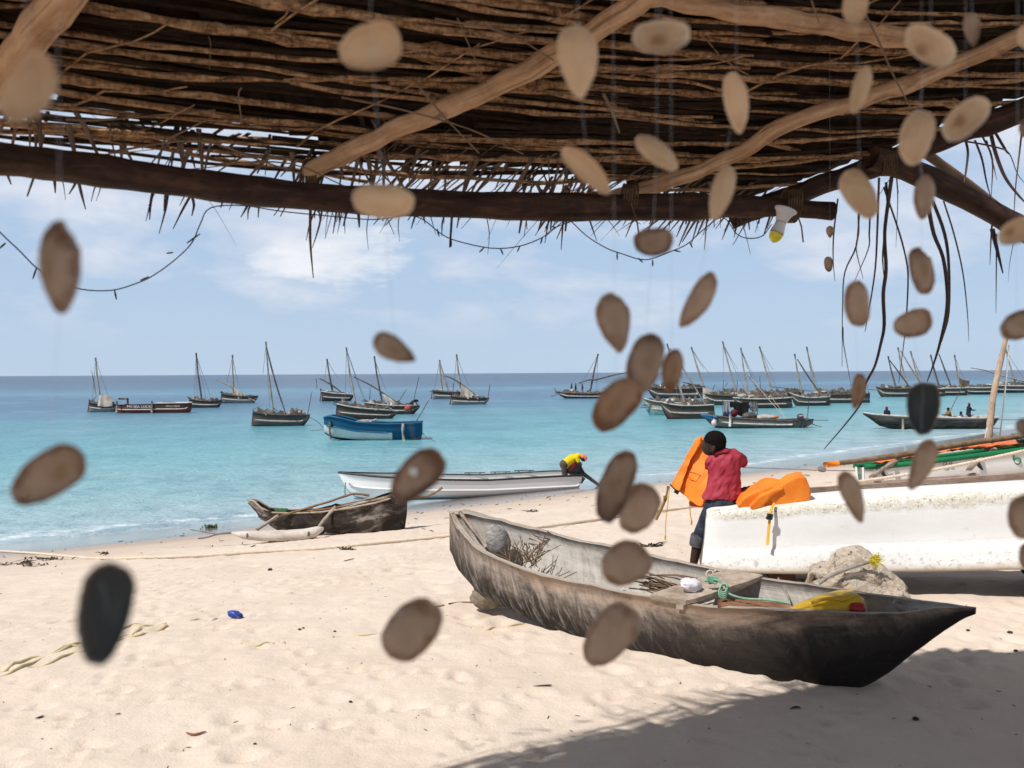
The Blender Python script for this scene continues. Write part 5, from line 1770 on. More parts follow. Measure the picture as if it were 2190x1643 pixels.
def shell(u, v, Lp, Wp, ang, kind, mat, D, label, dome=0.36, bulge=1, cut=False):
    """a bivalve valve: a thin domed shell, hinge at the top of its long axis"""
    Ls, Ws = Lp * D / F_PX, Wp * D / F_PX
    c = P(u, v, D)
    mb = MB()
    nr, na = 12, 40
    hash_ = (int(u) * 7 + int(v)) % 3
    yaw = rs.uniform(-0.25, 0.25)
    rows_f, rows_b, rad, rib, lz = [], [], [], [], []
    for i in range(nr + 1):
        r_ = i / nr
        a_, b_ = [], []
        for j in range(na):
            th_ = 2 * math.pi * j / na
            x, z = math.cos(th_), math.sin(th_)
            if kind == 'tear':
                # narrow beak at the bottom
                wf = 0.5 * (0.40 + 0.60 * (0.5 + 0.5 * z) ** 0.60) * 1.08
                ox, oz = x * wf * 1.05, z * 0.5
            elif kind == 'egg':
                wf = 0.5 * (0.72 + 0.30 * (0.5 + 0.5 * z) ** 0.8)
                ox, oz = math.copysign(abs(x) ** 0.8, x) * wf, math.copysign(abs(z) ** 0.88, z) * 0.5
            elif kind == 'half':
                wf = 0.5 * (0.62 + 0.38 * (0.5 + 0.5 * z) ** 0.8)
                ox, oz = x * wf + 0.10 * (1 - z * z) * (0.5), z * 0.5
            else:
                e = 0.86
                ox, oz = math.copysign(abs(x) ** e, x) * 0.5 * (0.93 + 0.07 * z), math.copysign(abs(z) ** e, z) * 0.5
            k = 1 + 0.030 * math.sin(2 * th_ + u * 0.7) + 0.028 * math.sin(3 * th_ + v) + 0.012 * math.sin(7 * th_ + u) + 0.010 * math.sin(13 * th_ + v)
            if cut and z > 0.55 and x > 0.2:
                k *= 0.90
            hx, hz = ox * r_ * k * Ws, (oz * r_ * k) * Ls
            oy = -bulge * dome * min(Ws, Ls) * (1 - r_ ** 2.2)
            ribv = 0.0006 * math.cos(th_ * 22) * r_
            a_.append((hx, oy - 0.0005 + ribv, hz))
            b_.append((hx * 0.985, oy + 0.0011, hz * 0.985))
            rad.append(r_)
            lz.append(oz * 2 * r_ * (1 if hash_ else -1))
            rib.append(math.cos(th_ * 30) * r_ * 0.6)
        rows_f.append(a_)
        rows_b.append(b_)
    mb.grid(rows_f, closed=True, flip=False, rad=rad, rib=rib, lz=lz)
    mb.grid(rows_b, closed=True, flip=True, rad=rad, rib=rib, lz=lz)
    o1, o2 = nr * na, (nr + 1) * na + nr * na
    for j in range(na):
        k = (j + 1) % na
        mb.f.append((o1 + j, o2 + j, o2 + k, o1 + k))
        mb.sm.append(True)
    o = mb.build('shell', MS[mat])
    o.matrix_world = Matrix.Translation(c) @ Matrix.Rotation(yaw, 4, 'Z') @ Matrix.Rotation(R(ang), 4, 'Y')
    tag(o, label, 'shell', 'shells strung on threads under the roof')
    return o


SH = [
 (60, 190, 160, 125, 42, 'oval', 'cream', .52, 'large blurred cream shell hanging at the left edge over the leftmost rafter'),
 (129, 575, 205, 108, 0, 'tear', 'brown', .62, 'long pointed brown shell hanging left, over the loop of the light cord'),
 (103, 1017, 190, 106, 62, 'oval', 'brown', .62, 'wide dark brown shell hanging over the water at the far left'),
 (222, 1312, 222, 140, 14, 'egg', 'dark', .50, 'large blackish mussel shell hanging low over the sand at left'),
 (793, 100, 138, 104, 80, 'oval', 'cream', .78, 'round cream shell under the sticks left of the middle rafter'),
 (818, 430, 140, 76, 96, 'oval', 'cream', .80, 'wide cream shell hanging in front of the dark eave beam'),
 (843, 747, 100, 58, -62, 'tear', 'brown', .80, 'small brown shell hanging in the sky above the blue and white boat'),
 (893, 1017, 140, 88, 50, 'oval', 'brown', .80, 'brown shell with a pale hole hanging in front of the white motorboat'),
 (880, 1348, 158, 112, 38, 'oval', 'tan', .80, 'broad grey tan shell hanging over bare sand left of the dugout'),
 (1236, 133, 152, 94, -4, 'tear', 'cream', .86, 'ribbed cream shell, pointed below, in front of the middle rafter'),
 (1255, 367, 138, 60, -45, 'half', 'cream', .92, 'slanting cream half shell just above the eave beam'),
 (1405, 330, 112, 56, -48, 'half', 'cream', 1.02, 'small pale slanting shell in front of the right rafter foot'),
 (1413, 78, 130, 74, 84, 'oval', 'stained', .92, 'wide shell with brown stained hollow near the top beside the middle rafter'),
 (1397, 517, 84, 66, 88, 'oval', 'brown', 1.05, 'small round brown shell in the sky just below the eave beam'),
 (1575, 222, 132, 60, -6, 'tear', 'cream', 1.0, 'narrow pinkish pointed shell among the sticks left of the right rafter'),
 (1541, 413, 118, 58, 18, 'half', 'cream', 1.05, 'pale narrow shell crossing the eave beam left of the light bulb'),
 (1491, 643, 138, 58, 30, 'half', 'tan', 1.0, 'tan half moon shell hanging alone in the sky right of the middle'),
 (1314, 690, 134, 78, -8, 'tear', 'tan', .95, 'large tan shell with cut top hanging first above the central cluster'),
 (1379, 777, 128, 86, 20, 'oval', 'brown', .95, 'translucent brown shell at the middle of the central cluster'),
 (1437, 795, 98, 50, 8, 'tear', 'amber', .98, 'orange brown narrow shell at the right of the central cluster'),
 (1318, 866, 128, 88, 40, 'oval', 'amber', .93, 'amber shell with dark lower rim at the bottom of the central cluster'),
 (1317, 1041, 158, 78, 20, 'oval', 'brown', .95, 'long brown shell overlapping the tail of the motorboat outboard'),
 (1367, 1088, 116, 82, 28, 'oval', 'tan', 1.0, 'grey tan oval shell overlapping the long brown one'),
 (1338, 1205, 110, 100, 60, 'oval', 'tan', 1.0, 'round tan shell with brown rim over the middle of the dugout'),
 (1306, 1357, 154, 100, 40, 'oval', 'tan', 1.0, 'large tan shell with yellowish hollow over the dark side of the dugout'),
 (1830, 10, 84, 62, 10, 'oval', 'cream', 1.0, 'cream shell cut by the top edge of the view'),
 (1838, 193, 100, 46, 16, 'half', 'cream', 1.05, 'narrow cream shell on the right rafter'),
 (1838, 415, 112, 78, -38, 'oval', 'cream', 1.1, 'broad cream shell in front of the hip pole right of the bulb'),
 (1833, 651, 102, 58, -6, 'oval', 'tan', 1.1, 'egg shaped tan shell among the hanging palm strips'),
 (1834, 836, 80, 34, 10, 'half', 'amber', 1.1, 'slender curved brown shell in front of the anchored dhows at right'),
 (1821, 1062, 114, 52, -20, 'half', 'tan', 1.05, 'greyish pointed half shell in front of the long timber'),
 (1991, 98, 124, 84, -72, 'oval', 'stained', .95, 'wide cream rimmed shell with ochre hollow above the right rafter'),
 (2079, 63, 70, 38, -4, 'tear', 'tan', 1.1, 'tiny pointed tan shell at upper right beside the wide cream rimmed one'),
 (2065, 255, 132, 70, 50, 'oval', 'stained', 1.0, 'slanting tan shell in front of the hip pole at right'),
 (1960, 294, 122, 76, 20, 'oval', 'cream', .98, 'pale cream shell where the hip pole meets the corner pole'),
 (1976, 424, 98, 48, 4, 'tear', 'tan', 1.1, 'small spindle shaped tan shell on the corner pole'),
 (1971, 580, 102, 54, -10, 'oval', 'brown', 1.1, 'dark brown notched shell in the sky below the corner pole'),
 (1953, 692, 82, 64, 76, 'oval', 'tan', 1.1, 'smooth tan oval shell below the dark notched one'),
 (1975, 873, 114, 78, 0, 'egg', 'dark', 1.05, 'blackish mussel shell hanging in front of the long black boat'),
 (1970, 993, 118, 54, 24, 'half', 'tan', 1.05, 'tan half shell over the bow of the green and white boat'),
 (2176, 495, 104, 56, 72, 'oval', 'stained', .95, 'pinkish ribbed shell cut by the right edge over the corner pole'),
 (2176, 697, 88, 64, 74, 'oval', 'brown', 1.05, 'dark rimmed shell at the right edge above the leaning mast'),
 (2190, 1105, 96, 72, 0, 'oval', 'tan', 1.0, 'grey round shell at the right edge over the white hull'),
 (2194, 80, 52, 40, 0, 'oval', 'cream', 1.1, 'pinkish sliver of shell at the right edge near the top'),
 (2196, 1190, 54, 38, 0, 'oval', 'tan', 1.1, 'sliver of tan shell at the right edge, lowest of all'),
 (2196, 915, 40, 62, 12, 'half', 'brown', 1.05, 'dark brown pointed shell at the right edge over the beach'),
 (2192, 275, 40, 26, 0, 'oval', 'brown', 1.3, 'dark reddish shell at the right edge beside the hip pole'),
 (1775, 496, 25, 18, 0, 'tear', 'tan', 3.0, 'tiny tan shell beside the beam end, upper of two on one thread'),
 (1772, 565, 33, 21, 0, 'oval', 'brown', 3.0, 'tiny brown shell below the beam end, lower of two on one thread'),
]
for q in SH:
    shell(*q, bulge=rs.choice([1, 1, -1]) if q[6] != 'stained' else -1, cut=(q[1] in (575, 690, 580)))
mb = MB()
mb.ell(P(884, 1009, 0.785), (0.0042, 0.0012, 0.0042), None, 8, 12)  # pale disc stands for light showing through a hole in the shell
hb = mb.build('hole_light_disc', m_white)
hp = [o for o in col.objects if o.get('label', '').startswith('brown shell with a pale hole')][0]
hp['label'] = 'brown shell with a pale disc as lit hole hanging in front of the white motorboat'
bpy.context.view_layer.update()
hb.parent = hp
hb.matrix_parent_inverse = hp.matrix_world.inverted()
m_thr = plain('nylon_thread', [(0.60, 0.62, 0.64), (0.70, 0.72, 0.74)], (9, 9, 9), 0.3, 0.5, 0.0)
strands = [([(0, 1), ], 'leftmost'), ([(1, 2), (2, 3)], ''), ]
groups = [[0], [1, 2, 3], [4, 5, 6, 7, 8], [9, 10], [17, 20, 21, 23, 24], [11, 13, 18, 22], [12], [14, 15, 16], [19], [25, 26, 27, 28, 29, 30], [31, 34, 35], [32], [33], [36, 37, 38, 39], [40, 41, 42, 44], [43], [45], [46], [47, 48]]
tl = ['the large blurred cream shell at the left edge', 'the long pointed brown shell at left', 'the round cream shell left of the middle rafter', 'the ribbed cream shell by the middle rafter', 'the central cluster of shells', 'the small round brown shell below the beam', 'the brown stained shell near the top', 'the narrow pinkish shell', 'the orange brown shell of the central cluster', 'the column of shells right of the light bulb', 'the pale cream shell at the corner pole', 'the tiny pointed shell at upper right', 'the slanting tan shell by the hip pole', 'the dark notched shell at right', 'the shells along the right edge', 'the pinkish sliver at the right edge', 'the dark pointed shell at the right edge', 'the dark reddish shell at the right edge', 'the two tiny shells by the beam end']
for gi_, (g_, nm) in enumerate(zip(groups, tl)):
    pts = []
    for k_ in g_:
        u, v, Lp, Wp, ang, kind, mt, D, lb_ = SH[k_]
        pts.append(P(u, v - 0.25 * Lp, D))
        pts.append(P(u, v, D) + np.array([0, 0.004, 0]))
    a = pts[0]
    topz = roof(a[0], a[1]) + 0.01
    pts = [np.array([a[0], a[1], topz])] + pts
    pts = [pts[0]] + [p for i, p in enumerate(pts[1:]) if i == 0 or np.linalg.norm(p - pts[i]) > 1e-4]
    mb = MB()
    mb.tube(pts, 0.00015, 4)
    solo('thread', mb, m_thr, 'fine clear thread holding ' + nm, 'thread', 'threads the shells hang on')
# ------------------------------------------------------------------ people seen at a distance
SK = {}


def cmat(name, c, rough=0.85):
    if name not in SK:
        c2 = tuple(min(1, q * 1.35 + 0.004) for q in c)
        SK[name] = plain(name, [c, c2], (6, 6, 6), rough, 0.2, 0.3, 0.01)
    return SK[name]


def figure(base_, label, pose, face, shirt, trousers, cap=None, scale=1.0, voxel=0.02, group=None, arms='down'):
    """face: heading in degrees, 0 looks along +x, 90 away from the beach"""
    t = thing('person', base_, label, 'person', group)
    rz = Matrix.Rotation(R(face), 3, 'Z')
    bs = np.array(base_, float)

    def J(x, y, z):                       # x forward, y to the left
        q = rz @ Vector((x, y, z))
        return bs + np.array(q) * scale
    s = scale
    if pose == 'stand':
        hip, chest, neck, head = (0, 0, .88), (0.02, 0, 1.22), (0.03, 0, 1.42), (0.06, 0, 1.57)
        legs = [[(0, .09, .88), (0.03, .10, .47), (-0.02, .10, .06), (0.14, .11, .04)], [(0, -.09, .88), (0.05, -.10, .47), (0.02, -.11, .06), (0.18, -.12, .04)]]
    elif pose == 'bend':
        hip, chest, neck, head = (0, 0, .86), (0.26, 0, 1.06), (0.46, 0, 1.15), (0.62, 0, 1.08)
        legs = [[(0, .09, .86), (0.06, .11, .46), (-0.02, .11, .06), (0.14, .12, .04)], [(0, -.09, .86), (0.02, -.10, .46), (-0.06, -.11, .06), (0.10, -.12, .04)]]
    else:
        hip, chest, neck, head = (0, 0, .12), (0.02, 0, .42), (0.04, 0, .60), (0.07, 0, .75)
        legs = [[(0, .09, .12), (0.40, .14, .20), (0.30, .13, -.18), (0.42, .13, -.20)], [(0, -.09, .12), (0.40, -.12, .18), (0.26, -.12, -.2), (0.38, -.12, -.22)]]
    sh_z = neck
    if pose == 'bend':
        shl = [(0.42, sg * .17, 1.12) for sg in (1, -1)]
        els = [(0.50, sg * .22, .86) for sg in (1, -1)]
        wrs = [(0.62, sg * .12, .66) for sg in (1, -1)]
    else:
        shl = [(sh_z[0], sg * .18, sh_z[2] - .05) for sg in (1, -1)]
        if arms == 'down':
            els = [(sh_z[0] - .02, sg * .25, sh_z[2] - .32) for sg in (1, -1)]
            wrs = [(sh_z[0] + .12, sg * .22, sh_z[2] - .52) for sg in (1, -1)]
        else:
            els = [(sh_z[0] + .14, sg * .22, sh_z[2] - .24) for sg in (1, -1)]
            wrs = [(sh_z[0] + .36, sg * .12, sh_z[2] - .22) for sg in (1, -1)]
    mb = MB()
    mb.ell(J(*head), (.085 * s, .08 * s, .112 * s), rz, 10, 14)
    fx = 0.088
    dn = -0.03 if pose == 'bend' else 0.0
    mb.ell(J(head[0] + fx, 0, head[2] - .005 + dn), (.018 * s, .014 * s, .02 * s), rz, 6, 8)
    mb.ell(J(head[0] + .045, 0, head[2] - .075), (.05 * s, .05 * s, .04 * s), rz, 6, 8)
    for sg in (1, -1):
        mb.ell(J(head[0], sg * .083, head[2] - .01), (.02 * s, .012 * s, .03 * s), rz, 6, 8)
    capsule(mb, J(*head), J(*neck), .055 * s, .06 * s)
    capsule(mb, J(*neck), J(*chest), .09 * s, .13 * s)
    capsule(mb, J(*chest), J(*hip), .13 * s, .125 * s)
    capsule(mb, J(*shl[0]), J(*shl[1]), .06 * s, .06 * s)
    for k in range(2):
        capsule(mb, J(*shl[k]), J(*els[k]), .052 * s, .04 * s)
        capsule(mb, J(*els[k]), J(*wrs[k]), .038 * s, .028 * s)
        wv = np.array(wrs[k])
        dv_ = wv - np.array(els[k])
        dv_ /= np.linalg.norm(dv_)
        mb.ell(J(*(wv + dv_ * .05)), (.035 * s, .028 * s, .045 * s), rz, 6, 8)
        for f_ in range(4):
            q0 = wv + dv_ * .07 + np.array([0.01 * (f_ - 1.5), 0.012 * (f_ - 1.5), 0])
            capsule(mb, J(*q0), J(*(q0 + dv_ * (.06, .07, .068, .052)[f_])), .011 * s, .009 * s, 6)
        l_ = legs[k]
        capsule(mb, J(*l_[0]), J(*l_[1]), .085 * s, .06 * s)
        capsule(mb, J(*l_[1]), J(*l_[2]), .058 * s, .036 * s)
        capsule(mb, J(*l_[2]), J(*l_[3]), .040 * s, .030 * s)
    remeshed(mb, 'body', m_skin, t, voxel * s, 2)
    mb = MB()
    capsule(mb, J(*neck), J(*chest), .10 * s, .150 * s)
    capsule(mb, J(*chest), J(*hip), .150 * s, .148 * s)
    capsule(mb, J(*shl[0]), J(*shl[1]), .075 * s, .075 * s)
    for k in range(2):
        m_ = [(a + b_) / 2 for a, b_ in zip(shl[k], els[k])]
        capsule(mb, J(*shl[k]), J(*m_), .070 * s, .064 * s)
    remeshed(mb, 'shirt', shirt, t, voxel * s, 2, 0.008 * s, 9, 3)
    mb = MB()
    for k in range(2):
        l_ = legs[k]
        q = [a + (b_ - a) * .75 for a, b_ in zip(l_[1], l_[2])]
        capsule(mb, J(*l_[0]), J(*l_[1]), .105 * s, .078 * s)
        capsule(mb, J(*l_[1]), J(*q), .076 * s, .064 * s)
    capsule(mb, J(hip[0], .05, hip[2] + .02), J(hip[0], -.05, hip[2] + .02), .145 * s, .145 * s)
    remeshed(mb, 'trousers', trousers, t, voxel * s, 2, 0.006 * s, 9, 5)
    mb = MB()
    tilt = Matrix.Rotation(R(60 if pose == 'bend' else 12), 3, 'Y')
    mb.ell(J(head[0] - .01, 0, head[2] + .045), (.098 * s, .092 * s, .085 * s), rz @ tilt, 8, 14)
    if cap is not None and pose == 'bend':
        mb.ell(J(head[0] + .06, 0, head[2] + .0), (.085 * s, .08 * s, .085 * s), rz, 8, 12)
    remeshed(mb, 'cap' if cap is not None else 'hair', cap if cap is not None else m_hair, t, 0.018 * s, 2)
    return t


# ------------------------------------------------------------------ boats at anchor
g_wood = (0.17, 0.145, 0.125)
MH = {
    'grey': hullmat('grey_planking', [(0.0, (0.05, 0.042, 0.037)), (0.22, (0.13, 0.112, 0.097)), (0.45, (0.27, 0.245, 0.22)), (0.62, (0.10, 0.082, 0.068))], (0.13, 0.105, 0.085), (0.6, 14.0), 0.6, bmp=0.4),
    'pale': hullmat('pale_planking', [(0.0, (0.07, 0.06, 0.055)), (0.2, (0.34, 0.32, 0.295)), (0.50, (0.44, 0.42, 0.40)), (0.64, (0.10, 0.082, 0.068))], (0.15, 0.12, 0.095), (0.6, 14.0), 0.55, bmp=0.4),
    'brown': hullmat('brown_planking', [(0.0, (0.075, 0.022, 0.016)), (0.25, (0.13, 0.088, 0.065)), (0.5, (0.23, 0.185, 0.155)), (0.66, (0.085, 0.062, 0.048))], (0.14, 0.105, 0.08), (0.6, 14.0), 0.6, bmp=0.4),
    'dark': hullmat('dark_planking', [(0.0, (0.02, 0.018, 0.016)), (0.3, (0.055, 0.047, 0.04)), (0.7, (0.11, 0.092, 0.078))], (0.13, 0.10, 0.08), (0.6, 14.0), 0.55, (0.16, 0.14, 0.12), bmp=0.4),
    'turq': hullmat('turquoise_planking', [(0.0, (0.22, 0.42, 0.42)), (0.45, (0.42, 0.46, 0.42)), (0.75, (0.22, 0.19, 0.15))], (0.15, 0.12, 0.095), (0.6, 14.0), 0.5, bmp=0.4),
}
m_gun = plain('pale_strake', [(0.34, 0.31, 0.28), (0.56, 0.53, 0.49), (0.66, 0.63, 0.60)], (3, 3, 3), 0.8, 0.2, 0.3, 0.01)
m_mast = plain('weathered_spar', [(0.16, 0.125, 0.10), (0.36, 0.30, 0.25), (0.46, 0.41, 0.365)], (3, 3, 1.4), 0.8, 0.2, 0.3, 0.01)
m_mastd = plain('dark_spar', [(0.05, 0.042, 0.038), (0.12, 0.10, 0.09), (0.20, 0.175, 0.155)], (3, 3, 1.4), 0.8, 0.2, 0.3, 0.01)
m_line = plain('rigging_line', [(0.11, 0.10, 0.10), (0.22, 0.20, 0.19)], (3, 3, 3), 0.85, 0.2, 0)
m_linep = plain('pale_line', [(0.36, 0.32, 0.27), (0.50, 0.45, 0.38)], (3, 3, 3), 0.85, 0.2, 0)
m_canvas = plain('tan_canvas', [(0.34, 0.29, 0.235), (0.48, 0.42, 0.35), (0.56, 0.50, 0.43)], (2, 2, 2), 0.9, 0.15, 0.4, 0.02)
m_net = plain('dark_nets', [(0.010, 0.009, 0.009), (0.035, 0.030, 0.027), (0.10, 0.08, 0.066), (0.24, 0.21, 0.185)], (2.2, 2.2, 2.2), 0.95, 0.1, 0.9, 0.04, 1.0, 8, fine=(0.25, (0.40, 0.37, 0.33)))
m_bund = plain('pale_bundles', [(0.26, 0.22, 0.18), (0.42, 0.37, 0.32), (0.58, 0.55, 0.52)], (4, 4, 4), 0.9, 0.15, 0.5, 0.02)
m_greyc = plain('grey_cloth', [(0.10, 0.10, 0.10), (0.17, 0.165, 0.16)], (4, 4, 4), 0.9, 0.15, 0.4, 0.02)
m_blackc = plain('black_cloth', [(0.008, 0.008, 0.009), (0.02, 0.019, 0.02)], (4, 4, 4), 0.9, 0.15, 0.4, 0.02)


def cloth(mb, top, bot, n=10, m=6, rip=0.04, th=0.015, seed=0):
    tp, bt = spline(top, n), spline(bot, n)
    k = min(len(tp), len(bt))
    tp = [tp[int(i * (len(tp) - 1) / (k - 1))] for i in range(k)]
    bt = [bt[int(i * (len(bt) - 1) / (k - 1))] for i in range(k)]
    A, Bk = [], []
    for j in range(m + 1):
        s_ = j / m
        r1, r2 = [], []
        for i in range(k):
            p = tp[i] * (1 - s_) + bt[i] * s_
            y = rip * (math.sin(i * 1.1 + seed) * s_ + 1.2 * float(vn(i * 0.5, j * 0.6, 60 + seed)))
            r1.append(p + np.array([0, y - th, 0]))
            r2.append(p + np.array([0, y + th, 0]))
        A.append(r1)
        Bk.append(r2)
    mb.grid(A, flip=True)
    mb.grid(Bk)
    rim_ = [A[0], Bk[0]], [A[-1], Bk[-1]], [[r[0] for r in A], [r[0] for r in Bk]], [[r[-1] for r in A], [r[-1] for r in Bk]]
    for a in rim_:
        mb.grid(list(a))


def dhow(label, u0, u1, v, h, bow, hull='grey', mast=None, yard=None, sail=None, stays=(), poles=(), stern=0.35, brise=0.25, load=1.0, seed=1, yaw=0.12, wild=True, strake=True, dmast=False, tarps=(), group='wooden sailing dhows at anchor', name='dhow', cat='dhow', keelw=None):
    rd = random.Random(seed)
    if u0 > 1360:
        h = h * 1.22
    uc = (u0 + u1) / 2
    D = W(uc, v)[1]
    s = D / F_PX
    sg = 1 if bow == 'R' else -1
    Lb_ = (u1 - u0) * s
    us = np.linspace(u0, u1, 13)
    rim, keel = [], []
    for u in us:
        t = (u - u0) / (u1 - u0)
        tb = t if bow == 'R' else 1 - t
        rim.append((u, v - h * (1 + brise * tb ** 4 + stern * (1 - tb) ** 3)))
        kv = v + h * 0.25
        if tb > 0.86:
            kv = v + h * 0.25 - (tb - 0.86) / 0.14 * h * (1.05 + brise)
        keel.append((u, kv))
    pl = (0.22, 0.62) if bow == 'R' else (0.5, 0.0)
    pr = (0.5, 0.0) if bow == 'R' else (0.22, 0.62)
    dy = math.sin(yaw) * Lb_ / 2
    a0, a1 = P(u0, v, D - dy), P(u1, v, D + dy)
    H = Hull(a0, a1, rim, keel, Lb_ * 0.125, pl, pr, n=22, m=6, power=2.2, th=0.05, deep=0.42, kshift=0.0)
    t = thing(name, (P(uc, v, D)[0], D, SEA), label, cat, group)
    H.mesh().build('hull', MH[hull], t)
    r_ = max(0.03, 1.3 * s)
    mb = MB()
    for ang in (0.0, math.pi):
        q = H.rail(ang, r_, 1.0, lift=r_ * 0.5, n=6)
        mb.add(q.v, q.f)
    mb.build('gunwale', m_mastd if hull in ('pale', 'grey') else m_gun, t)
    if strake:
        mb = H.rail(0.42, r_ * 0.85, 1.0, 0.03, 0.9, off=0.01)
        mb.build('strake', m_gun, t)
    # rudder at the stern
    ue = u0 if bow == 'R' else u1
    mb = MB()
    q0, q1 = P(ue - sg * 1, v - h * 1.5, D), P(ue - sg * 4, v + h * 0.2, D)
    mb.tube([q0, (q0 + q1) / 2, q1], [0.05, 0.07, 0.12], 8, flat=0.5)
    mb.build('rudder', m_mastd, t)
    mm = m_mastd if dmast else m_mast
    if mast:
        ub, vb, ut, vt = mast
        vb2 = v - h * 0.3
        ub2 = ub + (ut - ub) * (vb - vb2) / (vt - vb) * 1.0
        p0, p1 = P(ub2, vb2, D), P(ut, vt, D)
        mb = MB()
        pts = [p0 + (p1 - p0) * q / 8 + np.array([0.03 * math.sin(q * 0.9), 0, 0]) for q in range(9)]
        r0 = max(0.06, 2.4 * s)
        mb.tube(pts, [r0 * (1 - 0.45 * q / 8) for q in range(8)] + [r0 * 0.75], 8, jit=0.08, rnd=rd)
        mb.build('mast', mm, t)
        mb = MB()
        for (uu, vv) in stays:
            a = P(ut + (ub - ut) * 0.04, vt + (vb - vt) * 0.04, D)
            b_ = P(uu, vv, D + rd.uniform(-0.4, 0.4))
            mb.tube([a, (a + b_) / 2 + np.array([0, 0, -0.02 * Lb_]), b_], max(0.014, 0.42 * s), 4)
        if stays:
            mb.build('rigging', m_line, t)
    if yard:
        pts = spline([P(u, vv, D - 0.3) for u, vv in yard], 5)
        r0 = max(0.045, 1.15 * s)
        k = len(pts)
        mb = MB()
        mb.tube(pts, [r0 * (0.55 + 0.9 * math.sin(math.pi * (0.1 + 0.85 * i / k))) for i in range(k)], 8, jit=0.15, rnd=rd)
        mb.build('yard', m_mastd if dmast or rd.random() < 0.5 else m_mast, t)
    if sail:
        mb = MB()
        cloth(mb, [P(u, vv, D - 0.45) for u, vv in sail[0]], [P(u, vv, D - 0.6) for u, vv in sail[1]], 5, 5, 0.12, 0.02, seed)
        mb.build('sail', m_canvas, t)
    for i, (tp, bt, mt) in enumerate(tarps):
        mb = MB()
        cloth(mb, [P(u, vv, D - 0.5 - 0.1 * i) for u, vv in tp], [P(u, vv, D - 0.6 - 0.1 * i) for u, vv in bt], 5, 5, 0.10, 0.02, seed + i)
        mb.build('hanging_cloth', mt, t)
    for (p, q) in poles:
        mb = MB()
        a, b_ = P(*p, D - 0.2), P(*q, D - 0.2)
        mb.tube([a, (a + b_) / 2, b_], [max(0.025, 0.8 * s)] * 2 + [max(0.018, 0.5 * s)], 6)
        mb.build('pole', m_mastd, t)
    if load:
        # a lumpy ridge of nets and gear fills the deck and breaks the sheer
        rows = []
        big = min(1.7, max(0.8, Lb_ / 5))
        for i in range(33):
            tt = 0.05 + 0.84 * i / 32
            tt = tt if bow == 'R' else 1 - tt
            a, b_ = H.at(tt, 0.0), H.at(tt, math.pi)
            hh = (0.10 + 0.42 * max(0.0, float(vn(i * 0.55, seed * 3.3, 71)) + 0.25) + 0.30 * abs(float(vn(i * 1.7, seed * 5.1, 72)))) * big * (0.5 + 0.5 * load)
            mid = (a + b_) / 2
            e = 0.35 if i in (0, 32) else 1.0
            rows.append([mid + (a - mid) * 0.93 * c_ * e + np.array([0, 0, -0.04 + 1.25 * hh * e * z_ + 0.10 * e * float(vn(i * 1.3 + j * 2.1, j * 1.9 + seed, 73)) * big]) for j, (c_, z_) in enumerate(((1, 0), (.8, .55), (.45, .95), (0, 1.0), (-.45, .95), (-.8, .55), (-1, 0)))])
        mb = MB()
        mb.grid(rows, cap=False, flip=True, smooth=True)
        base_ = [[r[0], r[-1]] for r in rows]
        mb.grid(base_, flip=False, smooth=False)
        mb.build('net_heap', m_net, t)
        for i in range(int(8 * load)):
            tt = rd.uniform(0.08, 0.86)
            tt = tt if bow == 'R' else 1 - tt
            a, b_ = H.at(tt, 0.0), H.at(tt, math.pi)
            c = a + (b_ - a) * rd.uniform(0.1, 0.6) + np.array([0, 0, rd.uniform(0.06, 0.26) * big])
            sz = rd.uniform(0.10, 0.26) * big
            mb = MB()
            mt = rd.choice([m_bund, m_bund, m_net, m_gun, m_greyc, m_canvas])
            if rd.random() < 0.65:
                mb.ell(c, (sz * rd.uniform(0.9, 2.0), sz * 0.8, sz * rd.uniform(0.5, 0.95)), None, 6, 9, 0.22, 3.0, i)
            else:
                mb.box(c, (sz * 1.7, sz, sz * 0.9), Matrix.Rotation(rd.uniform(-0.5, 0.5), 3, 'Y'))
            mb.build('bundle', mt, t)
        for i in range(int(3 + 4 * load)):
            tt = rd.uniform(0.1, 0.85)
            a = H.at(tt, rd.choice([0.0, math.pi]))
            d = np.array([rd.uniform(-1, 1) * Lb_ * 0.20, rd.uniform(-.2, .2), rd.uniform(0.02, 0.45) * big])
            mb = MB()
            c = a + np.array([0, 0, 0.10 * big])
            mb.tube([c - d / 2, c, c + d / 2], max(0.022, 0.6 * s), 5)
            mb.build('spar', rd.choice([m_mastd, m_mast, m_line]), t)
    if stern > 0.3 and wild:
        mb = MB()                          # projecting stern poles
        e = P(ue, v - h * (1.2 + stern), D)
        for i in range(3):
            mb.tube([e + np.array([sg * Lb_ * 0.12, 0, -0.05 - 0.1 * i]), e + np.array([-sg * Lb_ * rd.uniform(0.03, 0.07), rd.uniform(-.3, .3), 0.10 * i])], max(0.03, 0.8 * s), 5)
        mb.build('stern_pole', m_mastd, t)
    t['_'] = 0
    del t['_']
    return t, H, D


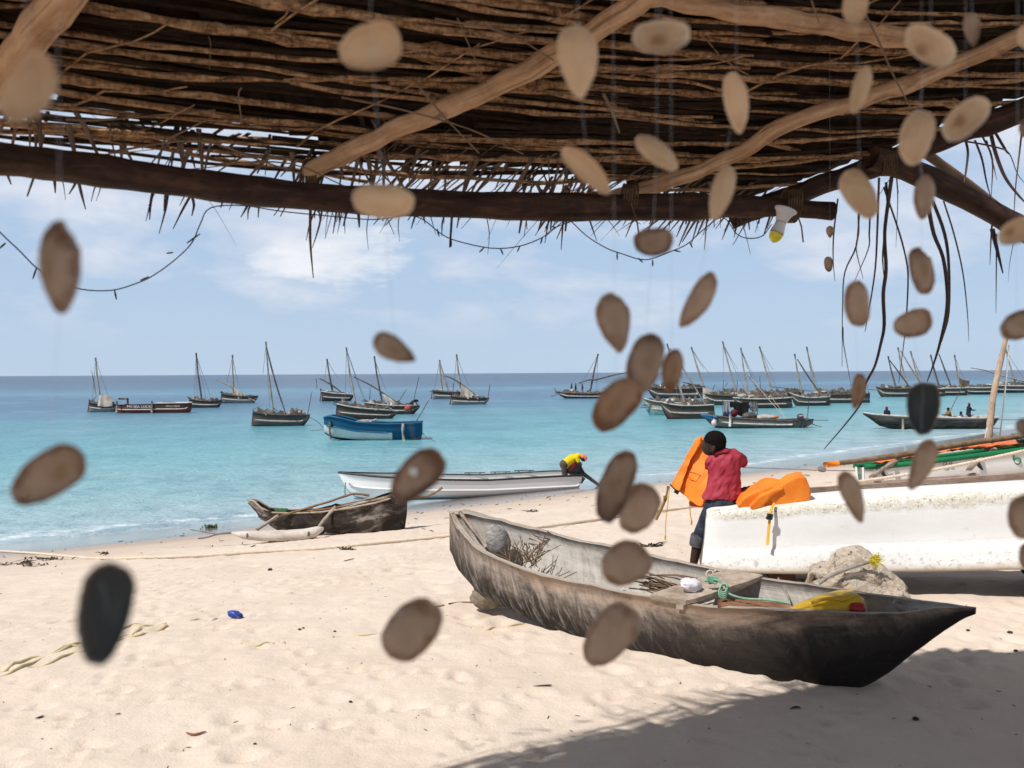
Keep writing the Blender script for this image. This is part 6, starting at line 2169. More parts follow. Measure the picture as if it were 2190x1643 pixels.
dhow('small dhow moored at the left end of the red cargo boat, tan bags amidships', 192, 252, 881, 14, 'R', 'pale', (222, 850, 204, 765), None, ([(212, 846), (222, 844), (238, 848)], [(209, 868), (222, 870), (240, 869)]), [(231, 846), (197, 860)], [((206, 848), (196, 792)), ((193, 862), (206, 848))], 0.4, 0.2, 1.0, 3)
dhow('grey dhow at left with an upright dark mast, right of the red cargo boat', 407, 476, 872, 13, 'R', 'grey', (434, 855, 419, 755), None, None, [(415, 848), (422, 850), (450, 848), (441, 852)], [((410, 860), (403, 852))], 0.35, 0.25, 1.1, 4, dmast=True)
dhow('dhow at left with a slanting yard and a pale triangle of canvas amidships', 475, 552, 862, 13, 'R', 'pale', (500, 845, 497, 759), [(464, 814), (485, 822), (502, 832), (525, 848), (546, 858)], ([(500, 830), (508, 834), (517, 843)], [(503, 852), (510, 853), (516, 852)]), [(484, 824), (510, 826)], [], 0.5, 0.1, 0.6, 5)
dhow('large dhow near the middle of the left group, tallest mast with a rust brown foot', 543, 663, 911, 22, 'R', 'grey', (590, 876, 568, 731), [(570, 742), (580, 785), (596, 840), (611, 884)], None, [(577, 872), (562, 800), (600, 850)], [((657, 892), (667, 838)), ((540, 876), (560, 868)), ((584, 872), (612, 895))], 0.3, 0.05, 1.6, 6)
dhow('distant dark hulled dhow left of the blue boat, yard slung low', 688, 757, 858, 15, 'R', 'dark', (715, 846, 699, 768), [(683, 810), (700, 818), (716, 828), (738, 846)], None, [(693, 820), (724, 810)], [((678, 832), (676, 808))], 0.35, -0.1, 0.8, 7, dmast=True)
dhow('dhow with a pale rope wound mast, directly behind the blue and white boat', 722, 850, 896, 20, 'R', 'brown', (768, 872, 740, 743), None, None, [(790, 880), (776, 850), (738, 862), (752, 846)], [((712, 863), (740, 878)), ((716, 866), (745, 872))], 0.55, -0.2, 1.5, 8)
d8 = dhow('dhow with a dark mast and slanting yard above sagging canvas, behind the blue boat', 782, 898, 886, 17, 'R', 'brown', (822, 870, 800, 762), [(756, 806), (785, 820), (812, 836), (832, 850), (860, 866)], ([(818, 842), (832, 850), (850, 862)], [(826, 856), (836, 866), (846, 874)]), [(826, 838), (808, 790)], [((846, 870), (870, 832)), ((880, 878), (896, 806)), ((790, 862), (792, 830))], 0.45, 0.1, 1.2, 9, dmast=True)
dhow('faint dhow just left of the middle with two crossed spars', 926, 992, 853, 13, 'R', 'pale', (946, 845, 940, 770), [(941, 775), (948, 800), (962, 842)], None, [(928, 838), (958, 838)], [((924, 838), (918, 836))], 0.3, 0.1, 0.6, 10)
dhow('dhow left of the middle with a pale sail furled on its low yard', 966, 1046, 865, 13, 'R', 'pale', (991, 850, 976, 758), [(952, 804), (968, 810), (985, 821), (1003, 834), (1018, 846)], ([(985, 822), (998, 830), (1012, 842)], [(990, 850), (1000, 853), (1008, 852)]), [(1003, 828), (968, 845)], [((1043, 854), (1048, 822)), ((968, 848), (970, 820))], 0.3, 0.0, 0.9, 11)
d12 = dhow('lone low dhow right of the middle with three standing figures and a forward leaning mast', 1190, 1322, 852, 9, 'L', 'grey', (1257, 842, 1279, 757), [(1238, 820), (1258, 813), (1275, 812), (1310, 803), (1345, 796)], None, [(1237, 828), (1276, 838), (1262, 830)], [((1190, 845), (1186, 830)), ((1188, 846), (1178, 848))], 0.2, 0.5, 0.6, 12, dmast=True, yaw=0.05)
# the crowded group at the right
dhow('hazy dhow at the back of the crowded group beside the cluster of shells', 1382, 1505, 852, 15, 'L', 'grey', (1512, 842, 1478, 742), [(1460, 818), (1480, 822), (1510, 828)], ([(1462, 828), (1476, 830), (1490, 834)], [(1462, 840), (1476, 842), (1492, 844)]), [(1506, 790), (1518, 800)], [], 0.2, 0.4, 1.2, 13)
dhow('turquoise keeled dhow at the front left of the crowded group', 1372, 1500, 888, 20, 'L', 'turq', None, None, None, [], [((1372, 868), (1420, 862)), ((1376, 866), (1440, 866)), ((1370, 872), (1500, 862)), ((1402, 884), (1403, 893))], 0.1, 0.5, 1.4, 14, yaw=-0.1)
dhow('brown dhow at the front of the crowded group with a thick pale mast', 1412, 1524, 896, 22, 'L', 'brown', (1474, 880, 1426, 735), [(1432, 745), (1462, 790), (1490, 835), (1512, 872)], None, [(1462, 870), (1452, 860), (1440, 800)], [((1430, 872), (1500, 866)), ((1420, 880), (1524, 884))], 0.1, 0.35, 1.5, 15)
dhow('dhow in the crowded group with a pale mast and dark grey cloth hung up', 1500, 1640, 866, 15, 'L', 'grey', (1580, 860, 1545, 730), None, ([(1503, 828), (1520, 834), (1540, 842)], [(1503, 852), (1520, 856), (1540, 858)]), [(1596, 838), (1548, 800), (1578, 790)], [((1516, 858), (1529, 822)), ((1546, 830), (1548, 812)), ((1551, 826), (1557, 818))], 0.2, 0.3, 1.4, 16, tarps=(([(1546, 828), (1555, 834), (1569, 829)], [(1541, 852), (1556, 856), (1570, 858)], m_greyc),))
dhow('brown dhow right of the grey cloth with a rope stayed mast', 1568, 1690, 873, 15, 'L', 'brown', (1606, 852, 1584, 744), [(1602, 805), (1622, 830), (1645, 852)], None, [(1640, 885), (1620, 820), (1600, 790)], [((1627, 846), (1625, 805)), ((1575, 850), (1577, 812))], 0.2, 0.2, 1.5, 17)
dhow('dhow in the crowded group with a white tarpaulin over its stern', 1622, 1716, 858, 13, 'L', 'grey', (1657, 848, 1624, 741), None, ([(1654, 848), (1676, 847), (1697, 848)], [(1656, 858), (1676, 860), (1696, 859)]), [(1654, 792), (1668, 845)], [((1652, 828), (1742, 836)), ((1663, 846), (1700, 848))], 0.2, 0.3, 1.3, 18)
dhow('dhow at the right of the crowded group with two crossed slender spars', 1690, 1772, 868, 13, 'L', 'dark', (1722, 850, 1699, 757), [(1705, 768), (1725, 800), (1754, 842)], None, [(1712, 840)], [((1690, 834), (1740, 838))], 0.2, 0.7, 1.4, 19)
dhow('long dhow at the right end of the crowded group with tan canvas and maroon laundry', 1735, 1856, 862, 14, 'L', 'grey', (1751, 846, 1725, 742), None, ([(1740, 838), (1750, 837), (1758, 842)], [(1738, 853), (1750, 854), (1758, 853)]), [(1752, 840), (1735, 800)], [((1768, 842), (1846, 844))], 0.15, 0.2, 1.5, 20, tarps=(([(1767, 840), (1776, 841), (1784, 840)], [(1768, 853), (1776, 854), (1783, 852)], cmat('maroon_cloth', (0.07, 0.015, 0.02))), ([(1790, 843), (1800, 844), (1808, 843)], [(1790, 855), (1800, 856), (1808, 855)], cmat('ochre_cloth', (0.34, 0.17, 0.04)))))
# the far right
dhow('far dhow at right with its bow pointing left past the palm strips', 1874, 1956, 849, 13, 'L', 'grey', (1921, 838, 1899, 762), [(1902, 770), (1925, 800), (1945, 828)], None, [(1916, 828), (1906, 800)], [((1856, 833), (1875, 835))], 0.1, 0.3, 1.2, 21, dmast=True)
dhow('far dhow at right behind the mussel shell with the tallest mast there', 1936, 2018, 848, 12, 'L', 'brown', (1946, 838, 1920, 743), [(1926, 750), (1950, 790), (1972, 822)], None, [(1930, 820)], [], 0.1, 0.3, 1.2, 22)
dhow('far dhow at right with a pale thin mast, just right of the mussel shell', 1996, 2066, 846, 12, 'L', 'dark', (1974, 838, 1947, 751), None, None, [(1968, 800), (1975, 820)], [], 0.1, 0.2, 1.2, 23)
dhow('far dhow at right with two dark slanting spars', 2012, 2076, 844, 12, 'L', 'pale', (2013, 834, 1990, 759), [(2008, 757), (2022, 795), (2035, 828)], None, [(2002, 828)], [], 0.1, 0.2, 1.3, 24, dmast=True)
dhow('far green hulled dhow left of the leaning mast at right', 2058, 2128, 844, 11, 'L', 'dark', (2058, 832, 2041, 759), None, None, [(2062, 812), (2048, 812)], [((2064, 838), (2110, 830))], 0.1, 0.2, 1.3, 25)
d_r = dhow('far dhow at the right edge with a long level yard and people on deck', 2110, 2240, 840, 11, 'L', 'dark', (2178, 830, 2150, 745), [(2076, 787), (2110, 793), (2150, 806), (2200, 818), (2240, 828)], None, [(2192, 812), (2140, 800)], [], 0.1, 0.3, 0.9, 26)

# the red cargo boat with its name
MH['red'] = hullmat('red_brown_paint', [(0.0, (0.05, 0.015, 0.012)), (0.06, (0.27, 0.050, 0.034)), (0.50, (0.13, 0.060, 0.042))], (0.10, 0.075, 0.06), (0.6, 14), 0.12, bmp=0.2)
MH['blue'] = hullmat('blue_white_paint', [(0.0, (0.035, 0.04, 0.035)), (0.12, (0.72, 0.73, 0.71)), (0.57, (0.008, 0.095, 0.19))], (0.012, 0.10, 0.19), (0.6, 14), 0.12, bmp=0.2, lbands=(0.70, [(0.0, (0.035, 0.04, 0.035)), (0.12, (0.30, 0.27, 0.22)), (0.20, (0.007, 0.085, 0.175))]))
MH['motor'] = hullmat('white_gelcoat', [(0.0, (0.05, 0.05, 0.048)), (0.05, (0.86, 0.85, 0.83))], (0.62, 0.62, 0.60), (0.6, 9), 0.03, rough=0.4, bmp=0.08, spec=0.4)
MH['skiff'] = hullmat('grey_skiff_planks', [(0.0, (0.07, 0.10, 0.10)), (0.18, (0.21, 0.19, 0.165)), (0.80, (0.15, 0.125, 0.105))], (0.16, 0.125, 0.10), (0.9, 16), 0.65, bmp=0.5)
MH['black'] = hullmat('black_tarred_planks', [(0.0, (0.02, 0.018, 0.017)), (0.4, (0.035, 0.03, 0.027)), (0.86, (0.20, 0.175, 0.15))], (0.14, 0.11, 0.085), (0.8, 12), 0.35, (0.24, 0.215, 0.19), bmp=0.5)
MH['ngalawa'] = hullmat('mottled_log_hull', [(0.0, (0.20, 0.165, 0.135)), (0.5, (0.30, 0.25, 0.21)), (0.92, (0.32, 0.26, 0.21))], (0.30, 0.25, 0.20), (3.2, 9.0), 0.88, (0.022, 0.016, 0.013), bmp=1.0, dl=(0.42, 0.55))
MH['green'] = hullmat('white_hull_green_inside', [(0.0, (0.42, 0.36, 0.30)), (0.12, (0.72, 0.70, 0.67))], (0.010, 0.15, 0.055), (0.8, 9), 0.14, (0.40, 0.36, 0.32), bmp=0.15)


def boat(name, label, cat, kind, u0, u1, v, rim, keel, bmax, pl, pr, yaw=0.1, n=30, deep=0.7, far=None, group=None, D=None, power=2.2, kshift=0.0, ends=None, rough_=0.0):
    if ends is None:
        D = D or W((u0 + u1) / 2, v)[1]
        s = D / F_PX
        dy = math.sin(yaw) * (u1 - u0) * s / 2
        a0, a1 = P(u0, v, D - dy), P(u1, v, D + dy)
    else:
        a0, a1 = ends
        D = (a0[1] + a1[1]) / 2
    H = Hull(a0, a1, rim, keel, bmax, pl, pr, far=far, n=n, m=8, power=power, th=0.05, deep=deep, kshift=kshift)
    zb = min(k[2] for k in H.K)
    t = thing(name, ((a0[0] + a1[0]) / 2, D, zb), label, cat, group)
    mb = H.mesh()
    if rough_:
        v_ = s_v(mb)
        v_[:, 2] += rough_ * (2 * vn(v_[:, 0] * 5, v_[:, 1] * 5 + v_[:, 2] * 3, 81) + vn(v_[:, 0] * 14, v_[:, 2] * 13 + v_[:, 1] * 9, 82))
        v_[:, 1] += rough_ * (1.5 * vn(v_[:, 0] * 6, v_[:, 2] * 7, 83) + vn(v_[:, 0] * 17, v_[:, 2] * 15, 84))
        mb.v = [tuple(q) for q in v_]
    mb.build('hull', MH[kind], t)
    return t, H, D


def rails(H, t, r, mat, name='gunwale', angs=(0.0, math.pi), t0=0, t1=1, lift=0.0, off=0.0, flat=1.0):
    mb = MB()
    for a in angs:
        q = H.rail(a, r, flat, t0, t1, off, lift)
        mb.add(q.v, q.f)
    return mb.build(name, mat, t)


def text(body, p, right, up, size, mat, parent, name='lettering', out=(0, -1, 0)):
    cu = bpy.data.curves.new('t', 'FONT')
    cu.body = body
    cu.size = 1.0
    cu.extrude = 0.004
    cu.align_x = 'LEFT'
    o = bpy.data.objects.new('t', cu)
    col.objects.link(o)
    bpy.context.view_layer.update()
    me = bpy.data.meshes.new_from_object(o.evaluated_get(bpy.context.evaluated_depsgraph_get()))
    bpy.data.objects.remove(o)
    right, up, out = (np.asarray(q, float) for q in (right, up, out))
    w_ = max(q.co.x for q in me.vertices)
    for q in me.vertices:
        x, y, z = q.co
        c = np.asarray(p) + right * (x / w_) + up * y * size + out * (z * 1.0) - np.array(parent.location)
        q.co = tuple(c)
    me.materials.clear()
    me.materials.append(mat)
    me.name = name
    o = bpy.data.objects.new(name, me)
    col.objects.link(o)
    o.parent = parent
    return o


m_wpaint = plain('white_lettering', [(0.66, 0.65, 0.62), (0.76, 0.75, 0.73)], (9, 9, 9), 0.6, 0.3, 0)
m_kpaint = plain('black_lettering', [(0.03, 0.03, 0.035), (0.06, 0.06, 0.065)], (9, 9, 9), 0.6, 0.3, 0)
m_gpaint = plain('green_paint', [(0.008, 0.15, 0.055), (0.014, 0.20, 0.075)], (5, 5, 5), 0.5, 0.35, 0.2, 0.004)
m_bpaint = plain('blue_paint', [(0.007, 0.085, 0.175), (0.011, 0.12, 0.23)], (5, 5, 5), 0.5, 0.35, 0.2, 0.004)
m_bobject = plain('dark_grey_metal', [(0.030, 0.034, 0.040), (0.06, 0.065, 0.075)], (9, 9, 9), 0.4, 0.5, 0.1, 0.004)

rb, H, D = boat('cargo_boat', 'long red brown cargo boat lettered in white on its side', 'boat', 'red', 248, 407, 883,
                [(248, 866), (270, 866), (328, 865), (329, 863), (407, 862)], [(248, 884), (260, 887), (390, 888), (400, 886), (407, 880)], 0.85, (0.30, 0.1), (0.14, 0.72), 0.03, deep=0.55)
rails(H, rb, 0.045, m_wpaint, 'stripe', (0.46,), 0.01, 0.99, off=0.03)
rails(H, rb, 0.05, m_wpaint, 'gunwale', (0.0, math.pi), 0.50, 1.0, lift=0.02)
s = D / F_PX
for body, ua, ub_, va, sz in (('MV-SEA LUCK', 271, 323, 872.5, 6.0), ('MV JA 10210', 355, 384, 870.3, 3.2)):
    tt = (ua - 248) / 159
    q = H.at(tt, 0.30, off=0.03)
    q2 = H.at((ub_ - 248) / 159, 0.30, off=0.03)
    p0 = P(ua, va, q[1] - 0.30)
    p1 = P(ub_, va, q2[1] - 0.30)
    text(body, p0, p1 - p0, (0, 0.0, 1), sz * s * 1.35, m_wpaint, rb)
for uu in (325, 250):
    mb = MB()
    mb.tube([P(uu, 858, D - 0.9), P(uu, 872, D - 0.95), P(uu - 0.5, 882, D - 0.9)], 0.10, 8)
    mb.build('fender_post', m_mast, rb)
mb = MB()
for a, b_ in (((254, 853), (273, 853)), ((273, 852), (273, 866)), ((268, 865), (276, 865))):
    mb.tube([P(*a, D), P((a[0] + b_[0]) / 2, (a[1] + b_[1]) / 2, D), P(*b_, D)], 0.11, 6)
mb.build('davit', m_mastd, rb)
mb = MB()
for i in range(6):
    mb.ell(P(352 + i * 4, 862.5, D + 0.2), (0.28, 0.4, 0.14), None, 6, 9, 0.2, 3, i)
mb.build('tarpaulin', m_net, rb)

# the blue and white boat
bb, H, D = boat('blue_boat', 'sturdy open boat with blue topsides and white lower planks, moored mid left', 'boat', 'blue', 695, 903, 940,
                [(695, 893), (705, 891), (735, 897), (760, 904), (825, 908), (865, 907), (903, 905)], [(695, 928), (710, 938), (760, 944), (840, 948), (895, 943), (900, 938), (903, 930)], 0.95, (0.22, 0.42), (0.10, 0.82), 0.06, deep=0.6)
rails(H, bb, 0.06, m_bpaint, 'gunwale', lift=0.02)
rails(H, bb, 0.05, m_bpaint, 'rubbing_strake', (0.40,), 0.02, 0.68, off=0.03)
for uu, v0, v1, mt in ((863, 905, 942, m_bund), (707, 900, 938, m_mastd)):
    mb = MB()
    q = H.at((uu - 695) / 208, 0.05, off=0.05)
    mb.tube(spline([P(uu, v0, q[1] - 0.08), P(uu - 2, (v0 + v1) / 2, q[1] - 0.16), P(uu + 1, v1, q[1] - 0.05)], 4), [0.07 + 0.02 * math.sin(i) for i in range(9)], 8)
    mb.build('rope_fender', mt, bb)
mb = MB()
for (a, b_) in (((735, 905), (795, 901)), ((745, 904), (800, 906)), ((760, 903), (788, 899)), ((798, 901), (806, 897))):
    mb.tube([P(*a, D + 0.3), P((a[0] + b_[0]) / 2, (a[1] + b_[1]) / 2 - 1, D + 0.3), P(*b_, D + 0.3)], 0.06, 6)
mb.build('spars', m_bund, bb)
mb = MB()
mb.tube([P(888, 905, D + 0.4), P(902, 882, D + 0.4), P(917, 856, D + 0.4)], [0.035, 0.03, 0.02], 6)
mb.build('pole', m_mastd, bb)
mb = MB()
mb.tube(spline([P(662, 893, D), P(680, 903, D), P(690, 918, D), P(664, 921, D)], 5), 0.02, 5)
solo('mooring_line', mb, m_line, 'thin mooring line between the tallest masted dhow and the blue boat', 'rope')
mb = MB()
mb.tube(spline([P(902, 925, D), P(915, 937, D - 1), P(938, 946, D - 2)], 5), 0.02, 5)
solo('mooring_line', mb, m_line, 'thin mooring line running right from the blue boat into the water', 'rope')


def outboard(t, c, tilt, s=1.0, stripe=None):
    """c = clamp on the transom; tilt swings the leg up, to the right"""
    rz = Matrix.Rotation(-tilt, 3, 'Y')

    def J(x, y, z):
        return np.asarray(c) + np.array(rz @ Vector((x, y, z))) * s
    e = thing('outboard_motor', c, '', 'outboard motor') if False else t
    mb = MB()
    rows = []
    for z, a, b_ in ((0.02, .14, .12), (0.06, .20, .155), (.22, .225, .165), (.38, .20, .155), (.45, .14, .11)):
        rows.append([J(.03 + math.copysign(abs(math.cos(q)) ** .6, math.cos(q)) * a, math.copysign(abs(math.sin(q)) ** .6, math.sin(q)) * b_, z) for q in np.linspace(0, 2 * math.pi, 17)[:-1]])
    mb.grid(rows, closed=True, cap=True, flip=False)
    o = mb.build('cowl', m_bobject, e)
    mb = MB()
    mb.tube([J(.04, 0, .05), J(.05, 0, -.3), J(.06, 0, -.75)], [.095 * s, .07 * s, .05 * s], 10, flat=0.7)
    mb.tube([J(-.02, 0, -.78), J(.06, 0, -.78), J(.24, 0, -.78)], [.03 * s, .055 * s, .04 * s], 10)
    mb.tube([J(-.05, 0, -.60), J(.16, 0, -.60), J(.26, 0, -.60)], [.07 * s, .10 * s, .05 * s], 8, flat=0.15)
    mb.tube([J(.08, 0, -.80), J(.06, 0, -.95)], [.05 * s, .01 * s], 8, flat=0.4)
    mb.build('leg', m_bobject, e)
    mb = MB()
    for k in range(3):
        a = k * 2 * math.pi / 3
        mb.ell(J(.27, .075 * math.cos(a), -.78 + .075 * math.sin(a)), (.02 * s, .05 * s, .07 * s), rz @ Matrix.Rotation(a, 3, 'X'), 6, 8)
    mb.build('propeller', m_bobject, e)
    mb = MB()
    mb.box(J(-.10, 0, -.10), (.16 * s, .22 * s, .26 * s), rz)
    mb.build('bracket', m_bobject, e)
    if stripe:
        for (mt, z) in stripe:
            mb = MB()
            mb.box(J(.03, -.165, z), (.26 * s, .012 * s, .055 * s), rz)
            mb.build('decal', mt, e)
    return o


# the white motorboat on the water's edge
wbt, H, D = boat('motorboat', 'long narrow white motorboat with black rim drawn up at the water edge', 'boat', 'motor', 724, 1237, 1060,
                 [(724, 1011), (745, 1014), (800, 1020), (850, 1023), (950, 1027), (1040, 1028), (1130, 1023), (1200, 1019), (1237, 1018)],
                 [(724, 1016), (733, 1036), (752, 1062), (775, 1066), (900, 1066), (1050, 1063), (1150, 1059), (1228, 1056), (1237, 1030)], 0.72, (0.42, 0.0), (0.12, 0.80), ends=(P(724, 1060, 28.2), P(1237, 1060, 29.2)), deep=0.62, power=2.6)
m_whd0 = plain('white_moulding', [(0.74, 0.73, 0.71), (0.80, 0.79, 0.77)], (2, 2, 2), 0.4, 0.4, 0)
m_rimb = plain('black_rubber', [(0.014, 0.014, 0.015), (0.03, 0.03, 0.032)], (9, 9, 9), 0.5, 0.4, 0)
rails(H, wbt, 0.035, m_rimb, 'gunwale', lift=0.01)
rails(H, wbt, 0.030, m_whd0, 'chine', (0.42,), 0.03, 0.99, off=0.035)
for k, uu in enumerate((1015, 1072, 1125)):
    mb = MB()
    q = H.at((uu - 724) / 513, math.pi)
    for o_ in (-0.18, 0.18):
        mb.tube([q + np.array([o_, -0.1, 0]), q + np.array([o_, -0.1, 0.10])], 0.018, 6)
    mb.tube([q + np.array([-0.34, -0.1, 0.09]), q + np.array([0.34, -0.1, 0.10])], 0.018, 6)
    mb.build('cleat_rail', m_bobject, wbt)
# bow line up to the stick
om = thing('outboard_motor', P(1232, 1016, 28.9), 'dark grey outboard motor tilted up on the stern of the white motorboat', 'outboard motor')
m_redd = cmat('red_decal', (0.45, 0.02, 0.03), 0.4)
m_whd = cmat('white_decal', (0.6, 0.6, 0.6), 0.4)
outboard(om, P(1237, 1010, 28.9), R(52), 1.30, ((m_redd, .22), (m_whd, .32)))
fm = figure(P(1206, 1023.5, 28.7) + np.array([0, 0, -0.42]), 'person in a yellow vest and orange cap bent over the outboard motor', 'bend', 0, cmat('yellow_vest', (0.60, 0.45, 0.01)), cmat('grey_trousers', (0.07, 0.055, 0.05)), cmat('orange_cap', (0.75, 0.20, 0.10)), 1.0, 0.018)

# blue prowed motor skiff in front of the crowded group
sk, H, D = boat('motor_skiff', 'grey plank skiff with a blue prow in front of the crowded dhows', 'boat', 'skiff', 1500, 1735, 915,
                [(1500, 886), (1520, 889), (1560, 894), (1620, 898), (1680, 901), (1735, 898)], [(1500, 888), (1512, 900), (1526, 914), (1560, 918), (1650, 918), (1715, 916), (1735, 908)], 0.75, (0.42, 0.0), (0.16, 0.55), 0.04, deep=0.5)
rails(H, sk, 0.05, m_mastd, 'gunwale', lift=0.03)
rails(H, sk, 0.055, m_gun, 'strake', (0.42,), 0.14, 0.80, off=0.03)
rails(H, sk, 0.11, m_bpaint, 'prow_paint', (0.0, 0.30), 0.0, 0.15, off=0.03, lift=-0.05)
rails(H, sk, 0.12, m_bpaint, 'stern_paint', (0.36,), 0.80, 0.87, off=0.05)
s = D / F_PX
for i, (tp, bt, mt) in enumerate(((((1548, 858), (1554, 859), (1560, 858)), ((1549, 884), (1555, 886), (1561, 885)), cmat('pale_grey_cloth', (0.24, 0.25, 0.26))), (((1560, 860), (1580, 861), (1602, 860)), ((1579, 888), (1586, 891), (1600, 890)), m_blackc),
                                  (((1560, 860), (1570, 861), (1580, 860)), ((1562, 872), (1570, 871), (1579, 874)), m_blackc), (((1603, 860), (1611, 861), (1618, 860)), ((1605, 878), (1612, 882), (1620, 880)), cmat('grey_laundry', (0.15, 0.15, 0.16))))):
    mb = MB()
    cloth(mb, [P(u, vv, D + 0.1 * i) for u, vv in tp], [P(u, vv, D + 0.1 * i) for u, vv in bt], 5, 5, 0.08, 0.02, i)
    mb.build('laundry', mt, sk)
mb = MB()
mb.tube([P(1546, 858, D + 0.1), P(1585, 860, D + 0.1), P(1620, 859, D + 0.1)], 0.015, 5)
mb.tube([P(1546, 896, D + 0.1), P(1546, 870, D + 0.1), P(1546, 856, D + 0.1)], 0.03, 6)
mb.tube([P(1620, 898, D + 0.1), P(1620, 870, D + 0.1), P(1620, 857, D + 0.1)], 0.03, 6)
mb.build('clothes_line', m_mastd, sk)
for (u, v_, r_, mt) in ((1555, 887, (0.28, 0.25, 0.30), cmat('navy_drum', (0.012, 0.018, 0.07))), (1570, 884, (0.28, 0.25, 0.28), cmat('maroon_drum', (0.09, 0.012, 0.02))), (1603, 890, (0.55, 0.4, 0.30), m_net), (1636, 893, (0.8, 0.4, 0.22), m_bund), (1655, 892, (0.35, 0.2, 0.13), cmat('orange_float', (0.65, 0.14, 0.02)))):
    mb = MB()
    mb.ell(P(u, v_, D + 0.1), r_, None, 8, 12, 0.1, 3, int(u))
    mb.build('cargo', mt, sk)
mb = MB()
mb.tube([P(1561, 885, D - 0.75), P(1562, 898, D - 0.8), P(1561, 912, D - 0.75)], 0.085, 8)
mb.build('fender_post', m_gun, sk)
mb = MB()
mb.tube([P(1726, 897, D), P(1728, 880, D), P(1730, 858, D)], 0.035, 6)
mb.build('pole', m_mastd, sk)
mb = MB()
mb.tube([P(1722, 897, D), P(1748, 899, D), P(1772, 899, D)], 0.03, 6)
mb.tube([P(1722, 902, D), P(1740, 908, D), P(1757, 913, D)], 0.03, 6)
mb.build('oar', m_mastd, sk)
om2 = thing('outboard_motor', P(1712, 897, D - 0.5), 'dark outboard motor at the stern of the blue prowed skiff', 'outboard motor')
outboard(om2, P(1712, 899, D - 0.7), R(10), 1.0, ((m_redd, .24), (m_whd, .33)))
mb = MB()
mb.ell(P(1527, 905, D - 1.5), (0.19, 0.19, 0.24), None, 10, 14)
mb.tube([P(1527, 899, D - 1.5), P(1527, 895, D - 1.5)], 0.05, 8)
solo('mooring_buoy', mb, cmat('pink_buoy', (0.60, 0.42, 0.42), 0.5), 'round pinkish white buoy floating by the blue prow of the skiff', 'buoy')
mb = MB()
mb.tube(spline([P(1600, 800, D + 25), P(1640, 850, D + 12), P(1690, 905, D + 2)], 4), 0.02, 5)
mb.tube(spline([P(1650, 850, D + 12), P(1672, 880, D + 6), P(1683, 902, D + 1)], 4), 0.02, 5)
solo('mooring_line', mb, m_linep, 'pale mooring lines running down to the stern of the blue prowed skiff', 'rope')

# the long black boat with its crew
lbb, H, D = boat('long_boat', 'long black tarred boat with a sharp raised bow and a crew of four', 'boat', 'black', 1845, 2126, 917,
                 [(1845, 883), (1870, 887), (1910, 890), (1960, 893), (2030, 894), (2090, 895), (2126, 894)], [(1845, 886), (1862, 897), (1882, 912), (1910, 918), (2000, 920), (2090, 919), (2118, 915), (2126, 900)], 0.85, (0.45, 0.0), (0.10, 0.75), -0.02, deep=0.5)
rails(H, lbb, 0.055, m_gun, 'gunwale', lift=0.02)
for uu in (1931, 2112):
    mb = MB()
    mb.tube([P(uu, 896, D - 0.85), P(uu, 908, D - 0.95), P(uu, 919, D - 0.9)], 0.075, 8)
    mb.build('fender_post', m_mast, lbb)
mb = MB()
for i in range(16):
    mb.ell(P(1990 + i * 8, 892 + (i % 3), D + 0.1 * (i % 4)), (0.32, 0.3, 0.15), None, 6, 9, 0.25, 3, i)
mb.build('net_heap', m_bund, lbb)
navy = cmat('navy_jacket', (0.012, 0.016, 0.035))
redc = cmat('red_cap', (0.28, 0.012, 0.025))
figure(P(1898, 889, D) + np.array([0, 0, -0.28]), 'person in navy with a red cap near the bow of the long black boat', 'sit', 200, navy, navy, redc, 1.05, 0.02, 'crew of the long black boat')
figure(P(2030, 896, D) + np.array([0, 0, -0.10]), 'person in mustard leaning over amidships in the long black boat, holding the pole', 'sit', 180, cmat('mustard_shirt', (0.24, 0.12, 0.02)), navy, None, 1.0, 0.02, 'crew of the long black boat', 'fwd')
figure(P(2057, 899, D) + np.array([0, 0, -0.22]), 'person in blue sitting lowest in the long black boat', 'sit', 180, cmat('blue_shirt', (0.03, 0.05, 0.16)), navy, None, 0.95, 0.02, 'crew of the long black boat')
figure(P(2071, 896, D) + np.array([0, 0, -0.60]), 'person in navy with a red cap standing towards the stern of the long black boat', 'stand', 0, navy, cmat('navy_trousers', (0.02, 0.02, 0.035)), redc, 1.0, 0.02, 'crew of the long black boat', 'fwd')
pf = thing('flag_pole', P(2032, 880, D - 0.2), 'slanting pole with a brown woven flag, raised from the long black boat', 'pole')
mb = MB()
mb.tube([P(2030, 884, D - 0.25), P(2044, 855, D - 0.25), P(2058, 826, D - 0.25)], 0.03, 6)
mb.build('pole', m_mastd, pf)
mb = MB()
cloth(mb, [P(2051, 808, D - 0.25), P(2062, 813, D - 0.25), P(2074, 815, D - 0.25)], [P(2053, 822, D - 0.25), P(2062, 828, D - 0.25), P(2072, 824, D - 0.25)], 4, 4, 0.04, 0.012, 3)
mb.build('flag', cmat('brown_weave', (0.10, 0.07, 0.055)), pf)
mb = MB()
mb.tube([P(2112, 897, D), P(2150, 898, D), P(2184, 898, D)], 0.025, 5)
solo('oar', mb, m_mastd, 'long oar sticking out right from the stern of the long black boat', 'oar')
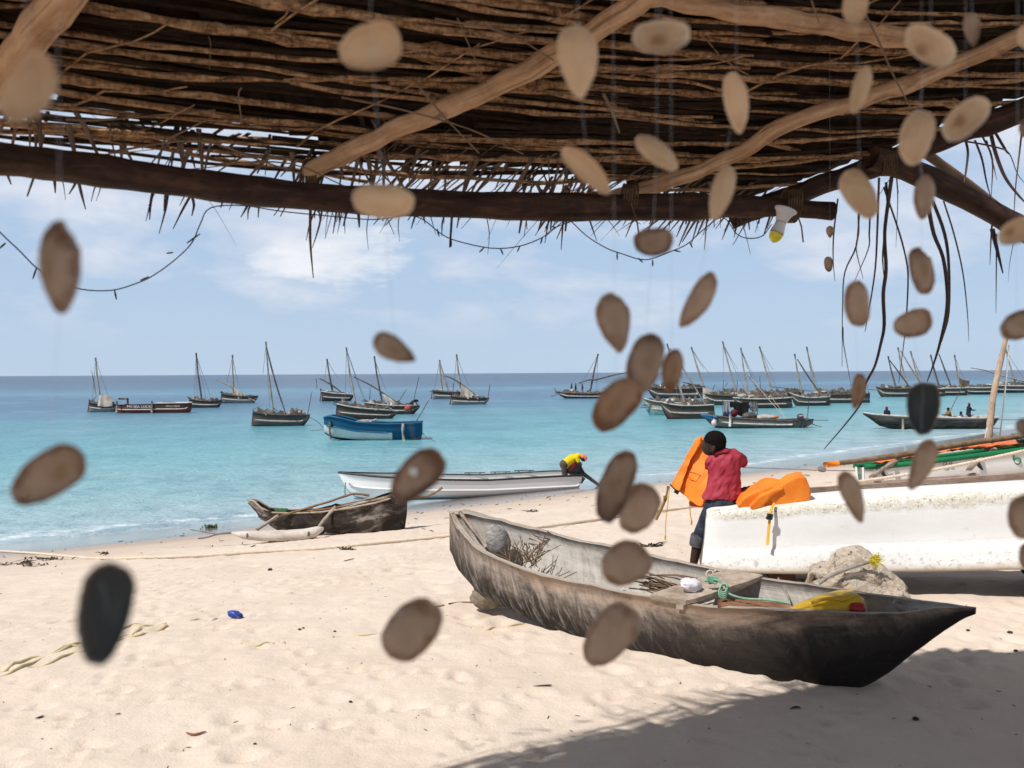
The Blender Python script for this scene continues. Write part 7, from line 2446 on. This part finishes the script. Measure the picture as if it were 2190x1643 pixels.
# crews of the far dhows
t_, H, D = d12
for (u, mt, lb_) in ((1222, navy, 'dark clothed person standing leftmost of three on the lone dhow'), (1231, cmat('black_shirt', (0.012, 0.012, 0.014)), 'dark clothed person standing in the middle of three on the lone dhow'), (1246, cmat('red_shorts', (0.13, 0.035, 0.03)), 'person in reddish shorts beside the mast of the lone dhow')):
    figure(P(u, 843.5, D) + np.array([0, 0, -0.02]), lb_, 'stand', rs.choice([0, 180, 30]), mt, mt, None, 1.0, 0.03, 'three people on the lone dhow')
t_, H, D = d8
figure(P(880, 879, D) + np.array([0, 0, -0.10]), 'dark figure bending over the bow of the dhow behind the blue boat', 'bend', 0, m_blackc, cmat('dark_trousers', (0.02, 0.02, 0.022)), None, 1.0, 0.025)
mb = MB()
mb.ell(P(872, 873, D - 0.4), (0.32, 0.25, 0.26), None, 8, 12, 0.12, 3, 4)
solo('float', mb, cmat('red_float', (0.36, 0.06, 0.05)), 'round red float hung on the bow of the dhow behind the blue boat', 'float')
t_, H, D = d_r
for (u, mt, lb_) in ((2165, cmat('rose_shirt', (0.30, 0.14, 0.13)), 'person in rose standing on the far dhow at the right edge'), (2178, m_blackc, 'person in black standing in the middle of the far dhow at the right edge'), (2187, cmat('charcoal_shirt', (0.03, 0.03, 0.035)), 'person in charcoal standing by the right edge of the view on the far dhow')):
    figure(P(u, 836, D) + np.array([0, 0, -0.1]), lb_, 'stand', rs.choice([0, 180]), mt, m_blackc, None, 1.0, 0.03, 'people on the far right dhow')
# ------------------------------------------------------------------ outrigger canoe on the wet sand
D1 = G(745, 1140)[1]
oc, H, D = boat('outrigger_canoe', 'mottled dark log canoe with spars and a pale outrigger float, beached at the water edge', 'canoe', 'ngalawa', 532, 863, 1138,
                [(532, 1070), (542, 1072), (556, 1086), (575, 1096), (620, 1098), (680, 1096), (740, 1088), (800, 1076), (863, 1058)],
                [(532, 1074), (545, 1092), (570, 1115), (598, 1136), (640, 1139), (740, 1139), (830, 1139), (858, 1138), (863, 1136)], 0.26, (0.30, 0.14), (0.10, 0.60), far=[(532, 1068), (550, 1070), (575, 1086), (620, 1090), (680, 1088), (740, 1077), (800, 1064), (863, 1052)], ends=(P(533, 1100, D1 + 0.5), P(863, 1100, D1 - 0.3)), deep=0.75, power=2.6, kshift=0.25, n=44, rough_=0.04)
rails(H, oc, 0.016, m_plank, 'gunwale', lift=0.0)
mb = MB()
for i in range(10):
    mb.ell(P(593 + i * 2.2, 1092 + (i % 2), D + 0.1), (0.045, 0.08, 0.035), None, 6, 8, 0.25, 4, i)
solo('fishing_net', mb, cmat('green_net', (0.03, 0.10, 0.035)), 'small green net heaped in the bow of the outrigger canoe', 'net')
spars = [([(600, 1104), (660, 1086), (700, 1074), (742, 1060), (762, 1056), (790, 1060)], 5.0, m_twig, 'boom'), ([(640, 1096), (720, 1086), (790, 1072), (850, 1058), (905, 1062), (930, 1054), (946, 1043)], 5.0, m_twig, 'boom'),
         ([(700, 1098), (760, 1080), (820, 1066), (862, 1060)], 6.5, m_plank, 'boom'), ([(595, 1103), (572, 1118), (549, 1134)], 7.0, m_plank, 'outrigger_strut'), ([(718, 1084), (697, 1108), (678, 1132)], 7.5, m_plank, 'outrigger_strut'),
         ([(738, 1060), (738, 1044), (739, 1032)], 2.2, m_line, 'mast_line')]
for i, (pts_, wpx, mt, nm) in enumerate(spars):
    mb = MB()
    pts = spline([P(u, v, D - (0.30 + 0.12 * k if nm == 'outrigger_strut' else 0.15)) for k, (u, v) in enumerate(pts_)], 4)
    mb.tube(pts, [wpx * D / F_PX / 2 * (1 + 0.12 * math.sin(j * 1.7)) for j in range(len(pts))], 8, jit=0.15, rnd=rs)
    mb.build(nm, mt, oc)
mb = MB()
m_float = plain('bleached_log', [(0.40, 0.35, 0.30), (0.58, 0.53, 0.47), (0.66, 0.61, 0.55)], (2, 6, 6), 0.8, 0.2, 0.5, 0.01, fine=(0.3, (0.25, 0.19, 0.14)))
rows = []
for (u, vt, vb, dd_) in ((495, 1138, 1141, 0.02), (520, 1136, 1153, 0.07), (560, 1135, 1158, 0.10), (610, 1134, 1158, 0.10), (650, 1131, 1156, 0.10), (676, 1126, 1150, 0.08), (692, 1127, 1134, 0.03)):
    a, b_ = P(u, vt, D - 0.75), P(u, vb, D - 0.75)
    rows.append([(a + b_) / 2 + np.array([0, 1, 0]) * dd_ * math.cos(q) + (a - b_) / 2 * math.sin(q) for q in np.linspace(0, 2 * math.pi, 13)[:-1]])
mb.grid(rows, closed=True, cap=True, flip=False)
fl = mb.build('float', m_float, oc)
for (u, v) in ((529, 1146), (660, 1142)):
    mb = MB()
    mb.ell(P(u, v, D - 0.86), (0.018, 0.015, 0.040), None, 6, 8)
    mb.build('peg', m_mastd, oc)
mb = MB()
mb.tube(spline([P(496, 1139, D - 0.75), P(470, 1142, D - 0.8), P(440, 1150, D - 0.9), P(424, 1152, D - 0.9)], 4), 0.012, 5)
mb.tube(spline([P(496, 1141, D - 0.75), P(460, 1142, D - 0.8), P(408, 1133, D - 0.5)], 4), 0.008, 5)
solo('mooring_line', mb, m_line, 'thin dark line from the tip of the outrigger float to the wet sand', 'rope')
mb = MB()
c = GZ(450, 1130)
for i in range(90):
    p0 = c + np.array([rs.gauss(0, 0.07), rs.gauss(0, 0.05), 0.0])
    d = np.array([rs.gauss(0, 0.05), rs.gauss(0, 0.04), rs.uniform(0.02, 0.10)])
    mb.tube([p0, p0 + d], [0.014, 0.006], 5, flat=0.3)
solo('seaweed', mb, cmat('green_weed', (0.075, 0.085, 0.02)), 'clump of green seaweed at the water edge left of the outrigger canoe', 'seaweed')

# ------------------------------------------------------------------ green and white outrigger boat at the right
Dg = G(1846, 1056)[1]
gb, H, D = boat('outrigger_boat', 'white boat with green rim and inside, orange sail and leaning mast, beached at right', 'boat', 'green', 1836, 2400, 1050,
                [(1836, 1000), (1880, 1000), (1960, 992), (2050, 981), (2120, 972), (2190, 963), (2300, 948), (2400, 930)], [(1836, 1040), (1850, 1052), (1900, 1056), (2000, 1050), (2100, 1040), (2190, 1030), (2300, 1015), (2400, 990)],
                0.48, (0.40, 0.22), (0.35, 0.1), far=[(1836, 998), (1880, 993), (1960, 984), (2050, 973), (2120, 962), (2190, 952), (2300, 938), (2400, 920)], ends=(P(1838, 1000, Dg), P(2400, 950, Dg + 1.3)), deep=0.75, power=2.8, kshift=0.3)
rails(H, gb, 0.042, m_gpaint, 'gunwale', lift=0.01, flat=1.0)
for body, ua, ub_, va, sz, mt in (('KIZI', 1851, 1868, 1007.5, 7.5, m_kpaint), ('IS EE', 1873, 1904, 1006.5, 6.5, m_kpaint), ('CZ 1B', 2016, 2037, 995.5, 6.5, m_kpaint)):
    y0, y1 = rim_depth(ua, H.N) - 0.03, rim_depth(ub_, H.N) - 0.03
    p0, p1 = P(ua, va, y0 - 0.035), P(ub_, va - (ub_ - ua) * 0.10, y1 - 0.035)
    text(body, p0, p1 - p0, (0, 0.0, 1), sz * y0 / F_PX * 1.3, mt, gb)
y0 = rim_depth(2170, H.N)
mb = MB()
pts = spline([P(u, v, y0 - 0.04) for u, v in ((2169, 974), (2167, 982), (2170, 990), (2177, 993), (2183, 988), (2181, 981), (2174, 980), (2168, 984))], 4)
mb.tube(pts, 0.011, 6)
mb.build('numeral', m_gpaint, gb)
mb = MB()
pts = spline([P(2112, 966, D + 0.1), P(2116, 920, D + 0.1), P(2124, 850, D + 0.1), P(2136, 790, D + 0.1), P(2148, 738, D + 0.1), P(2154, 715, D + 0.1)], 4)
k = len(pts)
mb.tube(pts, [0.058 - 0.028 * i / k for i in range(k)], 10, jit=0.06, rnd=rs)
mb.build('mast', plain('bare_pole', [(0.30, 0.215, 0.15), (0.47, 0.36, 0.265), (0.55, 0.44, 0.34)], (6, 6, 2), 0.8, 0.2, 0.4, 0.008, fine=(0.4, (0.16, 0.11, 0.08))), gb)
mb = MB()
pts = spline([P(1763, 994, Dg - 0.6), P(1850, 984, Dg - 0.3), P(1950, 969, Dg), P(2050, 951, Dg + 0.2), P(2190, 932, Dg + 0.6), P(2300, 915, Dg + 0.9)], 5)
mb.tube(pts, [0.034 + 0.012 * math.sin(math.pi * i / len(pts)) for i in range(len(pts))], 9, jit=0.1, rnd=rs)
mb.build('yard', m_twig, gb)
mb = MB()
mb.tube([P(1766, 994, Dg - 0.62), P(1780, 992.5, Dg - 0.58), P(1792, 991, Dg - 0.55)], 0.042, 9)
mb.build('yard_tip', m_orange, gb)
m_sailo = plain('orange_sailcloth', [(0.66, 0.11, 0.025), (0.80, 0.20, 0.06)], (4, 4, 4), 0.8, 0.2, 0.4, 0.02, fine=(0.3, (0.72, 0.50, 0.38)))
mb = MB()
tp = [(1875, 988), (1950, 973), (2020, 959), (2060, 951), (2110, 948), (2190, 940), (2280, 930)]
rows = []
for i, (u, v) in enumerate(tp):
    dd_ = Dg + 0.1 + i * 0.15
    hh = (3, 4, 6, 9, 11, 11, 10)[i]
    a, b_ = P(u, v, dd_), P(u, v + hh, dd_)
    rows.append([(a + b_) / 2 + np.array([0, 1, 0]) * 0.12 * math.cos(q) + (a - b_) / 2 * math.sin(q) for q in np.linspace(0, 2 * math.pi, 13)[:-1]])
r2 = []
for i in range(len(rows) - 1):
    for k in range(6):
        s_ = k / 6
        r2.append([np.asarray(a) * (1 - s_) + np.asarray(b_) * s_ + np.array([0, 0, 0.02 * math.sin(i * 3.1 + k * 1.7 + j)]) for j, (a, b_) in enumerate(zip(rows[i], rows[i + 1]))])
mb.grid(r2, closed=True, cap=True, flip=False)
mb.build('sail', m_sailo, gb)
for (pts_) in ([(1928, 980), (1905, 993), (1885, 1006), (1863, 1021)], [(2128, 961), (2108, 975), (2090, 988), (2070, 1006)]):
    mb = MB()
    dd_ = Dg + (0.1 if pts_[0][0] < 2000 else 0.6)
    pts = spline([P(u, v, dd_ - 0.42 * i) for i, (u, v) in enumerate(pts_)], 4)
    mb.tube(pts, [0.032 + 0.006 * math.sin(i * 1.9) for i in range(len(pts))], 8, jit=0.15, rnd=rs)
    mb.build('outrigger_beam', m_plank, gb)
    mb = MB()
    for i in range(5):
        ring(mb, pts[len(pts) * 2 // 3] + np.array([0.01 * i, 0, -0.02 * i]), 0.05, 0.012, (0.6, 0, -0.6), (0, 1, 0.2))
    mb.build('lashing', m_rimb, gb)
mb = MB()
df = Dg - 1.0
plank(mb, P(1836, 1040, df), P(2080, 1022, df + 0.5), np.array([0.02, -0.12, 0.03]), 0.10, 14)
a, b_ = P(2076, 1022, df + 0.5), P(2094, 1015, df + 0.55)
mb.tube([a, (a + b_) / 2, b_], [0.075, 0.06, 0.012], 8, flat=0.9)
fo_ = mb.build('float', m_pink, gb)
mb = MB()
mb.tube(spline([P(2158, 738, D + 0.1), P(2153, 800, D + 0.15), P(2146, 870, D + 0.2), P(2138, 935, D + 0.25)], 4), 0.012, 5)
mb.tube(spline([P(2110, 960, D + 0.08), P(2106, 940, D + 0.08), P(2120, 880, D + 0.1), P(2130, 820, D + 0.1)], 4), 0.008, 5)
mb.build('halyard', m_wpaint, gb)
mb = MB()
for i in range(5):
    mb.ell(P(2180 + i * 4, 942 + (i % 2) * 2, Dg + 0.7), (0.05, 0.06, 0.025), None, 6, 8, 0.2, 3, i)
mb.build('gear', m_black, gb)
# anchored line with a float, running left from its yard
mb = MB()
mb.tube(spline([P(1590, 1000, 19.0), P(1680, 1003, 18.5), P(1755, 1006, 18.0), P(1838, 1007, 17.0)], 4), 0.010, 5)
mb.ell(P(1758, 1004, 18.0), (0.09, 0.05, 0.06), None, 8, 10, 0.15, 3, 2)
solo('mooring_line', mb, m_line, 'thin dark line with a knot stretched over the shallows behind the person in red', 'rope')
mb = MB()
c = P(2020, 938, 40)
for i in range(5):
    q = GZ(2172 + i * 4, 932 + (i % 2))
    mb.ell(q + np.array([0, 0, 0.04]), (0.25, 0.2, 0.10), None, 6, 8, 0.25, 3, i)
solo('fishing_net', mb, m_net, 'dark net left on the beach behind the green and white boat', 'net')

# the long mooring rope that crosses the beach
m_rope = plain('pale_rope', [(0.58, 0.47, 0.36), (0.70, 0.60, 0.49)], (20, 20, 20), 0.85, 0.2, 0.4, 0.004)
rp_ = [P(2330, 930, 10.6), P(2190, 964, 11.2), P(2080, 988, 11.5), P(1980, 1008, 11.8), P(1900, 1021, 12.0), P(1830, 1031, 12.1), P(1740, 1046, 12.2)]
for (u, v) in ((1600, 1076), (1450, 1092), (1300, 1112), (1158, 1130), (965, 1150), (820, 1163), (700, 1174), (560, 1184), (450, 1192), (330, 1197), (200, 1195), (80, 1187), (-40, 1178)):
    rp_.append(GZ(u, v, 0.02))
mb = MB()
rope(mb, spline(rp_, 8), 0.021, 0.11, 3, 5)
solo('mooring_rope', mb, m_rope, 'long twisted pale rope running across the beach from right to left', 'rope')

# ropes, litter and weed on the sand
m_yrope = plain('yellow_rope', [(0.46, 0.36, 0.17), (0.62, 0.52, 0.33), (0.68, 0.60, 0.46)], (9, 9, 9), 0.85, 0.2, 0.4, 0.004)


def groundrope(name, label, lines, r, mat, cat='rope', lay=0.05, dz=-0.001):
    mb = MB()
    for pts_ in lines:
        pts = spline([GZ(u, v) for u, v in pts_], 7)
        pts = [np.array([p[0], p[1], terrain_z(p[0], p[1]) + dz + r * 0.75 * math.sin(i * 0.5 + pts_[0][0])]) for i, p in enumerate(pts)]
        rope(mb, pts, r, lay)
    return solo(name, mb, mat, label, cat)


groundrope('rope', 'tangle of yellow rope half buried in the sand at the lower left', [
    [(-40, 1452), (40, 1432), (100, 1402), (150, 1385), (200, 1382), (250, 1370), (300, 1345), (355, 1331)], [(-20, 1440), (60, 1410), (120, 1398), (170, 1378), (215, 1378)], [(60, 1428), (110, 1416), (160, 1395), (185, 1392), (215, 1379)],
    [(130, 1393), (190, 1390), (240, 1358), (290, 1338), (350, 1336)], [(255, 1362), (290, 1355), (310, 1345), (355, 1336)], [(262, 1368), (300, 1362), (320, 1352), (357, 1340)], [(240, 1378), (270, 1366), (285, 1364)], [(255, 1342), (300, 1340), (340, 1332)]], 0.011, m_yrope)
groundrope('rope', 'short tan rope end half buried left of the blue packet', [[(408, 1330), (430, 1326), (452, 1328), (466, 1324)]], 0.009, m_rope)
groundrope('rope', 'pale yellow rope lying on bare sand at the centre, partly buried', [[(518, 1378), (548, 1379), (580, 1374), (610, 1375)], [(712, 1364), (755, 1362), (800, 1358), (815, 1357)]], 0.009, m_yrope)
groundrope('rope', 'tan rope running under the dugout canoe from the left', [[(1008, 1341), (1040, 1345), (1060, 1340), (1090, 1341), (1130, 1335), (1190, 1338)]], 0.010, m_yrope)
m_packet = plain('blue_packet', [(0.02, 0.05, 0.28), (0.04, 0.09, 0.38), (0.55, 0.60, 0.70)], (16, 16, 16), 0.35, 0.4, 0.3, 0.004, lo=0.42, hi=0.64)
mb = crumple(GZ(503, 1321) + np.array([0, 0, 0.022]), (0.055, 0.032, 0.026), 17, 0.24, 2.5, 16, 22, Matrix.Rotation(R(20), 3, 'Y'))
solo('packet', mb, m_packet, 'crumpled blue and white packet lying alone on the sand', 'litter')
m_husk = plain('dark_husk', [(0.025, 0.018, 0.015), (0.09, 0.065, 0.05)], (30, 30, 30), 0.85, 0.2, 0.6, 0.004)
for (u, v, r_, lab) in ((750, 1503, .012, 'dark husk on the sand left of the large broad shell, nearest the viewer'), (641, 1350, .014, 'twin dark husk right of the blue packet'), (649, 1348, .012, 'smaller of two touching husks right of the blue packet'), (716, 1353, .012, 'small dark husk above the pale yellow rope'), (578, 1221, .03, 'dark clump of weed above the blue packet'), (545, 1592, .010, 'small husk near the bottom edge, left of centre'), (2160, 1355, .022, 'dark husk on the sunlit sand at the right'), (2172, 1394, .016, 'dark husk on the sand at the right, nearer than the other'),
                       (1958, 1538, .02, 'dark pod in the shade below the right tip of the dugout'), (2070, 1352, .015, 'small dark crumb on sunlit sand below the coral rock')):
    q = GZ(u, v)
    mb = MB()
    r_ *= 0.8
    mb.ell(q + np.array([0, 0, r_ * 0.4]), (r_, r_ * 0.7, r_ * 0.55), None, 8, 11, 0.22, 3, int(u))
    solo('husk', mb, m_husk, lab, 'husk', 'dark husks on the sand')
for (pts_, w_, mt, lab) in (([(398, 1565), (415, 1569), (440, 1562)], .008, cmat('red_brown_leaf', (0.22, 0.09, 0.05)), 'reddish curled leaf on the sand near the bottom left'), ([(76, 1542), (84, 1537), (93, 1533)], .008, m_husk, 'dark chip of wood on the sand at the lower left'), ([(246, 1528), (258, 1525)], .005, m_husk, 'thin dark splinter on the sand right of the wood chip'),
                            ([(735, 1200), (757, 1177 + 17)], .008, m_husk, 'dark leaf scrap on the damp sand behind the rope'), ([(1140, 1471), (1170, 1470), (1180, 1468)], .006, m_husk, 'flat dark twig on the sand left of the dugout shadow'), ([(1690, 1518), (1702, 1514), (1712, 1516)], .008, m_husk, 'dark leaf in the shade under the right end of the dugout')):
    mb = MB()
    pts = spline([GZ(u, v, 0.006) for u, v in pts_], 4)
    k = len(pts)
    mb.tube(pts, [w_ * (0.3 + 0.9 * math.sin(math.pi * (i + 0.3) / (k + 0.2))) for i in range(k)], 6, flat=0.35)
    solo('leaf_scrap', mb, mt, lab, 'leaf', 'scraps lying on the sand')
for (u, v, n_, spx, spy, lab) in ((60, 1206, 40, 60, 6, 'long heap of dark seaweed along the tide line at the far left'), (110, 1196, 26, 30, 3, 'dark seaweed patch just behind the far left heap'), (224, 1185, 14, 10, 2.5, 'small dark seaweed knot on the tide line left'), (742, 1176, 16, 16, 1.5, 'dark strip of seaweed just above the long rope'), (1395, 1168, 14, 22, 2, 'crumbs of dark seaweed on the sand left of the seated person'), (1140, 1095, 14, 14, 2, 'bits of dark seaweed behind the left part of the dugout')):
    mb = MB()
    q = None
    for i in range(n_):
        q2 = GZ(u + rs.gauss(0, spx * 0.5), v + rs.gauss(0, spy * 0.5))
        if q is not None:                 # strands cling together in one heap
            mb.tube([q, (q + q2) / 2, q2], [0.004, 0.006, 0.004], 4, flat=0.5)
        q = q2
        d = np.array([rs.gauss(0, 0.05), rs.gauss(0, 0.04), rs.uniform(0.0, 0.03)])
        mb.tube([q, q + d * 0.5 + np.array([0, 0, 0.012]), q + d], [0.012, 0.012, 0.004], 5, flat=0.5)
    solo('seaweed', mb, cmat('dry_weed', (0.045, 0.032, 0.02)), lab, 'seaweed', 'dark seaweed on the beach')
# loose crumbs too many to count
mb = MB()
rd = random.Random(77)
for i in range(1500):
    k = rd.random()
    if k < 0.30:                          # the tide line's grit
        x = rd.uniform(-14, 12)
        p = rd.choice([rd.gauss(8.5, 1.6), rd.gauss(4.5, 1.2)])
        y = float(ysh(x)) - p / 0.8
        sz = 0.008 + 0.034 * rd.random() ** 2.5
    else:
        x, y = rd.uniform(-4.5, 6.5), 2.8 + 9 * rd.random() ** 1.4
        sz = rd.uniform(0.002, 0.0075)
    z = terrain_z(x, y)
    a = rd.uniform(0, math.pi)
    d = np.array([math.cos(a), math.sin(a), rd.uniform(0, 0.25)]) * sz * rd.uniform(0.6, 2.2)
    c = np.array([x, y, z + sz * 0.25])
    mb.tube([c - d, c, c + d], [sz * 0.25, sz * 0.42, sz * 0.15], 4, flat=0.6)
o = mb.build('beach_debris', cmat('debris', (0.055, 0.038, 0.028)))
tag(o, 'dark specks of weed and husk scattered over the beach', 'debris', None, 'stuff')
